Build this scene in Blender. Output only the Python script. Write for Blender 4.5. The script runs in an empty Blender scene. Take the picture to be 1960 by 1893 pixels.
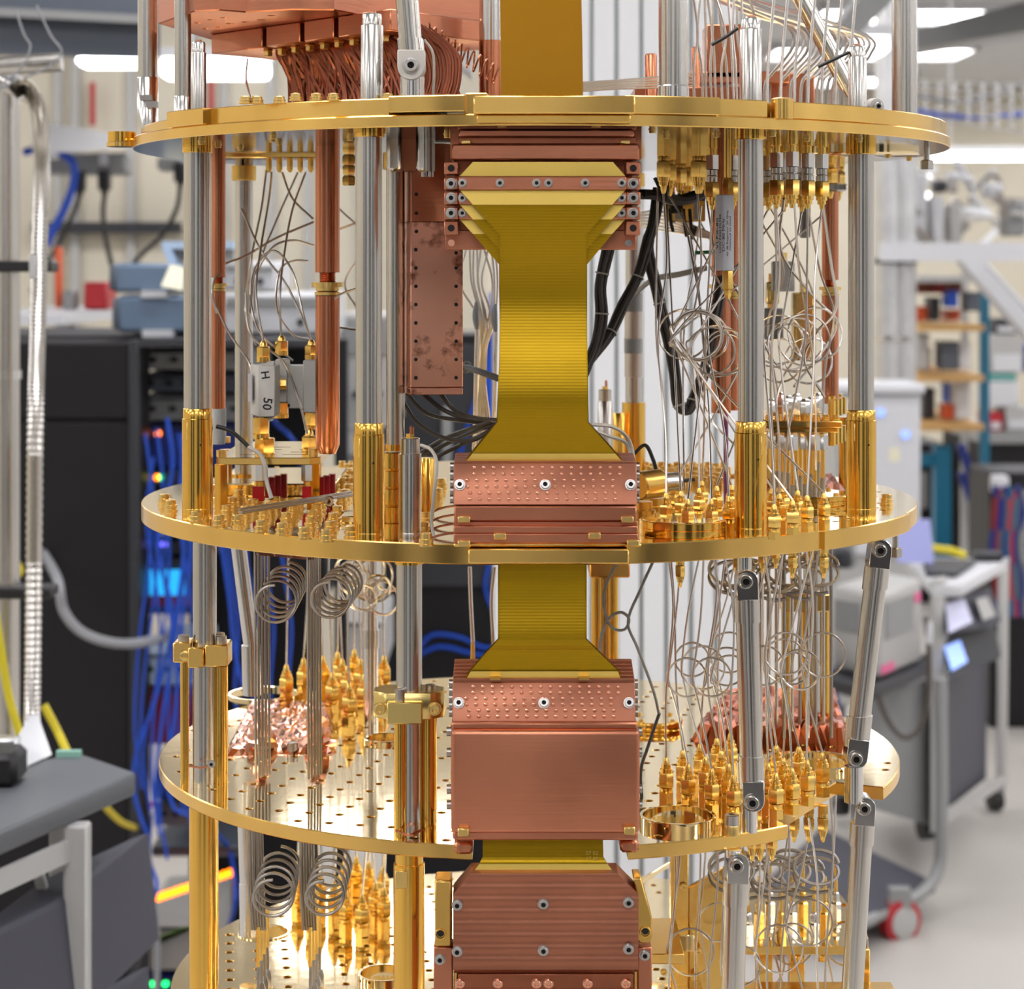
import bpy, bmesh, math, random
from mathutils import Vector, Matrix
from math import sin, cos, pi, radians as R, sqrt, atan2, floor

# ------------------------------------------------------------------ camera, world, exposure
SC = bpy.context.scene
COL = SC.collection
F = 4010.0                      # focal length in pixels of the 1960 px wide frame
HZ = 516.0                      # horizon row
CD = 1.375                      # camera distance to the cryostat axis
CX = -0.011
CZ = 1.40
cam_d = bpy.data.cameras.new('camera')
cam_d.sensor_fit = 'HORIZONTAL'
cam_d.sensor_width = 36.0
cam_d.lens = 36.0 * F / 1960.0
cam_d.shift_x = 0.0
cam_d.shift_y = -(946.5 - HZ) / 1960.0
cam_d.clip_start = 0.05
cam_d.clip_end = 80
cam_d.dof.use_dof = True
cam_d.dof.focus_distance = 1.20
cam_d.dof.aperture_fstop = 13.0
cam = bpy.data.objects.new('camera', cam_d)
cam.location = (CX, -CD, CZ)
cam.rotation_euler = (R(90), 0, 0)
COL.objects.link(cam)
SC.camera = cam

world = bpy.data.worlds.new('world')
SC.world = world
world.use_nodes = True
world.node_tree.nodes['Background'].inputs[0].default_value = (0.95, 0.97, 1.0, 1)
world.node_tree.nodes['Background'].inputs[1].default_value = 0.6
SC.view_settings.view_transform = 'Standard'
SC.view_settings.look = 'None'
SC.view_settings.exposure = 0.0
SC.view_settings.gamma = 1.0
SC.view_settings.use_curve_mapping = False
SC.cycles.use_denoising = True
SC.cycles.use_adaptive_sampling = True
SC.cycles.adaptive_threshold = 0.18
SC.cycles.adaptive_min_samples = 16
SC.cycles.max_bounces = 5
SC.cycles.diffuse_bounces = 2
SC.cycles.glossy_bounces = 4
SC.cycles.transmission_bounces = 4
SC.cycles.caustics_reflective = False
SC.cycles.caustics_refractive = False
SC.cycles.sample_clamp_indirect = 6.0
LIGHT_POWER = 9.0               # emission of the ceiling luminaires

def W(px, py, y):
    """A point of the place seen at pixel (px, py), standing at depth y behind the cryostat axis."""
    d = CD + y
    return Vector(((px - 980) * d / F + CX, y, CZ - (py - HZ) * d / F))
def WD(px, py, D):
    return W(px, py, D - CD)
def XX(px, y):
    return (px - 980) * (CD + y) / F + CX
def ZZ(py, y):
    return CZ - (py - HZ) * (CD + y) / F

# ------------------------------------------------------------------ materials
def srgb(r, g, b):
    def c(v):
        v /= 255.0
        return v / 12.92 if v <= 0.04045 else ((v + 0.055) / 1.055) ** 2.4
    return (c(r), c(g), c(b), 1)

def mat(name, col, metallic=0.0, rough=0.5, spec=0.5, var=0.0, nscale=40.0, stretch=None,
        rvar=0.0, bump=0.0, bscale=None, bstretch=None, emit=None, estr=0.0, coat=0.0, alpha=None, trans=0.0, stain=None, stain_scale=30, stain_cut=(0.5, 0.62)):
    m = bpy.data.materials.new(name)
    m.use_nodes = True
    nt = m.node_tree
    p = nt.nodes['Principled BSDF']
    if len(col) == 3:
        col = srgb(*col)
    p.inputs['Base Color'].default_value = col
    p.inputs['Metallic'].default_value = metallic
    p.inputs['Roughness'].default_value = rough
    p.inputs['Specular IOR Level'].default_value = spec
    if coat:
        p.inputs['Coat Weight'].default_value = coat
        p.inputs['Coat Roughness'].default_value = 0.12
    if trans:
        p.inputs['Transmission Weight'].default_value = trans
    if emit is not None:
        p.inputs['Emission Color'].default_value = srgb(*emit)
        p.inputs['Emission Strength'].default_value = estr
    L = nt.links
    if var or rvar or bump or stain:
        tc = nt.nodes.new('ShaderNodeTexCoord')
        mp = nt.nodes.new('ShaderNodeMapping')
        L.new(tc.outputs['Object'], mp.inputs['Vector'])
        if stretch:
            mp.inputs['Scale'].default_value = stretch
        nz = nt.nodes.new('ShaderNodeTexNoise')
        nz.inputs['Scale'].default_value = nscale
        nz.inputs['Detail'].default_value = 4.0
        L.new(mp.outputs[0], nz.inputs['Vector'])
        last = None
        if var:
            mr = nt.nodes.new('ShaderNodeMapRange')
            mr.inputs['From Min'].default_value = 0.3
            mr.inputs['From Max'].default_value = 0.7
            mr.inputs['To Min'].default_value = 1 - var
            mr.inputs['To Max'].default_value = 1 + var * 0.5
            L.new(nz.outputs['Fac'], mr.inputs['Value'])
            mx = nt.nodes.new('ShaderNodeMix')
            mx.data_type = 'RGBA'
            mx.blend_type = 'MULTIPLY'
            mx.inputs['Factor'].default_value = 1.0
            mx.inputs['A'].default_value = col
            L.new(mr.outputs[0], mx.inputs['B'])
            last = mx.outputs['Result']
        if stain:
            n2 = nt.nodes.new('ShaderNodeTexNoise')
            n2.inputs['Scale'].default_value = stain_scale
            n2.inputs['Detail'].default_value = 6.0
            n2.inputs['Roughness'].default_value = 0.65
            L.new(tc.outputs['Object'], n2.inputs['Vector'])
            m2 = nt.nodes.new('ShaderNodeMapRange')
            m2.inputs['From Min'].default_value = stain_cut[0]
            m2.inputs['From Max'].default_value = stain_cut[1]
            L.new(n2.outputs['Fac'], m2.inputs['Value'])
            mx2 = nt.nodes.new('ShaderNodeMix')
            mx2.data_type = 'RGBA'
            L.new(m2.outputs[0], mx2.inputs['Factor'])
            if last is not None:
                L.new(last, mx2.inputs['A'])
            else:
                mx2.inputs['A'].default_value = col
            mx2.inputs['B'].default_value = srgb(*stain)
            last = mx2.outputs['Result']
        if last is not None:
            L.new(last, p.inputs['Base Color'])
        if rvar:
            mr2 = nt.nodes.new('ShaderNodeMapRange')
            mr2.inputs['From Min'].default_value = 0.3
            mr2.inputs['From Max'].default_value = 0.7
            mr2.inputs['To Min'].default_value = max(0.02, rough - rvar)
            mr2.inputs['To Max'].default_value = rough + rvar
            L.new(nz.outputs['Fac'], mr2.inputs['Value'])
            L.new(mr2.outputs[0], p.inputs['Roughness'])
        if bump:
            nb = nz
            if bscale or bstretch:
                mp2 = nt.nodes.new('ShaderNodeMapping')
                L.new(tc.outputs['Object'], mp2.inputs['Vector'])
                if bstretch:
                    mp2.inputs['Scale'].default_value = bstretch
                nb = nt.nodes.new('ShaderNodeTexNoise')
                nb.inputs['Scale'].default_value = bscale or nscale
                nb.inputs['Detail'].default_value = 3.0
                L.new(mp2.outputs[0], nb.inputs['Vector'])
            bp = nt.nodes.new('ShaderNodeBump')
            bp.inputs['Strength'].default_value = bump
            bp.inputs['Distance'].default_value = 0.001
            L.new(nb.outputs['Fac'], bp.inputs['Height'])
            L.new(bp.outputs[0], p.inputs['Normal'])
    return m

GOLD = (1.0, 0.62, 0.15, 1)
M = {}
M['gold'] = mat('gold_plating', GOLD, 1, 0.20, var=0.08, nscale=60, rvar=0.05)
M['gold_rim'] = mat('gold_machined_rim', (0.97, 0.62, 0.18, 1), 1, 0.21, var=0.10, nscale=25, stretch=(1, 1, 0.15), rvar=0.05)
M['gold_top'] = mat('gold_polished_face', (1.0, 0.80, 0.46, 1), 1, 0.07, var=0.06, nscale=18, bump=0.03, bscale=90)
M['gold_sleeve'] = mat('gold_turned_sleeve', (0.97, 0.58, 0.12, 1), 1, 0.16, var=0.10, nscale=60, stretch=(6, 6, 0.2), rvar=0.05)
M['gold_dark'] = mat('gold_dull', (0.80, 0.50, 0.13, 1), 1, 0.30, var=0.1)
M['gold_pale'] = mat('gold_pale_machined', (0.90, 0.63, 0.22, 1), 1, 0.30, var=0.06, nscale=50)
M['gold_connector'] = mat('gold_connector_plating', (1.0, 0.66, 0.18, 1), 1, 0.24)
M['brass'] = mat('brass_bracket', (0.80, 0.60, 0.22, 1), 1, 0.24, var=0.1, nscale=30)
M['steel'] = mat('steel_tube', (0.66, 0.63, 0.58, 1), 1, 0.22, var=0.13, nscale=55, stretch=(7, 7, 0.12), rvar=0.03)
M['steel_bright'] = mat('steel_polished', (0.80, 0.78, 0.75, 1), 1, 0.16)
M['steel_dark'] = mat('steel_dull', (0.42, 0.39, 0.36, 1), 1, 0.35, var=0.1)
M['screw'] = mat('screw_steel', (0.56, 0.53, 0.50, 1), 1, 0.30)
M['copper_dull'] = mat('copper_dull', (0.44, 0.175, 0.105, 1), 1, 0.46, var=0.2, nscale=14, rvar=0.06)
M['copper'] = mat('copper_machined', (0.60, 0.235, 0.135, 1), 1, 0.36, var=0.16, nscale=12, rvar=0.06, bump=0.08, bscale=60, bstretch=(0.4, 1, 10))
M['copper_stained'] = mat('copper_stained', (0.92, 0.48, 0.34, 1), 1, 0.40, var=0.08, nscale=18, rvar=0.06, stain=(122, 66, 40), stain_scale=32, stain_cut=(0.50, 0.60))
M['copper_dark'] = mat('copper_tarnished', (0.40, 0.14, 0.075, 1), 1, 0.36, var=0.2, nscale=30)
M['copper_rod'] = mat('copper_rod', (0.66, 0.26, 0.14, 1), 1, 0.25, var=0.25, nscale=50, stretch=(6, 6, 0.3))
M['copper_foil'] = mat('copper_foil', (0.92, 0.45, 0.30, 1), 1, 0.16, var=0.1)
M['copper_braid'] = mat('copper_braid', (0.42, 0.14, 0.08, 1), 1, 0.38, var=0.2)
M['coax'] = mat('coax_jacket', (0.62, 0.56, 0.50, 1), 1, 0.30)
M['coax_light'] = mat('coax_silver', (0.80, 0.76, 0.71, 1), 1, 0.26)
M['cable_grey'] = mat('cable_dark_grey', (84, 76, 68), 0.0, 0.45)
M['cable_black'] = mat('cable_black', (26, 24, 24), 0.0, 0.45)
M['cable_white'] = mat('cable_white', (226, 214, 196), 0.0, 0.5)
M['white_part'] = mat('white_painted_part', (232, 224, 212), 0.0, 0.45, var=0.04)
M['silver_label'] = mat('silver_label', (206, 204, 208), 0.25, 0.4)
M['ink'] = mat('ink', (38, 34, 36), 0.0, 0.6)
M['red_tape'] = mat('red_tape', (214, 14, 24), 0.0, 0.35)
M['clear_tape'] = mat('clear_tape', (225, 222, 216), 0.0, 0.25, var=0.05)
M['green_tie'] = mat('green_tie', (24, 130, 70), 0.0, 0.4)
M['pink_tube'] = mat('pink_tube', (214, 112, 170), 0.0, 0.4)
M['hole_shade'] = mat('painted_hole_shade', (20, 12, 8), 0.0, 0.8)  # near-black stands in for the shade inside sockets and holes

# ------------------------------------------------------------------ mesh helpers
class MB:
    def __init__(s):
        s.v = []; s.f = []; s.m = []
    def add(s, vs, fs, mi=0):
        o = len(s.v)
        s.v.extend([Vector(v) for v in vs])
        s.f.extend([tuple(i + o for i in f) for f in fs])
        s.m.extend([mi] * len(fs))
        return s
    def box(s, c, size, rot=None, mi=0):
        x, y, z = size[0] / 2, size[1] / 2, size[2] / 2
        vs = [Vector(p) for p in ((-x, -y, -z), (x, -y, -z), (x, y, -z), (-x, y, -z), (-x, -y, z), (x, -y, z), (x, y, z), (-x, y, z))]
        if rot is not None:
            vs = [rot @ v for v in vs]
        c = Vector(c)
        return s.add([v + c for v in vs], [(3, 2, 1, 0), (4, 5, 6, 7), (0, 1, 5, 4), (1, 2, 6, 5), (2, 3, 7, 6), (3, 0, 4, 7)], mi)
    def bx(s, x0, x1, y0, y1, z0, z1, mi=0):
        return s.box(((x0 + x1) / 2, (y0 + y1) / 2, (z0 + z1) / 2), (abs(x1 - x0), abs(y1 - y0), abs(z1 - z0)), None, mi)
    def prism(s, pts, vec, mi=0):
        """Extrude a planar polygon (3-D points) along vec."""
        n = len(pts); vec = Vector(vec)
        pts = [Vector(p) for p in pts]
        nrm = Vector((0, 0, 0))
        for i in range(n):
            nrm += (pts[i] - pts[0]).cross(pts[(i + 1) % n] - pts[0])
        if nrm.dot(vec) > 0:
            pts = pts[::-1]
        vs = pts + [p + vec for p in pts]
        fs = [tuple(range(n)), tuple(range(2 * n - 1, n - 1, -1))]
        for i in range(n):
            j = (i + 1) % n
            fs.append((i, i + n, j + n, j))
        return s.add(vs, fs, mi)
    def cyl(s, p0, p1, r0, r1=None, n=16, mi=0, caps=True):
        p0 = Vector(p0); p1 = Vector(p1)
        r1 = r0 if r1 is None else r1
        ax = (p1 - p0).normalized()
        u = ax.orthogonal().normalized(); w = ax.cross(u)
        if abs(ax.z) > 0.99:
            u = Vector((1, 0, 0)); w = ax.cross(u).normalized()
        vs = []
        for p, r in ((p0, r0), (p1, r1)):
            for i in range(n):
                a = 2 * pi * (i + 0.5) / n
                vs.append(p + (u * cos(a) + w * sin(a)) * r)
        fs = [(i, (i + 1) % n, n + (i + 1) % n, n + i) for i in range(n)]
        if caps:
            fs += [tuple(range(n - 1, -1, -1)), tuple(range(n, 2 * n))]
        return s.add(vs, fs, mi)
    def lathe(s, base, prof, n=20, axis=(0, 0, 1), mi=0, close=False):
        """Revolve (radius, height) pairs about axis through base; height along axis."""
        base = Vector(base); ax = Vector(axis).normalized()
        if abs(ax.z) > 0.99:
            u = Vector((1, 0, 0)); w = ax.cross(u).normalized()
        else:
            u = ax.orthogonal().normalized(); w = ax.cross(u)
        vs = []
        for r, h in prof:
            for i in range(n):
                a = 2 * pi * (i + 0.5) / n
                vs.append(base + ax * h + (u * cos(a) + w * sin(a)) * r)
        fs = []
        k = len(prof)
        for j in range(k - 1):
            for i in range(n):
                fs.append((j * n + i, j * n + (i + 1) % n, (j + 1) * n + (i + 1) % n, (j + 1) * n + i))
        if close:
            for i in range(n):
                fs.append(((k - 1) * n + i, (k - 1) * n + (i + 1) % n, (i + 1) % n, i))
        else:
            fs.append(tuple(range(n - 1, -1, -1)))
            fs.append(tuple((k - 1) * n + i for i in range(n)))
        return s.add(vs, fs, mi)
    def tube(s, pts, r, n=6, mi=0, closed=False):
        pts = [Vector(p) for p in pts]
        k = len(pts)
        if k < 2:
            return s
        vs = []
        t0 = (pts[1] - pts[0]).normalized()
        u = t0.orthogonal().normalized()
        for i in range(k):
            if i == 0: t = pts[1] - pts[0]
            elif i == k - 1: t = pts[-1] - pts[-2]
            else: t = pts[i + 1] - pts[i - 1]
            t.normalize()
            u = (u - t * u.dot(t))
            if u.length < 1e-6: u = t.orthogonal()
            u.normalize()
            w = t.cross(u)
            rr = r[i] if isinstance(r, (list, tuple)) else r
            for j in range(n):
                a = 2 * pi * j / n
                vs.append(pts[i] + (u * cos(a) + w * sin(a)) * rr)
        fs = []
        for i in range(k - 1):
            for j in range(n):
                fs.append((i * n + j, i * n + (j + 1) % n, (i + 1) * n + (j + 1) % n, (i + 1) * n + j))
        fs.append(tuple(range(n - 1, -1, -1)))
        fs.append(tuple((k - 1) * n + j for j in range(n)))
        return s.add(vs, fs, mi)
    def torus(s, c, R0, r, axis=(0, 0, 1), n=28, m=6, mi=0):
        c = Vector(c); ax = Vector(axis).normalized()
        u = ax.orthogonal().normalized(); w = ax.cross(u)
        vs = []; fs = []
        for i in range(n):
            a = 2 * pi * i / n
            d = u * cos(a) + w * sin(a)
            for j in range(m):
                b = 2 * pi * j / m
                vs.append(c + d * (R0 + r * cos(b)) + ax * (r * sin(b)))
        for i in range(n):
            for j in range(m):
                i2 = (i + 1) % n; j2 = (j + 1) % m
                fs.append((i * m + j, i2 * m + j, i2 * m + j2, i * m + j2))
        return s.add(vs, fs, mi)
    def mesh(s, name, mats, off=(0, 0, 0), bevel=0.0, ang=38, seg=1):
        me = bpy.data.meshes.new(name)
        off = Vector(off)
        me.from_pydata([v - off for v in s.v], [], s.f)
        for m_ in (mats if isinstance(mats, (list, tuple)) else [mats]):
            me.materials.append(M[m_] if isinstance(m_, str) else m_)
        if any(s.m):
            me.polygons.foreach_set('material_index', s.m)
        if bevel:
            bm = bmesh.new(); bm.from_mesh(me)
            es = [e for e in bm.edges if len(e.link_faces) == 2 and e.calc_face_angle(0) > R(ang)]
            bmesh.ops.bevel(bm, geom=es, offset=bevel, segments=seg, profile=0.5, affect='EDGES', clamp_overlap=True)
            bm.to_mesh(me); bm.free()
        me.polygons.foreach_set('use_smooth', [True] * len(me.polygons))
        me.set_sharp_from_angle(angle=R(ang))
        me.update()
        return me

ROOT_LOC = {}
def link(o):
    COL.objects.link(o); return o
def thing(name, label, cat, loc=(0, 0, 0), group=None):
    o = link(bpy.data.objects.new(name, None))
    o.empty_display_size = 0.02
    o.location = loc
    ROOT_LOC[o.name] = Vector(loc)
    o['label'] = label; o['category'] = cat
    if group: o['group'] = group
    return o
def part(mb, name, mats, parent, bevel=0.0, label=None, ang=38, seg=1, kind=None):
    off = ROOT_LOC[parent.name]
    o = link(bpy.data.objects.new(name, mb.mesh(name, mats, off, bevel, ang, seg)))
    o.parent = parent
    ROOT_LOC[o.name] = off
    if label: o['label'] = label
    if kind: o['kind'] = kind
    return o
def solo(mb, name, mats, label, cat, group=None, loc=None, bevel=0.0, ang=38, seg=1, kind=None):
    if loc is None:
        xs = [v.x for v in mb.v]; ys = [v.y for v in mb.v]; zs = [v.z for v in mb.v]
        loc = ((min(xs) + max(xs)) / 2, (min(ys) + max(ys)) / 2, min(zs))
    o = link(bpy.data.objects.new(name, mb.mesh(name, mats, loc, bevel, ang, seg)))
    o.location = loc
    ROOT_LOC[o.name] = Vector(loc)
    o['label'] = label
    if cat: o['category'] = cat
    if group: o['group'] = group
    if kind: o['kind'] = kind
    return o
def struct(mb, name, mats, bevel=0.0, label=None):
    o = solo(mb, name, mats, label or name.replace('_', ' '), None, bevel=bevel, kind='structure', loc=(0, 0, 0))
    if not label: del o['label']
    return o
def cp(root, loc, label=None, group=None, rotz=None):
    r = link(root.copy()); r.location = loc
    ROOT_LOC[r.name] = Vector(loc)
    if label: r['label'] = label
    if group: r['group'] = group
    if rotz is not None: r.rotation_euler = (0, 0, rotz)
    for ch in list(root.children):
        c = link(ch.copy()); c.parent = r
        for g in list(ch.children):
            d = link(g.copy()); d.parent = c
    return r
def piece(me, name, parent, loc, rot=None, scale=None):
    """A part that shares mesh data; loc in world coordinates (parents only translate)."""
    o = link(bpy.data.objects.new(name, me))
    o.parent = parent
    o.location = Vector(loc) - ROOT_LOC[parent.name]
    if parent.parent is not None or parent.type == 'MESH':
        pass
    if rot is not None: o.rotation_euler = rot
    if scale is not None: o.scale = scale
    ROOT_LOC[o.name] = Vector(loc)
    return o

def smooth_path(pts, sub=8):
    """Catmull-Rom through pts."""
    P = [Vector(p) for p in pts]
    if len(P) < 3:
        return [P[0].lerp(P[-1], i / sub) for i in range(sub + 1)]
    out = []
    ext = [P[0] * 2 - P[1]] + P + [P[-1] * 2 - P[-2]]
    for i in range(1, len(ext) - 2):
        a, b, c, d = ext[i - 1], ext[i], ext[i + 1], ext[i + 2]
        for k in range(sub):
            t = k / sub
            out.append(0.5 * ((2 * b) + (c - a) * t + (2 * a - 5 * b + 4 * c - d) * t * t + (3 * b - a - 3 * c + d) * t ** 3))
    out.append(P[-1])
    return out

def flat_mesh(name, outline, holes, z0, z1, mats, bevel=0.0, res=1, axis='Z', off=(0, 0, 0)):
    """A plate with real holes: 2-D outline (list of points) and holes (list of point lists), between heights z0 and z1.
    mats: [rim, face]."""
    cu = bpy.data.curves.new(name, 'CURVE')
    cu.dimensions = '2D'
    cu.fill_mode = 'BOTH'
    cu.extrude = max(1e-5, (z1 - z0) / 2 - bevel)
    cu.bevel_depth = bevel
    cu.bevel_resolution = 0
    cu.offset = -bevel
    for loop in [outline] + list(holes):
        sp = cu.splines.new('POLY')
        sp.points.add(len(loop) - 1)
        for p, q in zip(sp.points, loop):
            p.co = (q[0], q[1], 0, 1)
        sp.use_cyclic_u = True
    ob = bpy.data.objects.new(name, cu)
    COL.objects.link(ob)
    dg = bpy.context.evaluated_depsgraph_get()
    me = bpy.data.meshes.new_from_object(ob.evaluated_get(dg))
    bpy.data.objects.remove(ob); bpy.data.curves.remove(cu)
    me.name = name
    bm = bmesh.new(); bm.from_mesh(me)
    bmesh.ops.remove_doubles(bm, verts=bm.verts, dist=1e-6)
    bm.to_mesh(me); bm.free()
    mid = (z0 + z1) / 2
    for v in me.vertices:
        v.co.z += mid
        v.co = v.co - Vector(off)
    me.materials.clear()
    for m_ in mats:
        me.materials.append(M[m_] if isinstance(m_, str) else m_)
    me.polygons.foreach_set('use_smooth', [True] * len(me.polygons))
    me.set_sharp_from_angle(angle=R(30))
    if len(mats) > 1:
        for p in me.polygons:
            p.material_index = 1 if abs(p.normal.z) > 0.9 else 0
    me.update()
    return me

def circle(x, y, r, n=24, a0=0.0, a1=2 * pi):
    return [(x + r * cos(a0 + (a1 - a0) * i / n), y + r * sin(a0 + (a1 - a0) * i / n)) for i in range(n)]
def arc(x, y, r, a0, a1, n):
    return [(x + r * cos(R(a0 + (a1 - a0) * i / n)), y + r * sin(R(a0 + (a1 - a0) * i / n))) for i in range(n + 1)]

def text_mesh(txt, size, m_, name, bold=0.0):
    cu = bpy.data.curves.new(name, 'FONT')
    cu.body = txt; cu.size = size; cu.align_x = 'CENTER'; cu.align_y = 'CENTER'; cu.resolution_u = 2; cu.offset = bold
    cu.extrude = 0.00005
    ob = bpy.data.objects.new(name, cu); COL.objects.link(ob)
    dg = bpy.context.evaluated_depsgraph_get()
    me = bpy.data.meshes.new_from_object(ob.evaluated_get(dg))
    bpy.data.objects.remove(ob); bpy.data.curves.remove(cu)
    me.materials.clear(); me.materials.append(M[m_])
    return me
RND = random.Random(7)
ORD = 'first second third fourth fifth sixth seventh eighth ninth tenth eleventh twelfth thirteenth fourteenth fifteenth sixteenth seventeenth eighteenth nineteenth twentieth'.split()
def nth(i):
    if i < 20: return ORD[i]
    tens = {2: 'twenty', 3: 'thirty', 4: 'forty', 5: 'fifty', 6: 'sixty'}[(i + 1) // 10]
    return tens + ('-' + ORD[(i + 1) % 10 - 1] if (i + 1) % 10 else 'th')
# ------------------------------------------------------------------ the laboratory
M['wall'] = mat('wall_paint', (216, 207, 186), 0, 0.7, var=0.03, nscale=3)
M['wall_grey'] = mat('wall_paint_grey', (210, 209, 206), 0, 0.7, var=0.03, nscale=3)
M['floor'] = mat('floor_concrete', (190, 184, 176), 0, 0.42, var=0.06, nscale=2.5, rvar=0.08)
M['ceiling'] = mat('ceiling_tile', (214, 215, 216), 0, 0.8, var=0.03, nscale=5)
M['lamp'] = mat('lamp_diffuser', (255, 255, 255), 0, 0.5, emit=(250, 250, 255), estr=LIGHT_POWER)
M['board_white'] = mat('board_white', (242, 242, 242), 0, 0.45)
M['lab_white'] = mat('lab_white_paint', (218, 218, 220), 0, 0.4)
M['lab_grey'] = mat('lab_grey_paint', (150, 150, 148), 0, 0.45)
M['lab_lightgrey'] = mat('lab_light_grey', (186, 184, 180), 0, 0.45)
M['gap_green'] = mat('gap_grey_green', (150, 158, 152), 0, 0.6)
M['slate'] = mat('slate_grey', (92, 98, 108), 0, 0.5)
M['blue_grey'] = mat('instrument_blue_grey', (112, 132, 156), 0, 0.5)
M['pale_blue'] = mat('instrument_pale_blue', (190, 212, 238), 0, 0.5)
M['rack_black'] = mat('rack_black', (26, 24, 26), 0, 0.5, spec=0.3)
M['rack_dark'] = mat('rack_charcoal', (48, 48, 52), 0, 0.5)
M['drawer'] = mat('drawer_charcoal', (66, 66, 76), 0, 0.55)
M['bench_grey'] = mat('bench_top_grey', (96, 98, 102), 0, 0.5)
M['blue_cable'] = mat('blue_cable', (26, 80, 198), 0, 0.4)
M['navy'] = mat('navy_panel', (18, 40, 120), 0, 0.5)
M['yellow_cable'] = mat('yellow_cable', (226, 206, 40), 0, 0.4)
M['grey_cable'] = mat('grey_cable', (146, 146, 148), 0, 0.5)
M['red_box'] = mat('red_plastic', (186, 38, 46), 0, 0.4)
M['orange'] = mat('orange_plastic', (236, 100, 50), 0, 0.4)
M['teal'] = mat('teal_paint', (20, 104, 134), 0, 0.45)
M['wood'] = mat('shelf_wood', (214, 168, 104), 0, 0.6, var=0.1, nscale=8)
M['brown'] = mat('brown_board', (128, 68, 48), 0, 0.6)
M['galv'] = mat('galvanised', (0.72, 0.72, 0.72, 1), 1, 0.35, var=0.1, nscale=20)
M['led_orange'] = mat('led_orange', (255, 140, 20), 0, 0.5, emit=(255, 120, 5), estr=5.0)
M['led_green'] = mat('led_green', (40, 255, 120), 0, 0.5, emit=(40, 255, 130), estr=3.0)
M['led_blue'] = mat('led_blue', (120, 110, 255), 0, 0.5, emit=(120, 110, 255), estr=3.0)
M['screen_blue'] = mat('screen_blue', (150, 180, 255), 0, 0.3, emit=(140, 175, 255), estr=0.9)
M['screen_cyan'] = mat('screen_cyan', (60, 190, 255), 0, 0.3, emit=(40, 175, 255), estr=1.0)
M['paper'] = mat('paper_cream', (240, 234, 206), 0, 0.7)
M['clutter_red'] = mat('clutter_maroon', (130, 26, 34), 0, 0.5)
M['pink'] = mat('pink_label', (240, 110, 160), 0, 0.5)

XL, XR, YF, YB, ZC = -6.0, 8.0, -4.6, 14.2, 2.75
b = MB(); b.bx(XL, XR, YF, YB, -0.1, 0.0); struct(b, 'floor', 'floor')
b = MB(); b.bx(XL, XR, YF, YB, ZC, ZC + 0.1); struct(b, 'ceiling', 'ceiling')
b = MB(); b.bx(XL, XR, YB, YB + 0.1, 0, ZC); struct(b, 'wall_back', 'wall')
b = MB(); b.bx(XL - 0.1, XL, YF, YB, 0, ZC); struct(b, 'wall_left', 'wall')
b = MB(); b.bx(XR, XR + 0.1, YF, YB, 0, ZC); struct(b, 'wall_right', 'wall_grey')
b = MB(); b.bx(XL, XR, YF - 0.1, YF, 0, ZC); struct(b, 'wall_front', 'wall_grey')

# unseen dark racks added behind the camera so the metal reflects dark stripes
for i, x in enumerate((-3.4, -1.7, 0.5, 1.15, 2.9, 4.6)):
    t = thing('equipment_rack', 'tall dark rack added unseen behind the camera for reflections, ' + nth(i) + ' from left', 'rack', (x, YF + 0.35, 0), 'added racks behind the camera')
    b = MB(); b.bx(x - 0.3, x + 0.3, YF + 0.02, YF + 0.7, 0.0, 2.0); part(b, 'cabinet', 'rack_dark', t, bevel=0.005)
    b = MB(); b.bx(x - 0.28, x + 0.28, YF + 0.7, YF + 0.72, 0.08, 1.96); part(b, 'door', 'rack_black', t, bevel=0.004)
# ceiling lights in a regular grid over the whole laboratory
fr = MB()
for sx in (-1, 1):
    fr.bx(sx * 0.60 - 0.015, sx * 0.60 + 0.015, -0.315, 0.315, -0.05, 0)
    fr.bx(-0.615, 0.615, sx * 0.30 - 0.015, sx * 0.30 + 0.015, -0.05, 0)
fr_me = fr.mesh('frame', 'lab_white')
df = MB(); df.bx(-0.585, 0.585, -0.285, 0.285, -0.035, -0.012); df.m = [1, 0, 0, 0, 0, 0]
df_me = df.mesh('diffuser', ['lab_white', 'lamp'])
for iy in range(10):
    for ix in range(6):
        x = XL + 1.1 + ix * 2.35; y = YF + 0.9 + iy * 1.88
        t = thing('ceiling_light', 'ceiling light panel, ' + nth(iy) + ' row counted from behind the camera, ' + nth(ix) + ' from left', 'ceiling light', (x, y, ZC), 'ceiling light panels')
        piece(fr_me, 'frame', t, (x, y, ZC)); piece(df_me, 'diffuser', t, (x, y, ZC))

def pbox(x0, y0, x1, y1, D, depth):
    """Box whose front face fills a pixel rectangle at distance D."""
    a = WD(x0, y1, D); c = WD(x1, y0, D)
    return (a.x, c.x, a.y, a.y + depth, a.z, c.z)
def pcable(pts, D, r, sub=6, n=7, mb=None):
    """Path through (px, py[, dD]) at distance D."""
    P = [WD(p[0], p[1], D + (p[2] if len(p) > 2 else 0)) for p in pts]
    mb = mb or MB()
    mb.tube(smooth_path(P, sub), r, n)
    return mb

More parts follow.
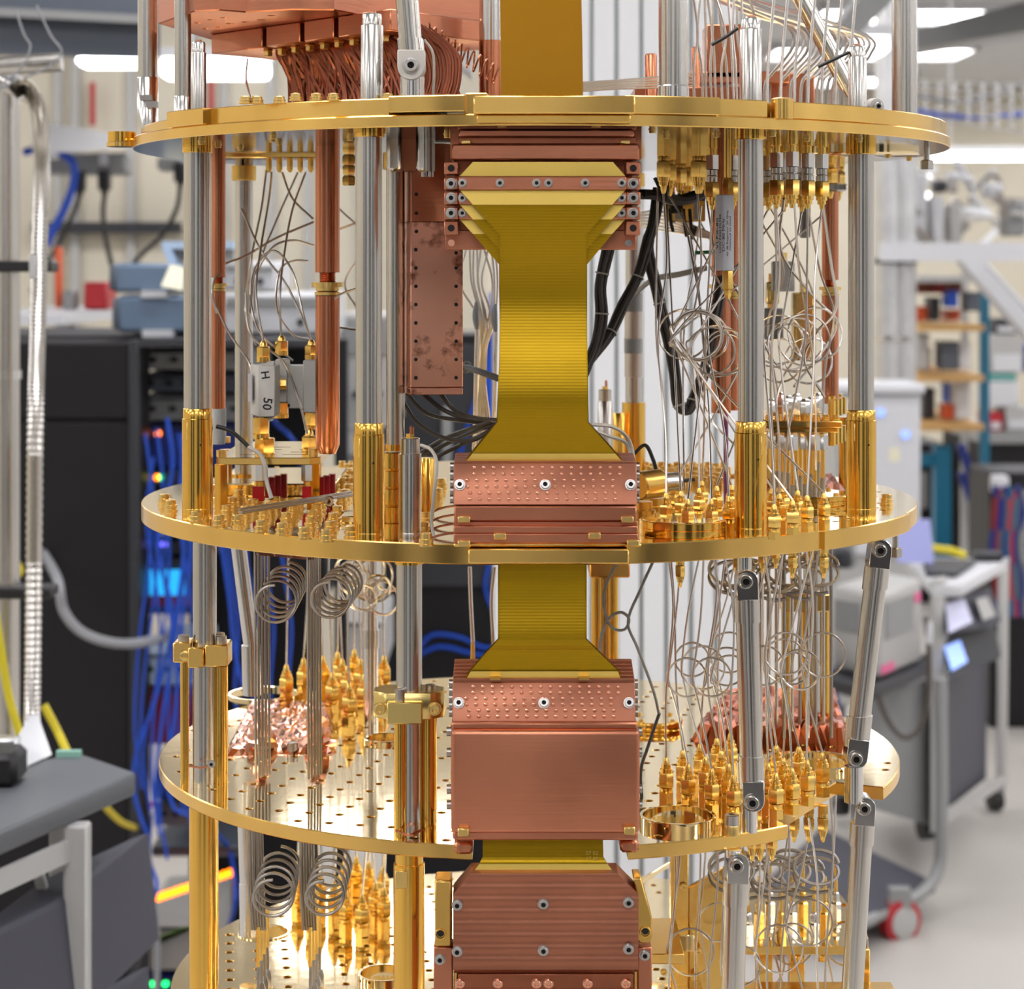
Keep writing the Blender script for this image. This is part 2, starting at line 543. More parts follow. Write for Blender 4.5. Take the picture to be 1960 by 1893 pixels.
# -------- white slatted partition behind the ribbon cables
D = 2.7
x0p, x1p = 942, 1420
t = thing('slatted_partition', 'tall white partition of upright boards with grey gaps', 'partition', WD(1180, 2600, D) * 1.0)
t.location.z = 0; ROOT_LOC[t.name].z = 0
b = MB(); a = WD(x0p, 0, D); c = WD(x1p, 0, D)
b.bx(a.x, c.x, a.y + 0.02, a.y + 0.04, 0.0, 2.3)
part(b, 'backing_panel', 'gap_green', t)
nb = 10
wd = (c.x - a.x) / nb
for i in range(nb):
    b = MB(); b.bx(a.x + i * wd + 0.0022, a.x + (i + 1) * wd - 0.0022, a.y + 0.012, a.y + 0.02, 0.0, 2.3)
    part(b, 'board', 'board_white', t, bevel=0.002)
b = MB()
for s in (a.x + 0.05, c.x - 0.05):
    b.bx(s - 0.04, s + 0.04, a.y - 0.15, a.y + 0.25, 0, 0.02)
part(b, 'base_foot', 'lab_grey', t)

# -------- overhead duct at upper left
D = 4.0
t = thing('overhead_duct', 'slate grey overhead duct above the wall lamps at upper left', 'duct', WD(60, 60, D))
b = MB(); b.add([WD(-420, 88, D), WD(306, 112, D), WD(306, 112, D + 1.2), WD(-420, 100, D + 1.2),
        WD(-420, -60, D), WD(306, -30, D), WD(306, -30, D + 1.2), WD(-420, -40, D + 1.2)],
       [(3, 2, 1, 0), (4, 5, 6, 7), (0, 1, 5, 4), (1, 2, 6, 5), (2, 3, 7, 6), (3, 0, 4, 7)])
part(b, 'duct_body', 'slate', t)
b = MB(); b.add([WD(-420, 10, D - 0.05), WD(300, 46, D - 0.05), WD(300, 46, D), WD(-420, 10, D),
        WD(-420, -8, D - 0.05), WD(300, 30, D - 0.05), WD(300, 30, D), WD(-420, -8, D)],
       [(3, 2, 1, 0), (4, 5, 6, 7), (0, 1, 5, 4), (1, 2, 6, 5), (2, 3, 7, 6), (3, 0, 4, 7)])
part(b, 'seam_rail', 'lab_grey', t)
for px in (-300, 40, 250):
    b = MB(); p = WD(px, 0, D + 0.6); b.cyl((p.x, p.y, p.z), (p.x, p.y, ZC), 0.006, n=6)
    part(b, 'hanger_rod', 'galv', t)

# -------- hanging luminaires over the far bench (left)
def lum(px0, px1, py0, py1, D, label):
    a = WD(px0, py1, D); c = WD(px1, py0, D)
    t = thing('pendant_light', label, 'pendant light', ((a.x + c.x) / 2, a.y, a.z), 'pendant lights over the wall bench')
    b = MB(); b.bx(a.x, c.x, a.y, a.y + 0.12, a.z, c.z - 0.01); part(b, 'diffuser', 'lamp', t, bevel=0.01)
    b = MB(); b.bx(a.x - 0.01, c.x + 0.01, a.y - 0.01, a.y + 0.13, c.z - 0.01, c.z + 0.02); part(b, 'housing', 'lab_white', t)
    for s in (a.x + 0.08, c.x - 0.08):
        b = MB(); b.cyl((s, a.y + 0.06, c.z + 0.02), (s, a.y + 0.06, ZC), 0.004, n=6); part(b, 'suspension_wire', 'galv', t)
lum(146, 256, 98, 124, 6.0, 'bright pendant light left of the steel post at upper left')
lum(306, 508, 104, 146, 6.0, 'bright pendant light behind the copper block at upper left')

# -------- wall of conduits behind the bench, left
D = 6.6
t = thing('bench_partition', 'cream wall panel with metal strips behind the instruments at left', 'wall panel', (WD(300, 0, D).x, D - CD, 0))
a = WD(-300, 0, D); c = WD(930, 0, D)
b = MB(); b.bx(a.x, c.x, a.y, a.y + 0.06, 0, 2.3); part(b, 'panel', 'wall', t)
for px in (112, 146, 252, 372, 430, 520, 590, 690, 760):
    b = MB(); p = WD(px, 0, D); b.bx(p.x - 0.012, p.x + 0.012, p.y - 0.02, p.y, 0, 2.25); part(b, 'upright_strip', 'lab_lightgrey', t)
for (px, pya, pyb) in ((182, 160, 242), (408, 150, 240)):
    b = MB(); p = WD(px, pya, D); q = WD(px, pyb, D); b.cyl((p.x, p.y - 0.04, p.z), (q.x, q.y - 0.04, q.z), 0.009, n=8); part(b, 'red_pipe', 'red_box', t)
b = MB(); b.bx(*pbox(60, 425, 345, 446, D - 0.06, 0.04)); part(b, 'outlet_strip', 'rack_dark', t)

# white beam and socket raceway
D = 5.2
b = MB(); b.add([WD(62, 232, D - 0.5), WD(262, 262, D), WD(262, 262, D + 0.2), WD(62, 232, D - 0.3),
                 WD(62, 296, D - 0.5), WD(262, 280, D), WD(262, 280, D + 0.2), WD(62, 296, D - 0.3)],
                [(0, 1, 2, 3), (7, 6, 5, 4), (4, 5, 1, 0), (5, 6, 2, 1), (6, 7, 3, 2), (7, 4, 0, 3)])
b.bx(*pbox(62, 285, 75, 296, D - 0.5, 0.2))
solo(b, 'shelf_beam', 'lab_white', 'white beam above the grey power raceway at left', 'beam')
t = thing('power_raceway', 'grey power raceway with black plugs below the white beam', 'power raceway', WD(170, 330, D))
b = MB(); b.bx(*pbox(92, 292, 240, 334, D, 0.1)); part(b, 'housing', 'lab_grey', t, bevel=0.006)
b = MB(); b.bx(*pbox(190, 290, 206, 316, D - 0.01, 0.02)); part(b, 'bracket', 'lab_white', t)
b = MB(); b.bx(*pbox(300, 300, 352, 326, D, 0.1)); part(b, 'junction_box', 'lab_grey', t, bevel=0.006)
for px, py in ((152, 336), (200, 334), (345, 318)):
    pl = WD(px, py, D)
    tp = thing('power_plug', {152: 'black power plug below the raceway nearest the blue cable', 200: 'middle black power plug hanging below the raceway', 345: 'black power plug beside the steel post'}[px], 'plug', pl, 'black power plugs')
    b = MB(); b.bx(pl.x - 0.014, pl.x + 0.014, pl.y - 0.02, pl.y + 0.02, pl.z - 0.04, pl.z + 0.01); part(b, 'plug_body', 'cable_black', tp, bevel=0.004)
    b = MB(); b.cyl((pl.x, pl.y, pl.z - 0.04), (pl.x, pl.y, pl.z - 0.055), 0.010, 0.006, n=8); part(b, 'strain_relief', 'cable_black', tp)
solo(pcable([(152, 372), (140, 410), (110, 470), (92, 500), (60, 560)], D, 0.0065), 'power_cable', 'cable_black', 'black power cord curving down left beside the blue cable', 'cable')
solo(pcable([(200, 372), (197, 410), (203, 460), (214, 510)], D, 0.0065), 'power_cable', 'cable_black', 'olive black power cord dropping straight behind the blue instrument', 'cable')
solo(pcable([(345, 356), (338, 400), (310, 450), (268, 490), (230, 540), (190, 590), (90, 605)], D, 0.0065), 'power_cable', 'cable_black', 'black power cord sweeping left behind the steel post', 'cable')
b = pcable([(45, 292), (90, 283), (128, 300), (142, 320), (138, 360), (118, 410), (98, 445), (90, 470)], D - 0.1, 0.010)
solo(b, 'network_cable', 'blue_cable', 'blue cable arching down beside the corrugated hose', 'cable')
b = MB(); b.bx(*pbox(104, 472, 116, 590, 4.62, 0.03)); solo(b, 'orange_tool', 'orange', 'upright orange tool handle behind the corrugated hose', 'tool', bevel=0.004)
b = MB(); b.bx(*pbox(160, 540, 204, 592, 4.6, 0.12)); solo(b, 'storage_bin', 'red_box', 'small red bin left of the blue instruments', 'bin', bevel=0.004)
b = MB(); b.bx(*pbox(120, 556, 142, 592, 4.6, 0.05)); solo(b, 'bottle_box', 'lab_grey', 'small grey box left of the red bin', 'box', bevel=0.003)

t = thing('wall_shelf', 'white shelf behind the black rack carrying a red bin', 'shelf', (WD(130, 592, 4.7).x, 4.7 - CD, 0))
a = WD(20, 592, 4.7); c = WD(222, 592, 4.7)
b = MB(); b.bx(a.x, c.x, 4.15 - CD, 5.15 - CD, WD(0, 592, 4.6).z - 0.022, WD(0, 592, 4.6).z - 0.002); part(b, 'board', 'lab_white', t)
for xx in (a.x + 0.05, c.x - 0.05):
    b = MB(); b.bx(xx - 0.015, xx + 0.015, 5.0 - CD, 5.1 - CD, 0, WD(0, 592, 4.6).z - 0.022); part(b, 'upright', 'lab_lightgrey', t)
# -------- steel pipe and corrugated hose at far left
D = 2.25
t = thing('steel_pipe_stand', 'vertical steel pipe with black clamps at the left frame edge', 'pipe stand', (WD(16, 0, D).x, D - CD, 0))
p = WD(14, 170, D)
b = MB(); b.cyl((p.x, p.y, 0.83), (p.x, p.y, p.z), 0.0135, n=24); part(b, 'pipe', 'steel', t)
b = MB(); b.lathe((p.x, p.y, p.z), [(0.016, 0), (0.017, 0.004), (0.017, 0.012), (0.010, 0.016)], n=20); part(b, 'top_cap', 'lab_grey', t)
for py, m_ in ((510, 'cable_black'), (1130, 'cable_black')):
    q = WD(14, py, D)
    b = MB(); b.bx(q.x - 0.03, q.x + 0.052, q.y - 0.024, q.y + 0.016, q.z - 0.006, q.z + 0.006); part(b, 'clamp_bar', m_, t, bevel=0.002)
q = WD(14, 718, D); b = MB(); b.lathe((q.x, q.y, q.z - 0.004), [(0.0155, 0), (0.0155, 0.009)], n=24); part(b, 'hose_ring', 'steel_bright', t)
b = MB(); b.lathe((p.x, p.y, 0.828), [(0.03, 0), (0.03, 0.006), (0.016, 0.012)], n=20); part(b, 'foot_flange', 'lab_grey', t)
D = 2.15
pts = smooth_path([WD(26, 178, D), WD(46, 164, D), WD(66, 186, D), WD(78, 240, D), WD(80, 330, D), WD(76, 480, D), WD(72, 640, D), WD(68, 800, D), WD(65, 1100, D), WD(62, 1350, D), WD(60, 1446, D)], 40)
b = MB(); b.tube(pts, [0.0082 + 0.0007 * (1 if (i // 1) % 2 else -1) for i in range(len(pts))], 14)
solo(b, 'corrugated_hose', 'steel', 'silver corrugated metal hose arching down beside the steel pipe', 'hose')
b = MB(); q = WD(66, 510, 2.14); b.box(q, (0.007, 0.02, 0.024)); solo(b, 'cable_tie_clip', 'lab_lightgrey', 'small grey clip on the upper black clamp bar', 'clip', bevel=0.001)

# crossed thin rods / bracket at upper left
D = 2.2
b = MB(); b.cyl(WD(-30, 130, D), WD(118, 118, D), 0.010, n=12); b.cyl(WD(-30, 145, D + 0.02), WD(60, 190, D + 0.02), 0.006, n=10)
solo(b, 'overhead_strut', 'steel', 'steel strut crossing above the corrugated hose', 'strut')
for (l, pts) in (('left thin grey wire hanging below the overhead duct', [(30, 20), (46, 66), (58, 90), (40, 130), (0, 165)]),
                 ('right thin grey wire hanging below the overhead duct', [(70, 10), (96, 66), (118, 100), (90, 130), (20, 160), (-10, 175)])):
    solo(pcable(pts, D - 0.05, 0.0011), 'hanging_wire', 'grey_cable', l, 'wire')

# -------- instruments on top of the rack, left
D = 3.55
rz = WD(0, 652, D).z
b = MB(); b.bx(*pbox(222, 566, 362, 636, D, 0.30)); o = thing('instrument_case', 'lower blue-grey instrument case on top of the black rack', 'instrument', WD(290, 636, D))
part(b, 'case', 'blue_grey', o, bevel=0.006)
b = MB(); b.bx(*pbox(272, 631, 330, 645, D - 0.01, 0.04)); part(b, 'white_foot', 'lab_white', o)
b = MB(); b.bx(*pbox(214, 570, 228, 630, D - 0.005, 0.31)); part(b, 'side_bumper', 'slate', o, bevel=0.004)
b = MB(); b.bx(*pbox(214, 504, 350, 560, D, 0.28)); o = thing('instrument_case', 'upper blue-grey instrument case stacked under the cream paper', 'instrument', WD(290, 560, D))
part(b, 'case', 'blue_grey', o, bevel=0.006)
b = MB(); b.bx(*pbox(270, 556, 318, 570, D - 0.01, 0.04)); part(b, 'white_foot', 'lab_white', o)
b = MB(); b.bx(*pbox(208, 508, 222, 556, D - 0.005, 0.29)); part(b, 'side_bumper', 'slate', o, bevel=0.004)
b = MB(); b.add([WD(326, 506, D - 0.02), WD(352, 512, D - 0.02), WD(350, 556, D - 0.05), WD(308, 548, D - 0.05)], [(0, 1, 2, 3)]); b.add([v + Vector((0, 0.002, 0)) for v in b.v], [(3, 2, 1, 0)])
solo(b, 'paper_note', 'paper', 'cream paper note hanging over the blue instrument', 'paper')
o = thing('screen_frame', 'pale blue framed instrument behind the steel post at left', 'instrument', WD(370, 500, 3.6))
b = MB(); b.bx(*pbox(310, 462, 448, 476, 3.6, 0.1)); part(b, 'top_bar', 'pale_blue', o)
b = MB(); b.prism([WD(310, 476, 3.6), WD(328, 476, 3.6), WD(346, 520, 3.6), WD(330, 520, 3.6)], (0, 0.05, 0)); part(b, 'side_bar', 'pale_blue', o)
b = MB(); b.bx(*pbox(328, 478, 448, 500, 3.63, 0.05)); part(b, 'face_panel', 'lab_lightgrey', o)
for (x0, y0, x1, y1, D_, m_, l) in ((425, 500, 530, 555, 3.62, 'lab_white', 'upper white boxy instrument behind the grey support tube'),
                                    (425, 560, 640, 640, 3.60, 'lab_white', 'long white instrument resting on the rack top'),
                                    (648, 600, 760, 820, 3.9, 'lab_lightgrey', 'tall light grey cabinet behind the copper rod'),
                                    (650, 820, 720, 960, 3.8, 'lab_grey', 'grey equipment case below the light grey cabinet')):
    o = thing('lab_instrument', l, 'instrument', WD((x0 + x1) / 2, y1, D_))
    b = MB(); b.bx(*pbox(x0, y0, x1, y1, D_, 0.25)); part(b, 'case', m_, o, bevel=0.006)
    b = MB(); b.bx(*pbox(x0 + 8, y0 + 10, x1 - 8, y0 + (y1 - y0) * 0.35, D_ - 0.004, 0.01)); part(b, 'front_strip', 'lab_grey' if m_ != 'lab_grey' else 'lab_lightgrey', o)
    for k in range(2):
        b = MB(); b.cyl(WD(x0 + (x1 - x0) * (0.3 + 0.4 * k), y0 + (y1 - y0) * 0.7, D_), WD(x0 + (x1 - x0) * (0.3 + 0.4 * k), y0 + (y1 - y0) * 0.7, D_) + Vector((0, -0.012, 0)), 0.006, n=10); part(b, 'knob', 'rack_dark', o)

# -------- black rack
D = 3.4
t = thing('equipment_rack', 'tall black equipment rack with panelled side behind the left posts', 'rack', (WD(150, 0, D).x, D - CD, 0))
a = WD(-260, 652, D); c = WD(262, 650, D)
z_t = c.z
zs = WD(0, 805, D).z
b = MB(); b.bx(a.x, c.x - 0.012, a.y + 0.01, a.y + 0.19, 0.0, z_t - 0.005); part(b, 'cabinet', 'rack_black', t)
b = MB(); b.bx(a.x, c.x - 0.014, a.y, a.y + 0.01, zs + 0.003, z_t - 0.006); part(b, 'side_panel', 'rack_black', t, bevel=0.002)
b = MB(); b.bx(a.x, c.x - 0.014, a.y, a.y + 0.01, 0.05, zs - 0.003); part(b, 'side_panel', 'rack_black', t, bevel=0.002)
b = MB(); b.bx(c.x - 0.013, c.x + 0.002, a.y - 0.002, a.y + 0.03, 0, z_t); part(b, 'corner_post', 'rack_dark', t, bevel=0.002)
# open bay to the right of the cabinet
e = WD(640, 650, D)
b = MB(); b.bx(a.x, -0.385, a.y + 0.20, a.y + 0.7, z_t - 0.012, z_t); b.bx(c.x, e.x, a.y, a.y + 0.2, z_t - 0.012, z_t); part(b, 'top_beam', 'rack_dark', t)
b = MB(); b.bx(c.x, -0.385, a.y + 0.55, a.y + 0.7, 0.0, z_t - 0.012); part(b, 'rear_panel', 'rack_black', t)
b = MB(); b.bx(e.x, e.x + 0.02, a.y, a.y + 0.03, 0.0, z_t); part(b, 'far_post', 'rack_black', t)
# equipment in the bay
def unit(x0, y0, x1, y1, m_, label, leds=(), D_=3.62, dep=0.3, slots=0, cat='rack unit'):
    o = thing('rack_unit', label, cat, WD((x0 + x1) / 2, y1, D_), 'units in the open rack bay')
    b = MB(); b.bx(*pbox(x0, y0, x1, y1, D_, dep)); part(b, 'chassis', m_, o, bevel=0.003)
    b = MB(); b.bx(*pbox(x0 + 4, y0 + 4, x1 - 4, y0 + 8, D_ - 0.004, 0.01)); part(b, 'front_lip', 'rack_dark', o)
    for (px, py, lm) in leds:
        px = px + 32 if px < 292 else px
        b = MB(); p = WD(px, py, D_ - 0.006); b.cyl(p, p + Vector((0, 0.01, 0)), 0.005, n=10); part(b, 'indicator_light', lm, o)
    for k in range(slots):
        b = MB(); xx = x0 + (x1 - x0) * (k + 0.6) / (slots + 0.2); b.bx(*pbox(xx - 6, (y0 + y1) / 2 - 4, xx + 6, (y0 + y1) / 2 + 5, D_ - 0.005, 0.01)); part(b, 'port', 'rack_black', o)
unit(268, 668, 480, 708, 'lab_lightgrey', 'pale grey rack unit at the top of the open bay', slots=5)
unit(268, 716, 480, 750, 'slate', 'slate rack unit under the pale grey one', slots=6)
unit(268, 758, 470, 806, 'lab_grey', 'grey patch panel with cables above the navy unit', slots=5)
unit(268, 812, 470, 896, 'navy', 'navy blue rack unit beside the gold sleeve', leds=((270, 830, 'led_orange'),))
unit(268, 900, 460, 930, 'rack_dark', 'dark unit with a green indicator light left of the gold plate', leds=((276, 914, 'led_green'), (268, 914, 'led_orange')))
unit(268, 940, 420, 1030, 'rack_black', 'black unit below the green indicator with a white lamp', leds=((276, 1020, 'lab_white'),))
unit(268, 1034, 420, 1060, 'rack_dark', 'dark unit with two violet indicator lights', leds=((272, 1042, 'led_blue'), (282, 1042, 'led_blue')))
o = thing('display_unit', 'glowing cyan display in the open rack bay', 'display', WD(330, 1180, 3.6))
b = MB(); b.bx(*pbox(264, 1070, 372, 1176, 3.62, 0.1)); part(b, 'bezel', 'rack_dark', o, bevel=0.003)
b = MB(); b.bx(*pbox(268, 1092, 352, 1140, 3.61, 0.01)); part(b, 'screen', 'screen_cyan', o)
b = MB(); b.bx(*pbox(280, 1140, 360, 1160, 3.608, 0.01)); part(b, 'lower_band', 'clutter_red', o)
unit(268, 1250, 370, 1312, 'pale_blue', 'pale blue unit left of the brass clamp', slots=3)
unit(268, 1318, 372, 1425, 'clutter_red', 'maroon unit behind the gold rods')
unit(300, 1475, 372, 1530, 'navy', 'small navy unit with a pink tag', leds=((292, 1540, 'pink'),))
unit(300, 1535, 372, 1580, 'slate', 'slate unit below the pink tag', slots=3)
unit(290, 1620, 470, 1640, 'slate', 'thin slate shelf unit above the orange light bar')
unit(268, 1772, 400, 1858, 'lab_lightgrey', 'pale grey boxed unit with a green stripe low in the bay')
b = MB(); b.add([WD(300, 1796, 3.60), WD(362, 1772, 3.60), WD(362, 1782, 3.60), WD(300, 1808, 3.60)], [(3, 2, 1, 0)]); b.prism(b.v[:4], (0, 0.004, 0))
solo(b, 'green_stripe_label', mat('lime_label', (150, 220, 60), 0, 0.5), 'lime green stripe label on the pale grey boxed unit', 'label')
unit(268, 1870, 420, 1990, 'navy', 'blue unit with a green light at the bottom', leds=((284, 1884, 'led_green'), (292, 1884, 'led_green')))
unit(480, 1050, 625, 1150, 'rack_black', 'black rack unit with gold sockets behind the coils', slots=7)
unit(640, 1190, 735, 1290, 'lab_lightgrey', 'white equipment box behind the left connectors')
# orange light bar: row of lamps
o = thing('light_bar', 'slanted bar of glowing orange lamps low in the rack bay', 'light bar', WD(350, 1700, 3.45))
nL = 16
for i in range(nL):
    u = i / (nL - 1)
    p = WD(270 + 170 * u, 1729 - 58 * u, 3.46 + 0.1 * u)
    b = MB(); b.lathe(p, [(0.0062, -0.004), (0.007, 0.0), (0.005, 0.006)], n=10, axis=(0, -1, 0)); part(b, 'lamp', 'led_orange', o)
b = MB(); b.tube([WD(264, 1733, 3.475), WD(446, 1669, 3.575)], 0.006, 6); part(b, 'mounting_rail', 'rack_black', o)

# blue cables in front of the bay
rr = random.Random(3)
blue = [([(320, 800), (330, 900), (300, 1040), (330, 1180), (300, 1330), (262, 1440), (258, 1520), (282, 1600)], 'blue cable looping nearest the rack corner'),
        ([(352, 830), (345, 960), (352, 1080), (330, 1250), (310, 1380), (298, 1500), (300, 1580)], 'second blue cable left of the steel post'),
        ([(368, 860), (365, 1010), (362, 1100), (345, 1220), (335, 1370), (318, 1460), (330, 1540), (360, 1560)], 'third blue cable beside the steel post'),
        ([(300, 820), (312, 930), (306, 1030), (290, 1180), (275, 1300), (268, 1420)], 'thin blue cable against the navy unit'),
        ([(424, 1040), (440, 1150), (450, 1250), (470, 1330)], 'blue cable right of the left steel post'),
        ([(290, 1560, 0.26), (285, 1640, 0.1), (300, 1700), (276, 1780, 0.1), (264, 1840, 0.26)], 'blue cable passing in front of the orange light bar'),
        ([(410, 1590, 0.2), (440, 1630, 0.262), (450, 1720, 0.1), (430, 1800, 0.2)], 'blue cable behind the gold column'),
        ([(505, 655, 0.1), (508, 740, 0.15), (520, 800, 0.2), (560, 840, 0.1), (575, 880, 0.3), (574, 940, 0.58), (566, 1052, 0.26)], 'bright blue cable behind the white isolator'),
        ([(940, 560), (936, 680), (900, 800), (872, 900)], 'blue cable slanting behind the copper filter box'),
        ([(955, 640), (935, 760), (938, 880), (940, 1000)], 'wide blue cable beside the ribbon'),
        ([(940, 1060), (930, 1130), (960, 1200)], 'blue cable below the middle plate by the ribbon'),
        ([(800, 1240), (830, 1215), (880, 1220), (930, 1240), (990, 1230)], 'blue cable coil right of the brass clamp'),
        ([(790, 1260), (840, 1238), (900, 1250), (960, 1262)], 'second blue cable coil right of the brass clamp')]
for i in range(7):
    x = 278 + 16 * i; y0 = 830 + 45 * (i % 4)
    blue.append(([(x, y0), (x + 14 * (-1) ** i, y0 + 120), (x + 6, y0 + 260), (x - 12 * (-1) ** i, y0 + 400), (x - 20, y0 + 560), (x - 6, y0 + 680)], 'thin blue patch cable, ' + nth(i) + ' from left in the fan hanging before the open bay'))
for i in range(4):
    x = 430 + 34 * i
    blue.append(([(x, 960), (x + 10, 1080), (x + 26, 1200), (x + 20, 1330), (x + 40, 1500)], 'thin blue cable, ' + nth(i) + ' from left, behind the helical coils'))
for pts, l in blue:
    rads = 0.0034 if 'wide' not in l else 0.014
    if 'thin' in l: rads = 0.0024
    mid_ = any(k in l for k in ('slanting', 'wide', 'by the ribbon', 'coil right'))
    solo(pcable(pts, 4.283 if mid_ else 3.36, rads * (1.25 if mid_ else 1)), 'network_cable', 'blue_cable', l, 'cable', 'blue network cables')
solo(pcable([(300, 1900), (300, 1780), (290, 1700)], 3.36, 0.005), 'network_cable', 'grey_cable', 'thin grey cable at the bottom of the rack bay', 'cable')
b = pcable([(84, 1060, 0.2), (110, 1110, 0.02), (122, 1170), (160, 1212), (225, 1232), (290, 1226, 0.1), (345, 1204, 0.4)], 3.2, 0.008)
solo(b, 'grey_hose', 'grey_cable', 'thick grey cable drooping across the black rack', 'cable')
o = thing('dark_cabinet', 'dark cabinet behind the blue cables at centre', 'cabinet', (WD(860, 0, 4.3).x, 4.3 - CD, 0)); b = MB(); a_ = WD(735, 640, 4.3); c_ = WD(1000, 640, 4.3); b.bx(a_.x, c_.x, a_.y, a_.y + 0.3, 0, a_.z); part(b, 'body', 'rack_black', o)
b = MB(); b.bx(a_.x + 0.01, c_.x - 0.01, a_.y - 0.01, a_.y, 0.75, a_.z - 0.02); part(b, 'door', 'rack_dark', o, bevel=0.003)
b = MB(); b.bx(a_.x + 0.12, a_.x + 0.14, a_.y - 0.03, a_.y - 0.01, 1.0, 1.12); part(b, 'handle', 'lab_grey', o, bevel=0.003)

# -------- cart with drawers, lower left
D = 2.0
def Wt(px, py, D_=D): return WD(px, py, D_)
t = thing('tool_cart', 'grey topped cart with charcoal drawers at the lower left corner', 'cart', (WD(60, 0, D).x, D - CD + 0.2, 0))
ztop = 0.0
c1 = Wt(262, 1486, 2.0); ztop = c1.z
def on_top(px, py):   # point on the table top plane
    d = F * (CZ - ztop) / (py - HZ)
    return Vector(((px - 980) * d / F + CX, d - CD, ztop))
quad = [on_top(262, 1478), on_top(150, 1440), on_top(-160, 1500), on_top(-160, 1660)]
b = MB(); b.prism(quad, (0, 0, -0.022)); part(b, 'worktop', 'bench_grey', t, bevel=0.003)
def leg(px, pyb, m_='lab_lightgrey', w=0.022):
    p = on_top(px, pyb)
    b = MB(); b.bx(p.x - w / 2, p.x + w / 2, p.y - w / 2, p.y + w / 2, 0.0, ztop - 0.022); part(b, 'leg', m_, t, bevel=0.002)
leg(148, 1530); leg(120, 1478); leg(-120, 1650)
p1 = on_top(144, 1532); p2 = on_top(-150, 1654)
b = MB(); b.prism([p1 + Vector((0, 0, -0.034)), p2 + Vector((0, 0, -0.034)), p2 + Vector((0, 0, -0.054)), p1 + Vector((0, 0, -0.054))], (0.0, 0.015, 0)); part(b, 'apron_rail', 'lab_lightgrey', t)
dirv = (p1 - p2).normalized()
for k in range(3):
    zt = ztop - 0.085 - k * 0.135
    q1 = p1 - dirv * 0.03; q2 = p2
    b = MB(); b.prism([q1 + Vector((0, 0, zt - ztop)), q2 + Vector((0, 0, zt - ztop)), q2 + Vector((0, 0, zt - ztop - 0.115)), q1 + Vector((0.012, 0, zt - ztop - 0.115))], (0.04, 0.25, 0))
    part(b, 'drawer', 'drawer', t, bevel=0.004)
b = MB(); b.prism([p1 + Vector((0.01, 0.0, -0.06)), p2 + Vector((0, 0.03, -0.06)), p2 + Vector((0, 0.03, -0.7)), p1 + Vector((0.01, 0.0, -0.7))], (0.05, 0.02, 0)); b = MB()
b.prism([p1 + Vector((-0.045, 0.012, -0.056)), p1 + Vector((-0.036, 0.012, -0.056)), p1 + Vector((-0.010, 0.012, -0.17)), p1 + Vector((-0.018, 0.012, -0.17))], (0, 0.01, 0)); part(b, 'gusset', 'lab_lightgrey', t)
b = MB(); q = [on_top(60, 1420), on_top(90, 1450), on_top(50, 1468), on_top(30, 1440)]
b.prism([q[0] + Vector((0, 0, 0.03)), q[1], q[2], q[3] + Vector((0, 0, 0.012))], (0.004, 0.004, 0.002)); solo(b, 'folded_paper', 'lab_white', 'folded white paper lying on the grey cart top', 'paper')
b = MB(); p = on_top(4, 1500); b.bx(p.x - 0.03, p.x + 0.018, p.y - 0.02, p.y + 0.03, p.z, p.z + 0.032); solo(b, 'black_connector_block', 'cable_black', 'black block on the cart top at the left edge', 'block', bevel=0.006)
b = MB(); p = on_top(8, 1462); b.bx(p.x - 0.03, p.x + 0.012, p.y - 0.0, p.y + 0.02, p.z, p.z + 0.024); solo(b, 'silver_connector', 'galv', 'small silver box behind the black block on the cart', 'box', bevel=0.002)
b = MB(); p = on_top(132, 1448); b.bx(p.x - 0.012, p.x + 0.012, p.y - 0.004, p.y + 0.004, p.z, p.z + 0.006); solo(b, 'tape_piece', mat('mint_tape', (150, 200, 180), 0, 0.5), 'mint green tape piece at the back edge of the cart top', 'tape')
solo(pcable([(-10, 1170), (14, 1320), (30, 1380), (46, 1430), (66, 1470)], 2.2, 0.0045), 'yellow_cable', 'yellow_cable', 'bright yellow cable hanging onto the cart top', 'cable')
solo(pcable([(84, 1350), (110, 1400), (140, 1460), (190, 1530, 0.3), (230, 1572, 0.6), (258, 1584, 0.89)], 2.5, 0.005), 'yellow_cable', 'yellow_cable', 'yellow cable dropping behind the cart toward the rack', 'cable')
solo(pcable([(-10, 1040), (20, 1062), (38, 1092), (20, 1110)], 2.6, 0.005), 'yellow_cable', 'yellow_cable', 'short yellow cable loop behind the steel pipe', 'cable')
b = MB(); b.bx(*pbox(-20, 1165, 22, 1245, 2.35, 0.02)); solo(b, 'green_sign', mat('sign_green', (20, 100, 70), 0, 0.5), 'green plate behind the steel pipe at the left edge', 'sign')
# ------------------------------------------------------------------ right side of the laboratory
# white magnetic board cabinet
t = thing('whiteboard_cabinet', 'white board cabinet with blue magnets behind the right gold sleeve', 'cabinet', (WD(1715, 0, 6.0).x, 6.0 - CD, 0))
a = WD(1596, 735, 6.0); c = WD(1763, 735, 6.0)
b = MB(); b.bx(a.x, c.x, a.y + 0.01, a.y + 0.25, 0.15, a.z - 0.03); part(b, 'body', 'lab_lightgrey', t, bevel=0.004)
b = MB(); b.bx(a.x - 0.01, c.x + 0.01, a.y - 0.015, a.y + 0.27, a.z - 0.03, a.z); part(b, 'top_rail', 'lab_white', t, bevel=0.008)
zb = WD(0, 1062, 6.0).z
b = MB(); b.bx(a.x + 0.02, c.x - 0.002, a.y, a.y + 0.01, zb, a.z - 0.034); part(b, 'board', 'lab_white', t, bevel=0.002)
for px, py in ((1685, 790), (1733, 832)):
    p = WD(px, py, 6.0); b = MB(); b.cyl(p, p + Vector((0, -0.008, 0)), 0.012, n=12); part(b, 'magnet', 'screen_blue', t)
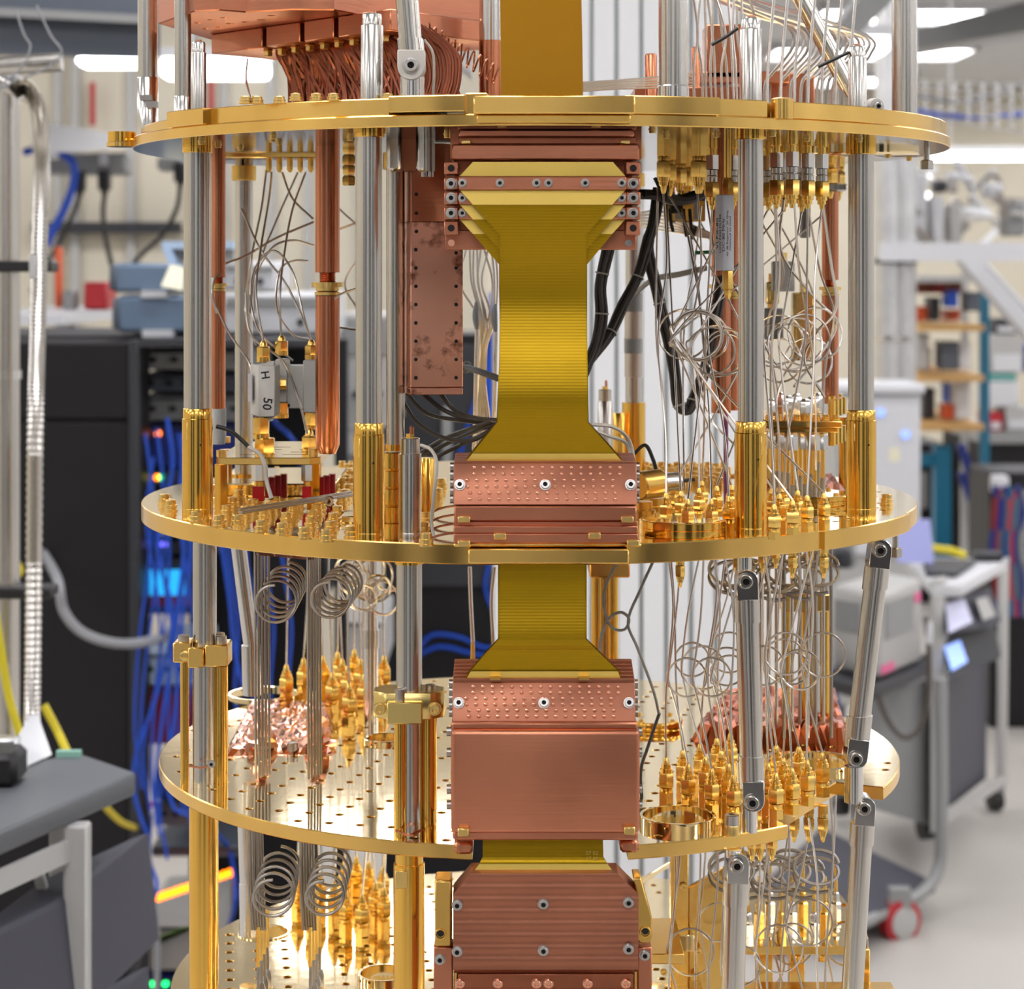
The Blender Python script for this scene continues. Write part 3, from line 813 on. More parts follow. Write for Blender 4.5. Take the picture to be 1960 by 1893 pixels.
p = WD(1712, 870, 6.0); b = MB(); b.box(p, (0.03, 0.002, 0.04)); part(b, 'sticky_note', 'paper', t)
for s in (a.x + 0.03, c.x - 0.03):
    b = MB(); b.bx(s - 0.015, s + 0.015, a.y + 0.05, a.y + 0.2, 0, 0.15); part(b, 'leg', 'lab_grey', t)

# steel columns
for px, w, l in ((1700, 0.040, 'left round steel column behind the right support posts'), (1733, 0.033, 'right round steel column behind the right support posts')):
    p = WD(px, 0, 6.5)
    t = thing('steel_column', l, 'column', (p.x, p.y, 0), 'round steel columns')
    b = MB(); b.cyl((p.x, p.y, 0), (p.x, p.y, ZC), w, n=20); part(b, 'tube', 'galv', t)
    for py in (500, 648):
        z = WD(0, py, 6.5).z; b = MB(); b.lathe((p.x, p.y, z - 0.008), [(w + 0.004, 0), (w + 0.004, 0.016)], n=20); part(b, 'band', 'rack_dark' if py == 500 else 'steel_bright', t)
    b = MB(); b.lathe((p.x, p.y, 0), [(w + 0.03, 0), (w + 0.03, 0.01)], n=20); part(b, 'foot_flange', 'lab_grey', t)

# storage shelf with teal uprights
D = 7.2
t = thing('storage_shelf', 'teal framed storage shelf with wooden boards at right', 'shelf', (WD(1800, 0, D).x, D - CD, 0))
def upr(px, D_, pya=530, m_='teal', w=0.03, z0=0.0):
    p = WD(px, pya, D_); b = MB(); b.bx(p.x - w, p.x + w, p.y - w, p.y + w, z0, p.z); part(b, 'upright', m_, t)
upr(1802, D, 850, w=0.028); upr(1884, D + 0.5, 540, w=0.016)
upr(1745, D + 0.6, 520, 'lab_lightgrey', 0.012); upr(1846, D + 0.6, 520, 'lab_lightgrey', 0.012)
shelf_z = {}
for py in (528, 620, 715, 808):
    a = WD(1748, py, D); c = WD(1872, py, D)
    b = MB(); b.bx(a.x, c.x, a.y - 0.1, a.y + 0.7, a.z - 0.022, a.z); part(b, 'shelf_board', 'wood' if py > 530 else 'lab_lightgrey', t)
b = MB(); a = WD(1748, 868, D); c = WD(1812, 892, D); b.bx(a.x, c.x, a.y - 0.02, a.y + 0.02, c.z, a.z); part(b, 'cross_rail', 'teal', t)
b = MB(); b.tube([WD(1838, 850, D + 0.5), WD(1890, 1010, D + 0.5)], 0.016, 6); part(b, 'brace', 'navy', t)
b = MB(); b.tube([WD(1838, 905, D + 0.5), WD(1900, 1060, D + 0.5)], 0.014, 6); part(b, 'brace', 'navy', t)
items = [(1752, 540, 1790, 566, 'brown', 'brown box at the left of the top shelf'), (1792, 534, 1812, 566, 'clutter_red', 'maroon box in the middle of the top shelf'),
         (1816, 536, 1842, 564, 'brown', 'brown box at the right of the top shelf'), (1850, 560, 1876, 600, 'slate', 'slate box leaning at the shelf end'),
         (1752, 588, 1776, 618, 'orange', 'orange box on the second shelf'), (1780, 570, 1800, 618, 'rack_dark', 'dark bottle-shaped tin on the second shelf'),
         (1814, 558, 1834, 592, 'blue_cable', 'blue box above the second shelf boards'), (1812, 594, 1838, 618, 'orange', 'second orange box on the second shelf'),
         (1756, 640, 1778, 712, 'lab_lightgrey', 'pale grey carton on the third shelf'), (1762, 668, 1782, 712, 'wood', 'tan carton in front on the third shelf'),
         (1800, 655, 1836, 712, 'slate', 'slate device on the third shelf'), (1836, 660, 1858, 712, 'lab_white', 'white device on the third shelf'),
         (1768, 745, 1790, 806, 'rack_dark', 'dark tall device on the bottom shelf'), (1812, 735, 1828, 775, 'blue_cable', 'blue roll on the bottom shelf'),
         (1830, 725, 1858, 806, 'lab_white', 'white carton on the bottom shelf'), (1808, 776, 1832, 806, 'orange', 'orange tray on the bottom shelf')]
for x0, y0, x1, y1, m_, l in items:
    D_ = D - 0.02 + RND.uniform(0, 0.3)
    o = thing('storage_box', l, 'box', WD((x0 + x1) / 2, y1, D_), 'boxes on the storage shelf')
    b = MB(); bb = pbox(x0, y0, x1, y1 - 4, D_, 0.1); b.bx(*bb); part(b, 'carton', m_, o, bevel=0.004)
    b = MB(); b.bx(bb[0] - 0.002, bb[1] + 0.002, bb[2] - 0.002, bb[3] + 0.002, bb[5] - 0.008, bb[5] + 0.002); part(b, 'lid', m_, o)
# white overhead beam with gusset
D = 6.4
b = MB(); b.bx(*pbox(1690, 464, 2100, 500, D, 0.1)); b.prism([WD(1840, 500, D), WD(1890, 500, D), WD(2020, 660, D), WD(1980, 660, D)], (0, 0.1, 0))
solo(b, 'steel_beam', 'lab_white', 'white horizontal beam with slanted brace at right', 'beam')
b = MB(); b.tube([WD(1888, 506, D - 0.05), WD(2010, 640, D - 0.05)], 0.008, 6); solo(b, 'light_tube', 'lab_white', 'thin slanted tube under the white beam', 'tube')
# bench with instruments beyond, far right
t = thing('lab_bench', 'dark bench behind the teal shelf at the right edge', 'bench', (WD(1930, 0, 8.2).x, 8.2 - CD, 0))
a = WD(1885, 828, 8.2); c = WD(2080, 828, 8.2)
b = MB(); b.bx(a.x, c.x, a.y, a.y + 0.8, 0.05, a.z - 0.04); part(b, 'body', 'rack_black', t)
b = MB(); b.bx(a.x - 0.02, c.x, a.y - 0.03, a.y + 0.8, a.z - 0.04, a.z); part(b, 'worktop', 'lab_grey', t)
b = MB(); b.bx(a.x + 0.02, a.x + 0.05, a.y - 0.01, a.y + 0.02, 0, 0.05); part(b, 'foot', 'rack_dark', t)
t = thing('dark_cabinet', 'black cabinet below the teal shelf at right', 'cabinet', (WD(1850, 0, 8.6).x, 8.6 - CD, 0))
a = WD(1740, 850, 8.8); c = WD(1806, 850, 8.8)
b = MB(); b.bx(a.x, c.x, a.y, a.y + 0.5, 0, a.z); part(b, 'body', 'rack_black', t)
b = MB(); b.bx(a.x + 0.02, c.x - 0.02, a.y - 0.01, a.y, 0.1, a.z - 0.03); part(b, 'door', 'rack_black', t, bevel=0.004)
b = MB(); b.bx(a.x + 0.05, a.x + 0.07, a.y - 0.03, a.y - 0.01, 0.4, 0.55); part(b, 'handle', 'lab_grey', t)
for x0, y0, x1, y1, m_, l in ((1892, 790, 1920, 826, 'red_box', 'red box on the far bench'), (1925, 780, 1975, 826, 'lab_lightgrey', 'pale box on the far bench'),
                              (1890, 730, 1950, 780, 'lab_white', 'white carton stacked on the far bench'), (1893, 716, 1946, 730, mat('teal_lid', (60, 160, 150), 0, 0.5), 'teal lid on the white carton'),
                              (1896, 640, 1960, 715, 'lab_lightgrey', 'upper pale carton above the teal lid'), (1905, 610, 1948, 640, 'rack_dark', 'dark case on top of the far stack'),
                              (1964, 660, 1995, 712, 'blue_cable', 'blue bag at the right edge of the far stack')):
    o = thing('storage_box', l, 'box', WD((x0 + x1) / 2, y1, 8.25), 'things stacked on the far bench')
    b = MB(); bb = pbox(x0, y0, x1, y1, 8.25, 0.2); b.bx(*bb); part(b, 'carton', m_, o, bevel=0.006)
    b = MB(); b.bx(bb[0] + 0.01, bb[1] - 0.01, bb[2] - 0.002, bb[2] + 0.004, bb[4] + 0.01, bb[4] + (bb[5] - bb[4]) * 0.5); part(b, 'label_patch', 'lab_white', o)
# cable tangle at the right edge
for i in range(9):
    m_ = ['navy', 'clutter_red', 'slate', 'navy', 'teal', 'red_box', 'navy', 'slate', 'lab_grey'][i]
    nm = ['first', 'second', 'third', 'fourth', 'fifth', 'sixth', 'seventh', 'eighth', 'ninth'][i]
    x = 1905 + 7 * i
    solo(pcable([(x, 930 + 5 * (i % 3)), (x + 8 * (-1) ** i, 985), (x - 6, 1040), (x + 6 * (-1) ** i, 1110), (x + 4, 1180)], 6.3, 0.012), 'hanging_cable', m_,
         nm + ' hanging cable from the left in the tangle at the right edge', 'cable', 'cable tangle at the right edge')
b = MB(); b.bx(*pbox(1903, 912, 1932, 945, 6.3, 0.06)); o = solo(b, 'white_power_box', 'lab_white', 'white box above the hanging cable tangle at right', 'box', bevel=0.004)
b = MB(); a = WD(1895, 905, 6.4); c = WD(2060, 905, 6.4); b.bx(a.x, c.x, a.y, a.y + 0.3, 0, a.z); solo(b, 'dark_rack', 'rack_black', 'black rack behind the cable tangle at the right edge', 'rack', bevel=0.005)

# far equipment above the beam: pipework and cases
t = thing('pump_frame', 'silver frame of pipes and cases above the white beam at right', 'pipework', WD(1820, 466, 7.0))
rr = random.Random(11)
for i in range(26):
    x = rr.uniform(1755, 1960); y = rr.uniform(330, 455); a2 = rr.uniform(-0.8, 0.8) + (pi / 2 if rr.random() < 0.4 else 0); ln = rr.uniform(30, 90)
    D_ = rr.uniform(6.9, 7.6)
    b = MB(); b.cyl(WD(x - ln * cos(a2) / 2, y - ln * sin(a2) / 2, D_), WD(x + ln * cos(a2) / 2, y + ln * sin(a2) / 2, D_ + 0.1), rr.uniform(0.008, 0.022), n=8)
    part(b, 'pipe', rr.choice(['galv', 'steel_bright', 'lab_lightgrey', 'lab_white', 'steel_dark', 'lab_grey']), t)
for (x0, y0, x1, y1, m_) in ((1792, 346, 1814, 368, 'rack_dark'), (1924, 385, 1965, 452, 'lab_grey'), (1890, 350, 1920, 378, 'lab_white'), (1740, 330, 1775, 465, 'lab_white'), (1784, 376, 1808, 466, 'lab_white'), (1818, 390, 1842, 466, 'lab_lightgrey')):
    b = MB(); b.bx(*pbox(x0, y0, x1, y1, 7.0, 0.1)); part(b, 'case', m_, t, bevel=0.008)
# bright far luminaire strip
lum(1790, 2090, 288, 304, 9.5, 'long bright pendant light above the pipework at right')
lum(1645, 1702, 62, 100, 5.4, 'bright pendant light between the two right upper posts')
# ceiling ducts, right
D = 9.0
b = MB(); b.add([WD(1740, 60, D), WD(2200, -60, D - 2), WD(2200, 20, D - 2), WD(1740, 96, D)], [(3, 2, 1, 0)]); b.prism(b.v[:4], (0, 0.4, 0)); solo(b, 'ceiling_duct', 'lab_grey', 'grey ceiling duct at the upper right corner', 'duct')
b = MB(); b.prism([WD(1545, 120, 4.6), WD(1660, -20, 4.6), WD(1770, -60, 4.6), WD(1640, 70, 4.6)], (0, 0.3, 0)); solo(b, 'slanted_duct', 'lab_grey', 'slanted grey overhead panel behind the right rods', 'panel')
b = MB(); q_ = WD(835, 0, 2.5); b.prism([(q_.x, q_.y, ZC), (WD(900, 0, 2.5).x, q_.y, ZC), WD(900, 140, 2.5), WD(862, 110, 2.5), q_], (0, 0.1, 0)); solo(b, 'hanging_board', 'lab_lightgrey', 'pale hanging board behind the coiled copper wire', 'board')
# wire cable tray
t = thing('cable_tray', 'silver wire cable tray hanging at upper right', 'cable tray', WD(1860, 250, 8.0))
D = 8.0
for k in range(5):
    b = MB(); b.tube([WD(1690, 150 + 16 * k, D - 0.4), WD(2100, 165 + 28 * k, D - 2)], 0.005, 6); part(b, 'long_wire', 'galv', t)
for k in range(16):
    u = k / 15; x = 1690 + 410 * u
    b = MB(); b.tube([WD(x, 148 + 16 * u, D - 0.4 - 1.6 * u), WD(x, 216 + 62 * u, D - 0.4 - 1.6 * u)], 0.006, 6); part(b, 'cross_wire', 'galv', t)
solo(pcable([(1690, 195), (1760, 185), (1830, 195), (1900, 180), (1990, 150)], 7.0, 0.008), 'tray_cable', 'grey_cable', 'dark grey cable sagging along the wire tray', 'cable')
solo(pcable([(1700, 200), (1800, 220), (1880, 225), (1990, 215)], 7.0, 0.008), 'tray_cable', 'blue_cable', 'bluish cable lying in the wire tray', 'cable')

# -------- instrument cart, right
D = 5.0
t = thing('instrument_cart', 'grey instrument cart on black casters at right', 'cart', (WD(1790, 0, D).x, D - CD, 0))
fy = WD(0, 0, D).y
xa, xb = WD(1655, 0, 5.25).x, WD(1922, 0, D).x
zt = WD(0, 1082, 5.0).z; zm = WD(0, 1320, 5.0).z; zlo = WD(0, 1560, 5.1).z
def onr(px, py, z):
    d = F * (CZ - z) / (py - HZ); return Vector(((px - 980) * d / F + CX, d - CD, z))
ZW = 0.672
b = MB(); b.prism([onr(1782, 1118, ZW), onr(1842, 1118, ZW), onr(1926, 1070, ZW), onr(1735, 1066, ZW)], (0, 0, -0.03)); part(b, 'worktop', 'lab_white', t, bevel=0.004)
b = MB(); b.prism([onr(1560, 1290, 0.5), onr(1662, 1318, 0.5), onr(1776, 1270, 0.5), onr(1690, 1245, 0.5)], (0, 0, -0.03)); part(b, 'lower_shelf', 'rack_dark', t, bevel=0.004)
b = MB(); b.prism([onr(1662, 1318, 0.5) + Vector((0, 0, -0.005)), onr(1840, 1286, 0.5) + Vector((0, 0.3, -0.005)), onr(1840, 1286, 0.5) + Vector((0, 0.3, -0.03)), onr(1662, 1318, 0.5) + Vector((0, 0, -0.03))], (0, 0.02, 0)); part(b, 'shelf_rail', 'rack_dark', t)
b = MB(); b.prism([WD(1660, 1330, 4.8), WD(1790, 1300, 4.9), WD(1790, 1585, 4.9), WD(1660, 1545, 4.8)], (0.05, 0.45, 0)); part(b, 'side_panel', 'lab_grey', t, bevel=0.004)
b = MB(); b.prism([WD(1798, 1310, 4.9), WD(1888, 1262, 5.4), WD(1888, 1490, 5.4), WD(1798, 1560, 4.9)], (-0.02, 0.02, 0)); part(b, 'front_panel', 'drawer', t)
b = MB(); b.prism([WD(1780, 1110, 4.85), WD(1806, 1108, 4.85), WD(1806, 1590, 4.85), WD(1780, 1596, 4.85)], (0.02, 0.05, 0)); part(b, 'frame_post', 'lab_lightgrey', t, bevel=0.003)
b = MB(); b.prism([WD(1910, 1075, 5.4), WD(1926, 1070, 5.4), WD(1922, 1485, 5.4), WD(1906, 1495, 5.4)], (0.02, 0.05, 0)); part(b, 'frame_post', 'lab_lightgrey', t, bevel=0.003)
b = MB(); b.prism([WD(1790, 1560, 4.88), WD(1920, 1480, 5.42), WD(1920, 1505, 5.42), WD(1790, 1592, 4.88)], (0.02, 0.03, 0)); part(b, 'bottom_rail', 'lab_lightgrey', t)
def caster(px, py, D_, r, m_, parent, ax=(1, 0.3, 0)):
    p = WD(px, py, D_)
    b = MB(); b.lathe(p, [(r * 0.5, -0.016), (r, -0.014), (r, 0.014), (r * 0.5, 0.016)], n=18, axis=ax); w = part(b, 'caster_wheel', m_, parent)
    b = MB(); b.bx(p.x - 0.022, p.x + 0.022, p.y - 0.015, p.y + 0.015, p.z + r * 0.6, p.z + r * 1.5); part(b, 'caster_fork', 'lab_grey', w)
caster(1772, 1584, 4.92, 0.028, 'cable_black', t)
caster(1904, 1530, 5.42, 0.028, 'cable_black', t)
caster(1610, 1540, 5.3, 0.028, 'cable_black', t)
# tilted displays on the cart
o = thing('tilted_display', 'upper tilted display with pale violet screen on the cart', 'display', WD(1850, 1210, 4.9))
b = MB(); b.prism([WD(1806, 1150, 4.88), WD(1890, 1130, 5.1), WD(1912, 1195, 5.05), WD(1812, 1215, 4.82)], (0.02, 0.06, 0)); part(b, 'bezel', 'drawer', o)
b = MB(); b.prism([WD(1810, 1156, 4.86), WD(1846, 1146, 4.95), WD(1862, 1190, 4.9), WD(1816, 1212, 4.80)], (0, 0.005, 0)); part(b, 'screen', mat('screen_violet', (214, 214, 240), 0, 0.4), o)
b = MB(); b.prism([WD(1868, 1148, 4.99), WD(1890, 1142, 5.05), WD(1906, 1178, 5.03), WD(1882, 1188, 4.97)], (0, 0.005, 0)); part(b, 'card', 'lab_lightgrey', o)
o = thing('tilted_display', 'lower tilted display with glowing blue screen on the cart', 'display', WD(1850, 1290, 4.9))
b = MB(); b.prism([WD(1806, 1218, 4.88), WD(1896, 1196, 5.1), WD(1912, 1262, 5.05), WD(1822, 1290, 4.82)], (0.02, 0.06, 0)); part(b, 'bezel', 'rack_dark', o)
b = MB(); b.prism([WD(1808, 1238, 4.85), WD(1838, 1226, 4.93), WD(1852, 1266, 4.88), WD(1822, 1284, 4.80)], (0, 0.005, 0)); part(b, 'screen', 'screen_blue', o)
# leak detector on the shelf
D = 4.6
o = thing('leak_detector', 'pale grey bench instrument with red stickers on the cart shelf', 'instrument', WD(1690, 1300, D))
p0, p1, p2 = onr(1590, 1282, 0.502), onr(1683, 1303, 0.502), onr(1766, 1266, 0.502)
b = MB(); b.prism([p0, p1, p2, p0 + p2 - p1], (0, 0, 0.19)); part(b, 'case', 'lab_lightgrey', o, bevel=0.012)
fn = (p2 - p1).cross(Vector((0, 0, 1))).normalized(); ln = (p1 - p0).cross(Vector((0, 0, 1))).normalized()
def facep(u0, u1, w0, w1, a_, c_, nrm):
    e = c_ - a_; up = Vector((0, 0, 0.19))
    return [a_ + e * u0 + up * w0 + nrm * 0.0005, a_ + e * u1 + up * w0 + nrm * 0.0005, a_ + e * u1 + up * w1 + nrm * 0.0005, a_ + e * u0 + up * w1 + nrm * 0.0005]
b = MB(); b.prism(facep(0.12, 0.75, 0.45, 0.86, p1, p2, fn), fn * 0.003); part(b, 'recessed_panel', 'lab_grey', o)
b = MB(); b.prism(facep(0.10, 0.60, 0.5, 0.85, p0, p1, ln), ln * 0.003); part(b, 'vent_grille', 'lab_grey', o)
b = MB(); b.prism(facep(0.80, 0.93, 0.74, 0.86, p1, p2, fn), fn * 0.002); part(b, 'sticker', 'pink', o)
b = MB(); b.prism(facep(0.03, 0.32, 0.06, 0.16, p1, p2, fn), fn * 0.002); part(b, 'sticker', 'pink', o)
# laptop-like black case, cable, papers
o = thing('laptop', 'dark laptop lying on the cart worktop', 'laptop', onr(1800, 1092, ZW + 0.001))
b = MB(); b.prism([onr(1772, 1104, ZW + 0.001), onr(1830, 1106, ZW + 0.001), onr(1868, 1080, ZW + 0.001), onr(1768, 1078, ZW + 0.001)], (0, 0, 0.012)); part(b, 'base', 'rack_dark', o, bevel=0.003)
q0, q1 = onr(1768, 1078, ZW + 0.013), onr(1868, 1080, ZW + 0.013); dv = (q1 - q0)
b = MB(); b.prism([q0 - dv * 0.5, q0 + dv * 0.2, q0 + dv * 0.2 + Vector((0, 0.05, 0.10)), q0 - dv * 0.45 + Vector((0, 0.05, 0.10))], (0, 0.01, 0)); part(b, 'lid_screen', mat('screen_lilac', (168, 172, 226), 0, 0.4), o)
solo(pcable([(1762, 1042), (1790, 1050), (1820, 1054), (1848, 1064)], 5.25, 0.010), 'yellow_cable', 'yellow_cable', 'yellow cable bundle on the right cart worktop', 'cable')
qt = onr(1885, 1073, ZW); b = MB(); b.bx(qt.x - 0.03, qt.x + 0.04, qt.y - 0.03, qt.y + 0.02, ZW + 0.0005, ZW + 0.022); solo(b, 'black_tray', 'rack_dark', 'low black tray at the back of the right cart', 'tray', bevel=0.004)
for (x0, y0, x1, y1, m_, l) in ((1580, 1030, 1640, 1090, 'lab_grey', 'grey gadget behind the right strut'), (1600, 1050, 1632, 1088, 'rack_dark', 'black gadget behind the right strut'), (1560, 1060, 1600, 1092, 'lab_white', 'white gadget left of the grey gadget')):
    b = MB(); b.bx(*pbox(x0, y0, x1, y1, 4.9 if m_ != 'rack_dark' else 4.8, 0.1)); solo(b, 'bench_gadget', m_, l, 'instrument', bevel=0.01)
solo(pcable([(1680, 1330), (1700, 1380), (1730, 1412), (1760, 1395), (1776, 1340), (1778, 1250), (1772, 1180)], 4.55, 0.006), 'power_cable', 'cable_grey', 'dark grey cord hanging in a loop from the right cart', 'cable')
b = MB(); b.lathe(WD(1778, 1232, 4.55), [(0.007, 0), (0.008, 0.01), (0.008, 0.04), (0.005, 0.05)], n=10); solo(b, 'white_plug', 'lab_white', 'white plug with orange tip on the hanging cord', 'plug')
solo(pcable([(1588, 1278), (1596, 1320), (1606, 1370), (1618, 1430)], 4.7, 0.008), 'network_cable', 'blue_cable', 'blue cable hanging at the cart left side', 'cable')

# -------- platform trolley, lower right
D = 4.25
t = thing('platform_trolley', 'grey platform trolley with tubular handle and red caster', 'trolley', (WD(1650, 0, D).x, D - CD, 0))
dk = [WD(1420, 1690, 4.4), WD(1625, 1770, 4.25), WD(1792, 1700, 4.55), WD(1570, 1610, 5.0)]
zd = dk[1].z
dk = [Vector((p.x, p.y, zd)) for p in dk]
b = MB(); b.prism(dk, (0, 0, -0.025)); part(b, 'deck', 'drawer', t, bevel=0.004)
b = MB()
pth = smooth_path([WD(1612, 1786, 4.22), WD(1700, 1742, 4.4), WD(1768, 1706, 4.5), WD(1798, 1655, 4.55), WD(1802, 1560, 4.55), WD(1802, 1430, 4.55), WD(1800, 1300, 4.55)], 8)
b.tube(pth, 0.014, 10); part(b, 'handle_tube', 'lab_grey', t)
caster(1722, 1762, 4.4, 0.046, 'red_box', t, (0.55, -1, 0))
p = WD(1722, 1762, 4.4); b = MB(); b.lathe(p + Vector((0.55, -1, 0)).normalized() * 0.016, [(0.033, -0.003), (0.033, 0.003), (0.012, 0.005)], n=18, axis=(0.55, -1, 0)); part(b, 'hub_disc', 'lab_lightgrey', t)
caster(1480, 1790, 4.3, 0.046, 'red_box', t)
# ------------------------------------------------------------------ cryostat: gold stage plates
ZA0, ZA1, ZA2 = 1.4765, 1.4829, 1.4923
ZB0, ZB1 = 1.2412, 1.2522
ZC0, ZC1 = 1.0792, 1.0872
ZD0, ZD1 = 0.931, 0.940
RA, RB, RC, RD = 0.2635, 0.2505, 0.2395, 0.232
def onz(px, py, z):
    d = F * (CZ - z) / (py - HZ)
    return Vector(((px - 980) * d / F + CX, d - CD, z))
def onB(px, py): return onz(px, py, ZB1)
def onC(px, py): return onz(px, py, ZC1)
def onD(px, py): return onz(px, py, ZD1)

# shared small meshes -------------------------------------------------
def bolt_mesh(r, h, m_, name='bolt'):
    b = MB(); b.lathe((0, 0, 0), [(r * 1.25, 0), (r * 1.25, h * 0.16), (r * 1.05, h * 0.2), (r * 1.05, h * 0.36), (r * 1.2, h * 0.38), (r * 1.2, h * 0.54), (r * 0.95, h * 0.58), (r * 0.95, h * 0.94), (r * 0.85, h), (r * 0.5, h), (r * 0.45, h * 0.8)], n=14)
    return b.mesh(name, m_)
BOLT = bolt_mesh(0.0033, 0.0068, 'gold_pale')
def cap_mesh(r, h, m_, name='screw'):
    """Socket head screw pointing to -y, seated at the origin."""
    b = MB(); b.lathe((0, 0, 0), [(r * 1.25, 0), (r * 1.25, h * 0.2), (r, h * 0.22), (r, h * 0.9), (r * 0.9, h), (r * 0.52, h), (r * 0.48, h * 0.55)], n=14, axis=(0, -1, 0))
    b.m = [0] * len(b.m); nf = len(b.f)
    for q in list(range(nf - 16, nf - 2)) + [nf - 1]: b.m[q] = 1  # socket recess takes the painted shade
    return b.mesh(name, [m_, 'hole_shade' if m_ in ('screw', 'steel') else m_])
SCREW = cap_mesh(0.0024, 0.0022, 'screw')
SCREW_S = cap_mesh(0.0019, 0.0018, 'screw')
GSCREW = cap_mesh(0.0018, 0.0022, 'gold_pale')

def inside(poly, x, y):
    c = False; n = len(poly)
    for i in range(n):
        x1, y1 = poly[i][0], poly[i][1]; x2, y2 = poly[i - 1][0], poly[i - 1][1]
        if (y1 > y) != (y2 > y) and x < (x2 - x1) * (y - y1) / (y2 - y1) + x1:
            c = not c
    return c
def clean_holes(outline, holes, m=0.0022):
    out = []; meta = []
    for h in sorted(holes, key=lambda h: -len(h)):
        cx = sum(p[0] for p in h) / len(h); cy = sum(p[1] for p in h) / len(h)
        r = max(sqrt((p[0] - cx) ** 2 + (p[1] - cy) ** 2) for p in h)
        if not all(inside(outline, cx + (r + m) * cos(a * pi / 8), cy + (r + m) * sin(a * pi / 8)) for a in range(16)):
            continue
        if any((cx - a) ** 2 + (cy - c) ** 2 < (r + q + 0.0008) ** 2 for a, c, q in meta):
            continue
        out.append(h); meta.append((cx, cy, r))
    return out
def plate(name, label, cx, cy, outline, holes, z0, z1, mats=('gold_rim', 'gold_top'), bevel=0.0006):
    t = thing(name, label, 'plate', (cx, cy, z0))
    holes = clean_holes(outline, holes)
    me = flat_mesh('plate_body', outline, holes, z0, z1, mats, bevel, off=(cx, cy, z0))
    o = link(bpy.data.objects.new('plate_body', me)); o.parent = t; ROOT_LOC[o.name] = Vector((cx, cy, z0))
    return t

# ---- plate A (top) : thin mirror disc below, stepped gold ring above
AX, AY = 0.0075, 0.0
holesA = []
t = plate('stage_plate', 'topmost gold stage plate seen edge-on with a dark reflection painted underneath', AX, AY,
          [(AX + x, AY + y) for x, y in circle(0, 0, RA, 120)], [], ZA0, ZA1, ('gold_rim', 'gold_top'))
plateA = t
M['gold_under'] = mat('gold_underside_dark_reflection', (0.15, 0.12, 0.08, 1), 1, 0.10)  # dark reflection of the surroundings painted into the underside colour
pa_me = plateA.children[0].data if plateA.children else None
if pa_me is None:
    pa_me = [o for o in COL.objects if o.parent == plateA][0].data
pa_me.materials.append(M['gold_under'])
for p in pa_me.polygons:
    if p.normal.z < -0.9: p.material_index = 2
# stepped upper ring segments (angles seen from above, -90 = towards the viewer)
def ring_seg(a0, a1, r1, z0, z1, name='rim_segment', r0=0.19):
    n = max(4, int(abs(a1 - a0) / 3))
    pts = arc(AX, AY, r1, a0, a1, n) + arc(AX, AY, r0, a1, a0, n)
    me = flat_mesh(name, pts, [], z0, z1, ('gold_rim', 'gold_top'), 0.0005, off=ROOT_LOC[plateA.name])
    o = link(bpy.data.objects.new(name, me)); o.parent = plateA; ROOT_LOC[o.name] = ROOT_LOC[plateA.name]
    return o
ring_seg(-178, -138, 0.258, ZA1, ZA2 - 0.003)
ring_seg(-146, -137, 0.266, ZA1, ZA2)
ring_seg(-137, -109, 0.2605, ZA1, ZA2)
ring_seg(-108.5, -99.5, 0.2665, ZA1 + 0.0012, ZA2 + 0.0006)
ring_seg(-99.5, -97, 0.262, ZA1, ZA2 + 0.0018)
ring_seg(-81, -69.5, 0.2665, ZA1, ZA2 + 0.0002)
ring_seg(-69.5, -62.5, 0.2615, ZA1, ZA2)
ring_seg(-61, -45, 0.2655, ZA1, ZA2 - 0.0004)
ring_seg(-45, 2, 0.2615, ZA1, ZA2 - 0.0004)
ring_seg(2, 182, 0.256, ZA1, ZA2 - 0.003)
b = MB(); b.lathe((0.137, -0.227, ZA1 - 0.0005), [(0.0065, 0), (0.0065, ZA2 - ZA1 + 0.0014), (0.005, ZA2 - ZA1 + 0.0022)], n=18); part(b, 'rim_boss', 'gold_rim', plateA)
# front bar over the ribbon
b = MB(); b.bx(XX(906, -0.267), XX(1216, -0.267), -0.268, -0.20, ZZ(218, -0.268), ZZ(183, -0.268)); part(b, 'front_bar', 'gold_rim', plateA, bevel=0.0008)
b = MB(); b.bx(XX(912, -0.267), XX(1208, -0.267), -0.2655, -0.20, ZZ(236, -0.2655), ZZ(219, -0.2655)); part(b, 'front_bar', 'gold_dark', plateA, bevel=0.0008)
# left lug
p = W(233, 262, -0.045)
b = MB(); b.lathe((p.x, p.y, ZZ(272, -0.045)), [(0.0088, 0), (0.0088, 0.0064)], n=24); part(b, 'edge_lug', 'gold_sleeve', plateA)
b = MB(); b.lathe((p.x, p.y, ZZ(281, -0.045)), [(0.0095, 0), (0.0095, 0.0026)], n=24); part(b, 'lug_base', 'gold_rim', plateA)
# underside screws, slots and round cover
for i in range(22):
    a = R(-160 + 6 * i); r = 0.20 + 0.02 * (i % 3)
    piece(GSCREW, 'bolt', plateA, (AX + r * cos(a), AY + r * sin(a), ZA0), rot=(R(90), 0, 0))
b = MB(); b.lathe((0.206, -0.02, ZA0 - 0.004), [(0.044, 0), (0.046, 0.0012), (0.046, 0.0042)], n=36); part(b, 'round_cover', 'gold_top', plateA)
for k in range(6):
    a = pi * 2 * k / 6; piece(GSCREW, 'bolt', plateA, (0.206 + 0.04 * cos(a), -0.02 + 0.04 * sin(a), ZA0 - 0.004), rot=(R(90), 0, 0))
# bolts on top of A
for px, py in ((470, 206), (492, 204), (535, 200), (566, 197), (605, 192), (638, 189), (742, 184)):
    y = -0.235 if px > 560 else -0.215
    q = Vector((XX(px, y), y, ZA2 - 0.0005)); piece(BOLT, 'bolt', plateA, q, scale=(0.9, 0.9, 0.6))
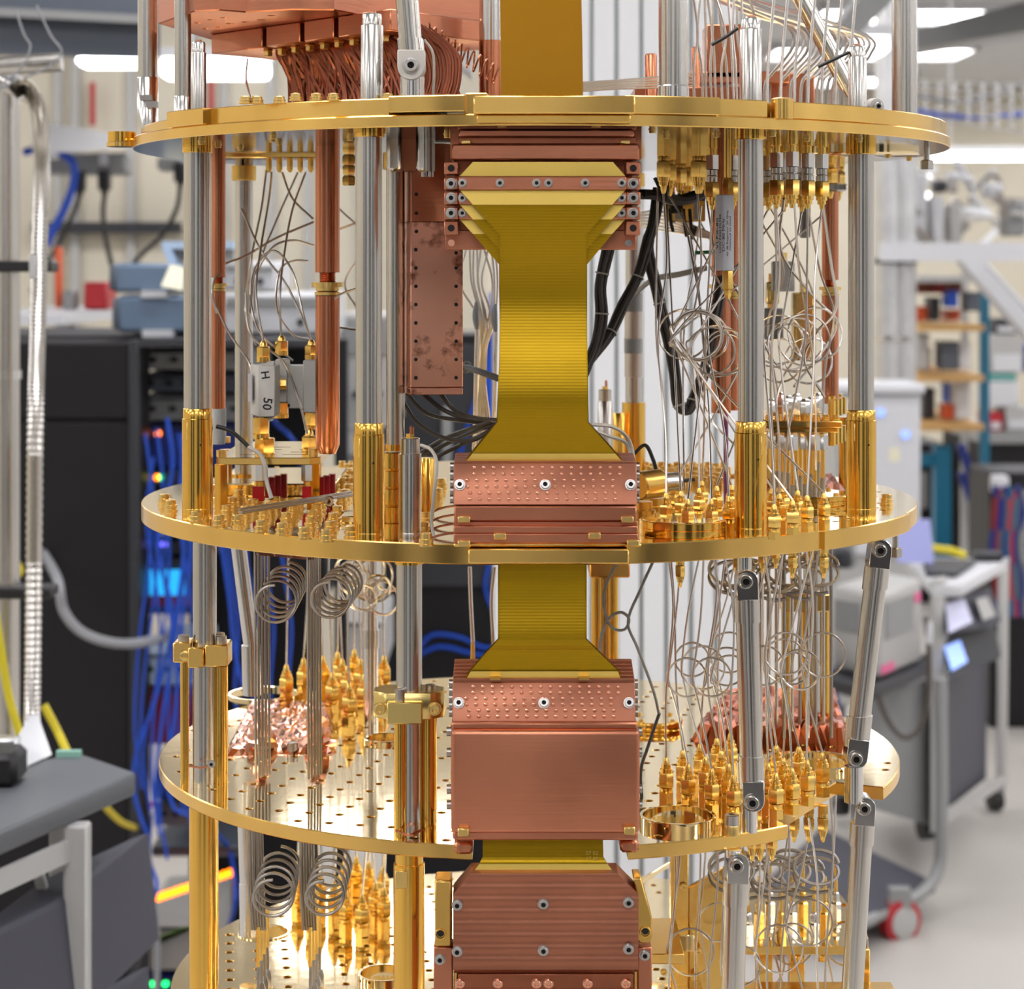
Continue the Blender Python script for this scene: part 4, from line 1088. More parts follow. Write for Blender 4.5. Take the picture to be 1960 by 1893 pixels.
# hanging fastener at right rim
def hanging_bolt(px, y, z1, pyb, label):
    x = XX(px, y); z0 = ZZ(pyb, y)
    o = thing('hanging_bolt', label, 'bolt', (x, y, z0))
    b = MB(); b.cyl((x, y, z0 + 0.004), (x, y, z1), 0.0019, n=12); part(b, 'shank', 'steel', o)
    b = MB(); b.lathe((x, y, z0), [(0.0042, 0), (0.0042, 0.0052), (0.0030, 0.0058)], n=6); part(b, 'hex_head', 'steel', o)
hanging_bolt(1774, -0.075, ZA0, 324, 'steel bolt hanging below the right rim of the top plate')
hanging_bolt(1714, -0.075, ZB0, 1066, 'steel bolt hanging below the right rim of the middle plate')

# ---- plate B
def grid_holes(R0, cx, cy, sp, r, keep, rot=0.0, n=8):
    out = []
    k = int(R0 / sp) + 1
    for i in range(-k, k + 1):
        for j in range(-k, k + 1):
            x0 = (i + 0.5) * sp; y0 = (j + 0.5) * sp
            x = cx + x0 * cos(rot) - y0 * sin(rot); y = cy + x0 * sin(rot) + y0 * cos(rot)
            if keep(x, y):
                out.append(circle(x, y, r, n))
    return out
big = [(-0.17, 0.10, 0.02), (0.16, 0.12, 0.022)]
keepB = lambda x, y: x * x + y * y < 0.236 ** 2 and not (-0.06 < x < 0.085 and y < -0.15) and not (x < -0.03 and y < -0.06) and all((x - a) ** 2 + (y - c) ** 2 > (r + 0.006) ** 2 for a, c, r in big)
holesB = grid_holes(RB, 0, 0, 0.0125, 0.0019, lambda x, y: keepB(x, y) and ((x > 0.15 and y < 0.05) or (x < -0.16 and y < 0.03)), R(12)) + [circle(a, c, r, 28) for a, c, r in big]
outB = arc(0, 0, RB, -70, -49, 10) + arc(0, 0, RB + 0.0022, -49, -24, 10) + arc(0, 0, RB, -24, 290, 130)
outB = outB[:-1]
plateB = plate('stage_plate', 'middle gold stage plate carrying rows of gold bolts and sleeves', 0, 0, outB, holesB, ZB0, ZB1)
b = MB(); b.bx(XX(896, -0.262), XX(1204, -0.262), -0.263, -0.215, ZZ(1080, -0.263), ZZ(1051, -0.263)); part(b, 'front_bar', 'gold_rim', plateB, bevel=0.0008)
b = MB(); b.bx(XX(868, -0.26), XX(1228, -0.26), -0.2595, -0.21, ZB1, ZZ(1040, -0.2595)); part(b, 'base_strip', 'gold_rim', plateB, bevel=0.0008)
pts_bolt_B = [(420, 1008), (433, 988), (445, 972), (457, 958), (455, 1008), (470, 990), (485, 976), (494, 964), (500, 1019), (505, 997), (517, 984), (527, 971), (540, 958), (540, 1024), (548, 1003), (560, 988), (570, 974),
              (583, 1032), (595, 1013), (598, 999), (606, 986), (613, 973), (625, 1037), (633, 1020), (638, 1004), (646, 990), (655, 972), (661, 957), (668, 946), (672, 1030), (315, 966), (327, 978), (376, 1000),
              (816, 1045), (811, 1022), (815, 1003), (818, 985), (838, 955), (845, 935), (668, 915), (680, 905), (690, 895), (655, 925), (640, 938), (1296, 1022), (1697, 966), (885, 975)]
for px, py in pts_bolt_B:
    piece(BOLT, 'bolt', plateB, onB(px, py))
# back right rows of bolts
for r_ in range(4):
    for k in range(11):
        px = 1236 + 15 * k + 5 * (r_ % 2); py = 886 + 9 * r_ + (k % 2) * 3
        piece(BOLT, 'bolt', plateB, onB(px, py + 14), scale=(0.9, 0.9, 0.9))
for r_ in range(3):
    for k in range(7):
        piece(BOLT, 'bolt', plateB, onB(655 + 9 * k - 4 * r_, 900 + 14 * r_ + 5 * (k % 2)), scale=(0.8, 0.8, 1.0))
# round covers on B
def cover(px, py, r, h, z, label, rim='gold_sleeve', top='gold_top'):
    q = onz(px, py, z)
    o = thing('round_cover', label, 'cover', q)
    b = MB(); b.lathe(q, [(r * 0.985, 0), (r, 0.0004), (r, h * 0.48), (r * 0.985, h * 0.5), (r, h * 0.52), (r, h - 0.0004), (r * 0.985, h)], n=48)
    part(b, 'disc', [rim], o)
    b = MB(); b.lathe(q + Vector((0, 0, h)), [(r * 0.93, 0), (r * 0.93, 0.0003)], n=48); part(b, 'top_face', top, o)
    for k in range(4):
        a = pi / 4 + k * pi / 2; piece(BOLT, 'bolt', o, q + Vector((r * 0.8 * cos(a), r * 0.8 * sin(a), h)), scale=(0.5, 0.5, 0.25))
    return o
cover(1307, 1022, 0.0243, 0.0085, ZB1, 'round gold cover disc at the front right of the middle plate')
cover(1545, 962, 0.028, 0.006, ZB1, 'flat round gold cover between the two right sleeves')
cover(515, 925, 0.025, 0.006, ZB1, 'round gold cover under the left bracket shelf')
cover(560, 917, 0.022, 0.006, ZB1, 'second round gold cover behind the left bracket shelf')

# ---- plate C
def bigC_at(px, py, r):
    q = onC(px, py); return (q.x, q.y, r)
bigC = [bigC_at(738, 1418, 0.0125), bigC_at(505, 1335, 0.024), bigC_at(812, 1278, 0.022), bigC_at(1297, 1575, 0.0195), bigC_at(1562, 1465, 0.0235)]
def chord_ok(x, y, m=0.0):
    # right front bite: keep inside the chord (0.150,-0.186)-(0.200,-0.100)
    return (x - 0.150) * (0.086) - (y + 0.186) * (0.050) < -m
keepC = lambda x, y: x * x + y * y < (RC - 0.008) ** 2 and not (-0.042 < x < 0.062 and y < -0.165) and all((x - a) ** 2 + (y - c) ** 2 > (r + 0.005) ** 2 for a, c, r in bigC) and not (y < -0.07 and x > 0.10 and not chord_ok(x, y, 0.0008))
holesC = grid_holes(RC, 0, 0, 0.0185, 0.0022, keepC, R(-14), 10) + [circle(a, c, r, 32) for a, c, r in bigC]
xl, xr = XX(905, -0.23), XX(1198, -0.23)
aL = -90 - math.degrees(math.asin(-xl / RC)); aR = -90 + math.degrees(math.asin(xr / RC))
outC = arc(0, 0, RC + 0.003, aR, -53.5, 12) + [(0.139, -0.183), (0.187, -0.096), (0.194, -0.100), (0.213, -0.1085)] + arc(0, 0, RC, -27, 360 + aL, 130) + [(xl, -0.195), (xr, -0.195)]
plateC = plate('stage_plate', 'lower gold stage plate with mirror top, perforated and notched at front', 0, 0, outC, holesC, ZC0, ZC1)
def ringlip(t, px, py, r, z, nm='hole_collar', h=0.0045):
    q = onz(px, py, z)
    b = MB(); b.lathe(q, [(r, -0.002), (r + 0.0022, -0.0), (r + 0.0022, h), (r + 0.0018, h + 0.0004), (r + 0.0004, h + 0.0004), (r, h)], n=40, close=True); return part(b, nm, 'gold_top', t)
ringlip(plateC, 1297, 1575, 0.0195, ZC1)
ringlip(plateC, 738, 1418, 0.0125, ZC1, h=0.002)
ringlip(plateC, 505, 1335, 0.024, ZC1, h=0.003)
ringlip(plateC, 1562, 1465, 0.0235, ZC1, h=0.003)
cover(1255, 1392, 0.0185, 0.006, ZC1, 'small gold cover right of the copper block on the lower plate')

# ---- plate D
def bigD_at(px, py, r):
    q = onD(px, py); return (q.x, q.y, r)
bigD = [bigD_at(505, 1785, 0.0165), bigD_at(820, 1670, 0.017), bigD_at(735, 1880, 0.015)]
keepD = lambda x, y: x * x + y * y < (RD - 0.008) ** 2 and x < 0.10 and all((x - a) ** 2 + (y - c) ** 2 > (r + 0.005) ** 2 for a, c, r in bigD)
holesD = grid_holes(RD, 0, 0, 0.0185, 0.0024, keepD, R(8), 10) + [circle(a, c, r, 32) for a, c, r in bigD]
outD = arc(0, 0, RD, 62, 299, 110)
plateD = plate('stage_plate', 'bottom gold stage plate, pale and perforated, at the lower left', 0, 0, outD, holesD, ZD0, ZD1)
ringlip(plateD, 735, 1880, 0.015, ZD1, h=0.006)
ringlip(plateD, 505, 1785, 0.0165, ZD1, h=0.0005)

# ------------------------------------------------------------------ support posts
def lathe_part(x, y, prof, m_, name, parent, n=28):
    b = MB(); b.lathe((x, y, 0), [(r, z) for r, z in prof], n=n); return part(b, name, m_, parent)
def sleeve_post(px, y, rs, rg, py_top_collar, py_collar_b, py_sl_top, flat_side, label, stub=None):
    """Steel tube from plate A down to a gold sleeve on plate B."""
    x = XX(px, y)
    t = thing('support_post', label, 'support post', (x, y, ZB1), 'posts between the top and middle plates')
    z1 = ZZ(py_sl_top, y)
    lathe_part(x, y, [(rs, z1 - 0.006), (rs, ZA0)], 'steel', 'tube', t)
    zc = ZZ(py_collar_b, y)
    lathe_part(x, y, [(rg * 0.95, zc), (rg, zc + 0.0004), (rg, zc + (ZA0 - zc) * 0.62), (rg * 0.985, zc + (ZA0 - zc) * 0.64), (rg, zc + (ZA0 - zc) * 0.66), (rg, ZA0)], 'gold_sleeve', 'upper_collar', t)
    zr = z1 - (0.0062 if True else 0)
    lathe_part(x, y, [(rg * 0.94, zr), (rg * 0.94, z1 - 0.0005), (rg * 0.9, z1), (rs, z1)], 'gold_sleeve', 'sleeve_neck', t)
    lathe_part(x, y, [(rg, ZB1 + 0.0035), (rg, zr - 0.0003), (rg * 0.97, zr)], 'gold_sleeve', 'gold_sleeve', t)
    lathe_part(x, y, [(rg, ZB1), (rg, ZB1 + 0.003), (rg * 0.985, ZB1 + 0.0035)], 'gold_sleeve', 'sleeve_foot', t)
    # spanner flat
    b = MB(); sx = -1 if flat_side < 0 else 1
    th_ = R(-90 + sx * 52); b.box((x + rg * 0.89 * cos(th_), y + rg * 0.89 * sin(th_), zr - 0.007), (rg * 0.15, rg * 0.70, 0.011), Matrix.Rotation(th_, 3, 'Z')); part(b, 'spanner_flat', 'gold_pale', t, bevel=0.0003)
    b = MB(); b.cyl((x + rg * 0.35, y - rg * 0.90, ZB1 + 0.042), (x + rg * 0.35, y - rg * 0.96, ZB1 + 0.042), 0.0006, n=8); part(b, 'vent_hole', 'hole_shade', t)
    return x, y
P1 = sleeve_post(378, -0.104, 0.0083, 0.0093, 256, 293, 781, -1, 'steel post with gold sleeve at the far left of the middle plate')
P2 = sleeve_post(706, -0.222, 0.0073, 0.0086, 236, 263, 809, -1, 'steel post with gold sleeve front left of the ribbon')
P3 = sleeve_post(1437, -0.200, 0.0071, 0.0091, 238, 268, 806, 1, 'steel post with gold sleeve front right beside the round cover')
P4 = sleeve_post(1648, -0.104, 0.0078, 0.0092, 262, 296, 784, -1, 'steel post with gold sleeve at the right rim of the middle plate')

def stub_post(px, y, r, py_top, label, capr=0.78, cap_h=0.007):
    x = XX(px, y); zt = ZZ(py_top, y)
    t = thing('stub_post', label, 'post', (x, y, ZA2), 'steel stubs on the top plate')
    lathe_part(x, y, [(r, ZA2 - 0.004), (r, zt - cap_h), (r * 0.96, zt - cap_h + 0.0005)], 'steel', 'tube', t)
    lathe_part(x, y, [(r * 0.86, zt - cap_h), (r * 0.86, zt - 0.001), (r * 0.75, zt), (r * 0.3, zt)], 'steel', 'end_cap', t)
    lathe_part(x, y, [(r * 0.4, zt - 0.0005), (r * 0.38, zt + 0.0012)], 'copper_rod', 'copper_core', t)
stub_post(712, -0.228, 0.0062, 26, 'short steel stub with stepped cap left of the clevis strut')
stub_post(1437, -0.205, 0.0062, 34, 'short steel stub with cap among the right coax wires')
stub_post(380, -0.135, 0.0046, 80, 'short steel stub at the left beside a taller tube')
stub_post(1641, -0.14, 0.0055, 88, 'short steel stub near the right rim of the top plate')

def upper_post(px, y, r, label, py_col=None, py_mark=None):
    x = XX(px, y)
    t = thing('upper_post', label, 'support post', (x, y, ZA2), 'tubes rising from the top plate')
    lathe_part(x, y, [(r, ZA2 - 0.006), (r, 1.80)], 'steel', 'tube', t)
    if py_col:
        z = ZZ(py_col, y); lathe_part(x, y, [(r * 1.06, ZA2 - 0.006), (r * 1.06, z), (r, z + 0.0006)], 'steel_bright', 'base_collar', t)
    return x, t
upper_post(1289, -0.22, 0.0082, 'thick steel tube rising right of the amber ribbon', 166)
upper_post(1731, -0.03, 0.0081, 'steel tube rising at the right rim of the top plate')
x_, t_ = upper_post(283, -0.03, 0.0064, 'steel tube rising at the left rim of the top plate', 150)
b = MB(); b.bx(x_ - 0.0035, x_ + 0.004, -0.0395, -0.034, ZZ(192, -0.037), ZZ(182, -0.037)); part(b, 'slot_bracket', 'steel_dark', t_)
b = MB(); b.bx(x_ + 0.0005, x_ + 0.0075, -0.0395, -0.034, ZZ(206, -0.037), ZZ(194, -0.037)); part(b, 'slot_bracket', 'steel_dark', t_)
upper_post(350, -0.11, 0.0050, 'thin bright steel tube left of the copper block', 186)
upper_post(836, -0.02, 0.0072, 'dark steel tube behind the copper braid')
x = XX(938, -0.1)
t = thing('upper_post', 'steel tube with copper lower end left of the amber ribbon', 'support post', (x, -0.1, ZA2), 'tubes rising from the top plate')
zc = ZZ(78, -0.1)
lathe_part(x, -0.1, [(0.0066, zc), (0.0066, 1.8)], 'steel_bright', 'tube', t)
lathe_part(x, -0.1, [(0.0068, ZA2), (0.0068, zc)], 'copper_rod', 'copper_section', t)
lathe_part(x, -0.1, [(0.0165, ZA2), (0.0165, ZA2 + 0.003)], 'steel_dark', 'base_disc', t)

# clevis strut on top plate (front)
y = -0.235; x = XX(789, y)
t = thing('clevis_strut', 'steel clevis strut standing on the front of the top plate', 'strut', (x, y, ZA2))
lathe_part(x, y, [(0.0066, ZA2 - 0.002), (0.0066, ZZ(148, y))], 'steel_bright', 'base_stub', t)
b = MB(); c0 = W(788, 128, y)
pts = [(c0.x - 0.0074, c0.z + 0.0086), (c0.x + 0.0074, c0.z + 0.0086)] + [(c0.x + 0.0074 * cos(a), c0.z - 0.0005 + 0.0074 * sin(a)) for a in [-pi * k / 12 for k in range(13)]]
b.prism([(p[0], y - 0.008, p[1]) for p in pts], (0, 0.016, 0)); part(b, 'clevis', 'white_part', t, bevel=0.0005)
piece(cap_mesh(0.0036, 0.003, 'screw', 'pivot_bolt'), 'pivot_bolt', t, (c0.x, y - 0.008, c0.z))
b = MB(); b.cyl(W(788, 102, y), W(785, 74, y), 0.0072, n=24); part(b, 'end_ferrule', 'steel', t)
b = MB(); b.cyl(W(785, 74, y), W(766, -160, y), 0.0063, n=24); part(b, 'tube', 'steel', t)
# diagonal strut upper right
t = thing('diagonal_strut', 'steel rod slanting down through the upper right coax wires', 'strut', W(1640, 190, -0.12))
b = MB(); b.cyl(W(1492, -80, -0.10), W(1624, 166, -0.10), 0.0056, n=20); part(b, 'tube', 'steel', t)
b = MB(); b.cyl(W(1624, 166, -0.10), W(1652, 212, -0.10), 0.0042, n=14); part(b, 'end_rod', 'steel', t)
c0 = W(1668, 205, -0.11); b = MB(); b.lathe(c0, [(0.0052, 0), (0.0052, 0.006)], n=20, axis=(0.5, -1, 0)); part(b, 'clevis', 'white_part', t, bevel=0.0004)
piece(SCREW, 'pivot_bolt', t, c0 + Vector((0.003, -0.006, 0)))

# rear posts A-B
def rear_post(px, y, r, rg, py_gold, label, zb=None, py_top=None, rb_bottom=True, collar=True):
    x = XX(px, y); zg = ZZ(py_gold, y)
    t = thing('rear_post', label, 'support post', (x, y, ZB1), 'rear posts between the top and middle plates')
    lathe_part(x, y, [(r, ZB1), (r, ZA0)], 'steel', 'tube', t)
    if collar:
        lathe_part(x, y, [(r * 1.3, ZA0 - 0.016), (r * 1.35, ZA0 - 0.015), (r * 1.35, ZA0 - 0.006), (r, ZA0 - 0.006), (r, ZA0)], 'gold_dark', 'upper_collar', t)
    lathe_part(x, y, [(rg, ZB1), (rg, zg)], 'gold_sleeve', 'gold_sleeve', t)
    return t
rear_post(467, 0.05, 0.0061, 0.0125, 905, 'grey rear post behind the white isolators')
rear_post(757, -0.11, 0.0056, 0.0062, 850, 'steel rear post directly right of the front left post')
rear_post(1213, 0.16, 0.006, 0.0085, 770, 'rear post wrapped in clear tape right of the ribbon')
# gold banded post pieces behind P2
x = XX(752, -0.15)
t = thing('banded_post', 'short gold banded post between the two front left posts', 'post', (x, -0.15, ZB1))
for k in range(4):
    z0 = ZB1 + 0.0105 * k; lathe_part(x, -0.15, [(0.0056, z0), (0.0060, z0 + 0.0004), (0.0060, z0 + 0.0092), (0.0054, z0 + 0.0098)], 'gold_sleeve', 'band', t)
# clear tape wraps on rear post
x = XX(1213, 0.16); t = thing('tape_wrap', 'clear tape wrapped around the rear post', 'tape', (x, 0.16, ZZ(690, 0.16)))
for (pa, pb) in ((560, 596), (648, 676), (800, 830)):
    lathe_part(x, 0.16, [(0.0068, ZZ(pb, 0.16)), (0.0070, ZZ(pb, 0.16) + 0.0005), (0.0070, ZZ(pa, 0.16)), (0.0068, ZZ(pa, 0.16))], 'clear_tape', 'band', t)
for (pa, pb) in ((596, 648), (676, 722)):
    lathe_part(x, 0.16, [(0.0066, ZZ(pb, 0.16)), (0.0066, ZZ(pa, 0.16))], 'coax', 'grey_section', t)

# free standing cylinders on plate B
def standing(px, y, r, py_top, m_, label, tip=True, neck=True):
    x = XX(px, y); zt = ZZ(py_top, y)
    t = thing('standing_cylinder', label, 'cylinder', (x, y, ZB1))
    zn = zt - 0.0085 if neck else zt
    lathe_part(x, y, [(r, ZB1 + 0.0035), (r, zn - 0.0003), (r * 0.96, zn)], m_, 'tube', t)
    lathe_part(x, y, [(r, ZB1), (r, ZB1 + 0.003), (r * 0.97, ZB1 + 0.0035)], m_, 'foot', t)
    if neck: lathe_part(x, y, [(r * 0.86, zn), (r * 0.86, zt - 0.0004), (r * 0.8, zt)], m_, 'neck', t)
    if tip:
        lathe_part(x, y, [(r * 0.42, zt), (r * 0.42, zt + 0.0022)], 'gold', 'tip_nut', t, n=6)
        lathe_part(x + r * 0.15, y, [(r * 0.2, zt + 0.002), (r * 0.2, zt + 0.0058), (r * 0.1, zt + 0.0065)], 'copper_rod', 'tip', t, n=10)
standing(785, -0.222, 0.0062, 838, 'steel', 'short brushed steel cylinder right of the front left sleeve')
standing(816, -0.13, 0.0048, 876, 'gold_sleeve', 'small gold cylinder behind the brushed steel cylinder', tip=False, neck=False)
standing(1158, 0.14, 0.0053, 745, 'steel', 'slim grey cylinder behind the ribbon at right')
standing(1185, 0.15, 0.0046, 790, 'gold_sleeve', 'slim gold cylinder beside the taped rear post', tip=False, neck=False)

# ------------------------------------------------------------------ posts between B and C with clamps
def clamp_post(px, y, r, rods, py_clamp, cw, label, front_block=True):
    x = XX(px, y)
    t = thing('clamped_post', label, 'support post', (x, y, ZC1), 'posts between the middle and lower plates')
    lathe_part(x, y, [(r, ZC1 - 0.0), (r, ZB0)], 'steel', 'tube', t)
    lathe_part(x, y, [(r * 1.12, ZB0 - 0.004), (r * 1.12, ZB0)], 'gold_sleeve', 'upper_collar', t)
    zt, zb_ = ZZ(py_clamp[0], y), ZZ(py_clamp[1], y)
    for (dx, dy, rr_) in rods:
        lathe_part(x + dx, y + dy, [(rr_, ZC1), (rr_, zb_ + 0.001)], 'gold_sleeve', 'gold_rod', t, n=18)
    return t, x, zt, zb_
t, x, zt, zb_ = clamp_post(392, -0.105, 0.0072, [(-0.0125, 0.002, 0.0026), (0.0095, 0.001, 0.0044), (0.002, 0.012, 0.003)], (1228, 1270), 0.016, 'steel post with gold clamp and gold rods at the left')
b = MB(); y = -0.105
b.bx(x - 0.018, x - 0.0075, y - 0.009, y + 0.009, zb_ + 0.002, zt + 0.001); part(b, 'clamp_half', 'gold_rim', t, bevel=0.0008)
b = MB(); b.bx(x - 0.0085, x + 0.001, y - 0.0125, y + 0.009, zb_ - 0.0005, zt - 0.0015); part(b, 'clamp_half', 'gold_rim', t, bevel=0.0008)
b = MB(); b.bx(x + 0.0016, x + 0.0155, y - 0.0120, y + 0.009, zb_, zt); part(b, 'clamp_half', 'gold_rim', t, bevel=0.0008)
for dx, dy in ((-0.0125, -0.002), (0.0105, -0.004), (0.008, 0.006)):
    lathe_part(x + dx, y + dy, [(0.0034, zt), (0.0034, zt + 0.0040), (0.0028, zt + 0.0044), (0.0016, zt + 0.0044), (0.0015, zt + 0.003)], 'screw', 'clamp_screw', t, n=14)
piece(cap_mesh(0.0028, 0.002, 'gold_pale', 'side_screw'), 'side_screw', t, (x - 0.0105, y - 0.0095, (zt + zb_) / 2))
q = W(405, 1462, -0.122)
b = MB(); b.tube([W(362, 1466, -0.118), W(385, 1470, -0.122), W(405, 1464, -0.122)], 0.0007, 6); part(b, 'wire_band', 'copper_rod', t)
piece(SCREW_S, 'band_screw', t, q)
t, x, zt, zb_ = clamp_post(783, -0.215, 0.0072, [(-0.0045, -0.0075, 0.0033), (0.0105, 0.0035, 0.0048), (-0.006, 0.011, 0.003)], (1334, 1372), 0.02, 'steel post with brass clamp in front of the mirror plate')
y = -0.215
def oct_block(x0, x1, y0, y1, z0, z1, c):
    return [(x0 + c, y0, z0), (x1 - c, y0, z0), (x1, y0 + c, z0), (x1, y1 - c, z0), (x1 - c, y1, z0), (x0 + c, y1, z0), (x0, y1 - c, z0), (x0, y0 + c, z0)]
b = MB(); b.prism(oct_block(x - 0.0195, x + 0.0195, y - 0.010, y + 0.015, zb_ + 0.0005, zt, 0.007), (0, 0, zt + 0.0035 - zb_)); part(b, 'clamp_body', 'brass', t, bevel=0.0006)
b = MB(); b.bx(x - 0.0115, x + 0.0080, y - 0.0150, y - 0.009, zb_ - 0.001, zt); part(b, 'clamp_front', 'brass', t, bevel=0.0007)
for dx in (-0.0155, 0.0145):
    piece(cap_mesh(0.0030, 0.003, 'gold_pale', 'clamp_bolt'), 'clamp_bolt', t, (x + dx, y - 0.0095, (zt + zb_) / 2 + 0.001))
for dx, dy in ((-0.0045, -0.0085), (0.0115, 0.004)):
    lathe_part(x + dx, y + dy, [(0.0030, zt + 0.0), (0.0030, zt + 0.0058), (0.0025, zt + 0.0062), (0.0014, zt + 0.0062), (0.0013, zt + 0.005)], 'screw', 'clamp_screw', t, n=14)
b = MB(); b.tube(smooth_path([W(758, 1590, -0.225), W(785, 1598, -0.232), W(812, 1586, -0.225)], 6), 0.0008, 6); part(b, 'wire_band', 'copper_rod', t)

# gold columns below plate C
def column(px, y, r, label, neck=False):
    x = XX(px, y)
    t = thing('gold_column', label, 'column', (x, y, ZD1), 'gold columns below the lower plate')
    if neck:
        zn = ZC0 - 0.0075
        lathe_part(x, y, [(r * 0.9, zn), (r * 0.9, ZC0)], 'gold_sleeve', 'neck', t)
        lathe_part(x, y, [(r, ZD1), (r, zn - 0.0004), (r * 0.95, zn)], 'gold_sleeve', 'tube', t)
        b = MB(); b.bx(x - r * 0.85, x - r * 0.02, y - r * 1.03, y - r * 0.45, zn - 0.012, zn - 0.002); part(b, 'spanner_flat', 'gold_pale', t, bevel=0.0005)
    else:
        lathe_part(x, y, [(r, ZD1), (r, ZC0)], 'gold_sleeve', 'tube', t)
        lathe_part(x, y, [(r * 1.05, ZD1), (r * 1.05, ZD1 + 0.004)], 'gold_sleeve', 'foot_ring', t)
column(390, -0.105, 0.0089, 'tall gold column at the lower left below the notched plate')
column(783, -0.215, 0.0087, 'gold column with a spanner flat left of the ribbed copper clamp', neck=True)

# ------------------------------------------------------------------ clevis struts, right
def strut(pa, pb, y, r, label, stub_to=None):
    """Strut between two pivot pixels."""
    A = W(pa[0], pa[1], y); B = W(pb[0], pb[1], y)
    ax = (B - A).normalized()
    t = thing('clevis_strut', label, 'strut', B, 'slanted clevis struts at right')
    b = MB(); b.cyl(A + ax * 0.012, B - ax * 0.022, r, n=22); part(b, 'tube', 'steel', t)
    b = MB(); b.cyl(A + ax * 0.010, A + ax * 0.024, r * 1.14, n=22); part(b, 'ferrule', 'steel', t)
    b = MB(); b.cyl(B - ax * 0.024, B - ax * 0.006, r * 1.14, n=22); part(b, 'ferrule', 'steel', t)
    for P, s, up in ((A, -1, 1), (B, 1, -1)):
        w_ = r * 0.9
        side = ax.cross(Vector((0, 1, 0))).normalized()
        pr = []
        for k in range(9):
            a = pi * k / 8
            pr.append(P + side * (w_ * 1.05 * cos(a)) + ax * (s * w_ * 1.05 * sin(a)))
        pr += [P - side * w_ * 1.05 - ax * s * 0.011, P + side * w_ * 1.05 - ax * s * 0.011]
        b = MB(); b.prism([p + Vector((0, -r * 1.15, 0)) for p in pr], (0, r * 2.3, 0)); part(b, 'clevis', 'steel_bright', t, bevel=0.0004)
        piece(cap_mesh(0.0036, 0.0042, 'steel', 'pivot_bolt'), 'pivot_bolt', t, P + side * -0.0012 + Vector((0, -r * 1.15, 0)))
    return t, A, B
t, A, B = strut((1683, 1050), (1637, 1446), -0.135, 0.0066, 'right slanted clevis strut between the middle and lower plates')
x = XX(1634, -0.14); lathe_part(x, -0.14, [(0.0056, ZC1 - 0.001), (0.0056, ZZ(1466, -0.14))], 'steel_bright', 'foot_stub', t)
b = MB(); x = XX(1681, -0.135); b.lathe((x, -0.135, ZZ(1038, -0.135)), [(0.0035, 0), (0.0035, ZB0 - ZZ(1038, -0.135))], n=14); part(b, 'head_stub', 'steel', t)
t, A, B = strut((1428, 1108), (1440, 1528), -0.205, 0.0064, 'slanted clevis strut crossing the right coil loops')
x = XX(1433, -0.205); lathe_part(x, -0.205, [(0.0050, ZC1 - 0.001), (0.0050, ZZ(1540, -0.205))], 'steel_bright', 'foot_stub', t)
lathe_part(XX(1425, -0.205), -0.205, [(0.0040, ZZ(1095, -0.205)), (0.0040, ZB0)], 'steel_bright', 'head_stub', t)
t, A, B = strut((1653, 1540), (1622, 2050), -0.135, 0.0064, 'lower right clevis strut under the plate lug')
lathe_part(XX(1650, -0.13), -0.13, [(0.0038, ZZ(1532, -0.13)), (0.0038, ZC0)], 'steel_bright', 'head_stub', t)
t, A, B = strut((1411, 1648), (1398, 2050), -0.215, 0.0064, 'lower clevis strut beside the ribbed copper clamp')
lathe_part(XX(1404, -0.215), -0.215, [(0.0045, ZZ(1640, -0.215)), (0.0045, ZC0)], 'steel_bright', 'head_stub', t)
# steel nut beside strut foot on plate C
q = Vector((XX(1401, -0.215), -0.215, ZC1)); t = thing('barrel_nut', 'steel barrel nut beside the strut foot on the lower plate', 'nut', q)
lathe_part(q.x, q.y, [(0.0042, ZC1), (0.0042, ZC1 + 0.0050), (0.0040, ZC1 + 0.0054)], 'gold_pale', 'lower_ring', t)
lathe_part(q.x, q.y, [(0.0040, ZC1 + 0.0054), (0.0040, ZC1 + 0.0108), (0.0034, ZC1 + 0.0112), (0.0018, ZC1 + 0.0112), (0.0017, ZC1 + 0.009)], 'screw', 'head', t)
# rear-left slanted tube between B and C
t = thing('slanted_tube', 'white metal tube slanting down behind the left coils', 'tube', W(478, 1310, 0.02))
b = MB(); b.cyl(W(456, 1040, 0.02), W(484, 1260, 0.02), 0.0052, n=18); part(b, 'tube', 'steel_bright', t)
b = MB(); b.cyl(W(480, 1235, 0.02), W(482, 1330, 0.02), 0.0062, n=18); part(b, 'lower_socket', 'steel_bright', t)
t = thing('slanted_tube', 'white metal tube below the lower plate at left', 'tube', W(475, 1760, 0.02))
b = MB(); b.cyl(W(468, 1560, 0.02), W(474, 1725, 0.02), 0.0050, n=18); part(b, 'tube', 'steel_bright', t)
b = MB(); b.cyl(W(474, 1690, 0.02), W(475, 1790, 0.02), 0.0058, n=18); part(b, 'lower_socket', 'steel_bright', t)
# rear gold legs between B and C (right of ribbon)
for px, y, r, l in ((1143, 0.06, 0.0042, 'left gold rod hanging behind the ribbon below the middle plate'), (1158, 0.07, 0.0046, 'grey rod between the gold rods behind the ribbon'), (1172, 0.06, 0.0042, 'right gold rod hanging behind the ribbon below the middle plate')):
    x = XX(px, y)
    t = thing('rear_rod', l, 'rod', (x, y, ZC1))
    lathe_part(x, y, [(r, ZC1), (r, ZB0)], 'gold_sleeve' if 'gold rod hanging' in l else 'steel', 'rod', t, n=16)
    lathe_part(x, y, [(r * 1.25, ZB0 - 0.006), (r * 1.25, ZB0)], 'gold_rim', 'top_ring', t, n=16)
b = MB(); b.bx(XX(1128, 0.05), XX(1205, 0.05), 0.045, 0.09, ZZ(1104, 0.05), ZB0); solo(b, 'hanger_block', 'gold_rim', 'gold block under the middle plate right of the ribbon', 'block', bevel=0.001)
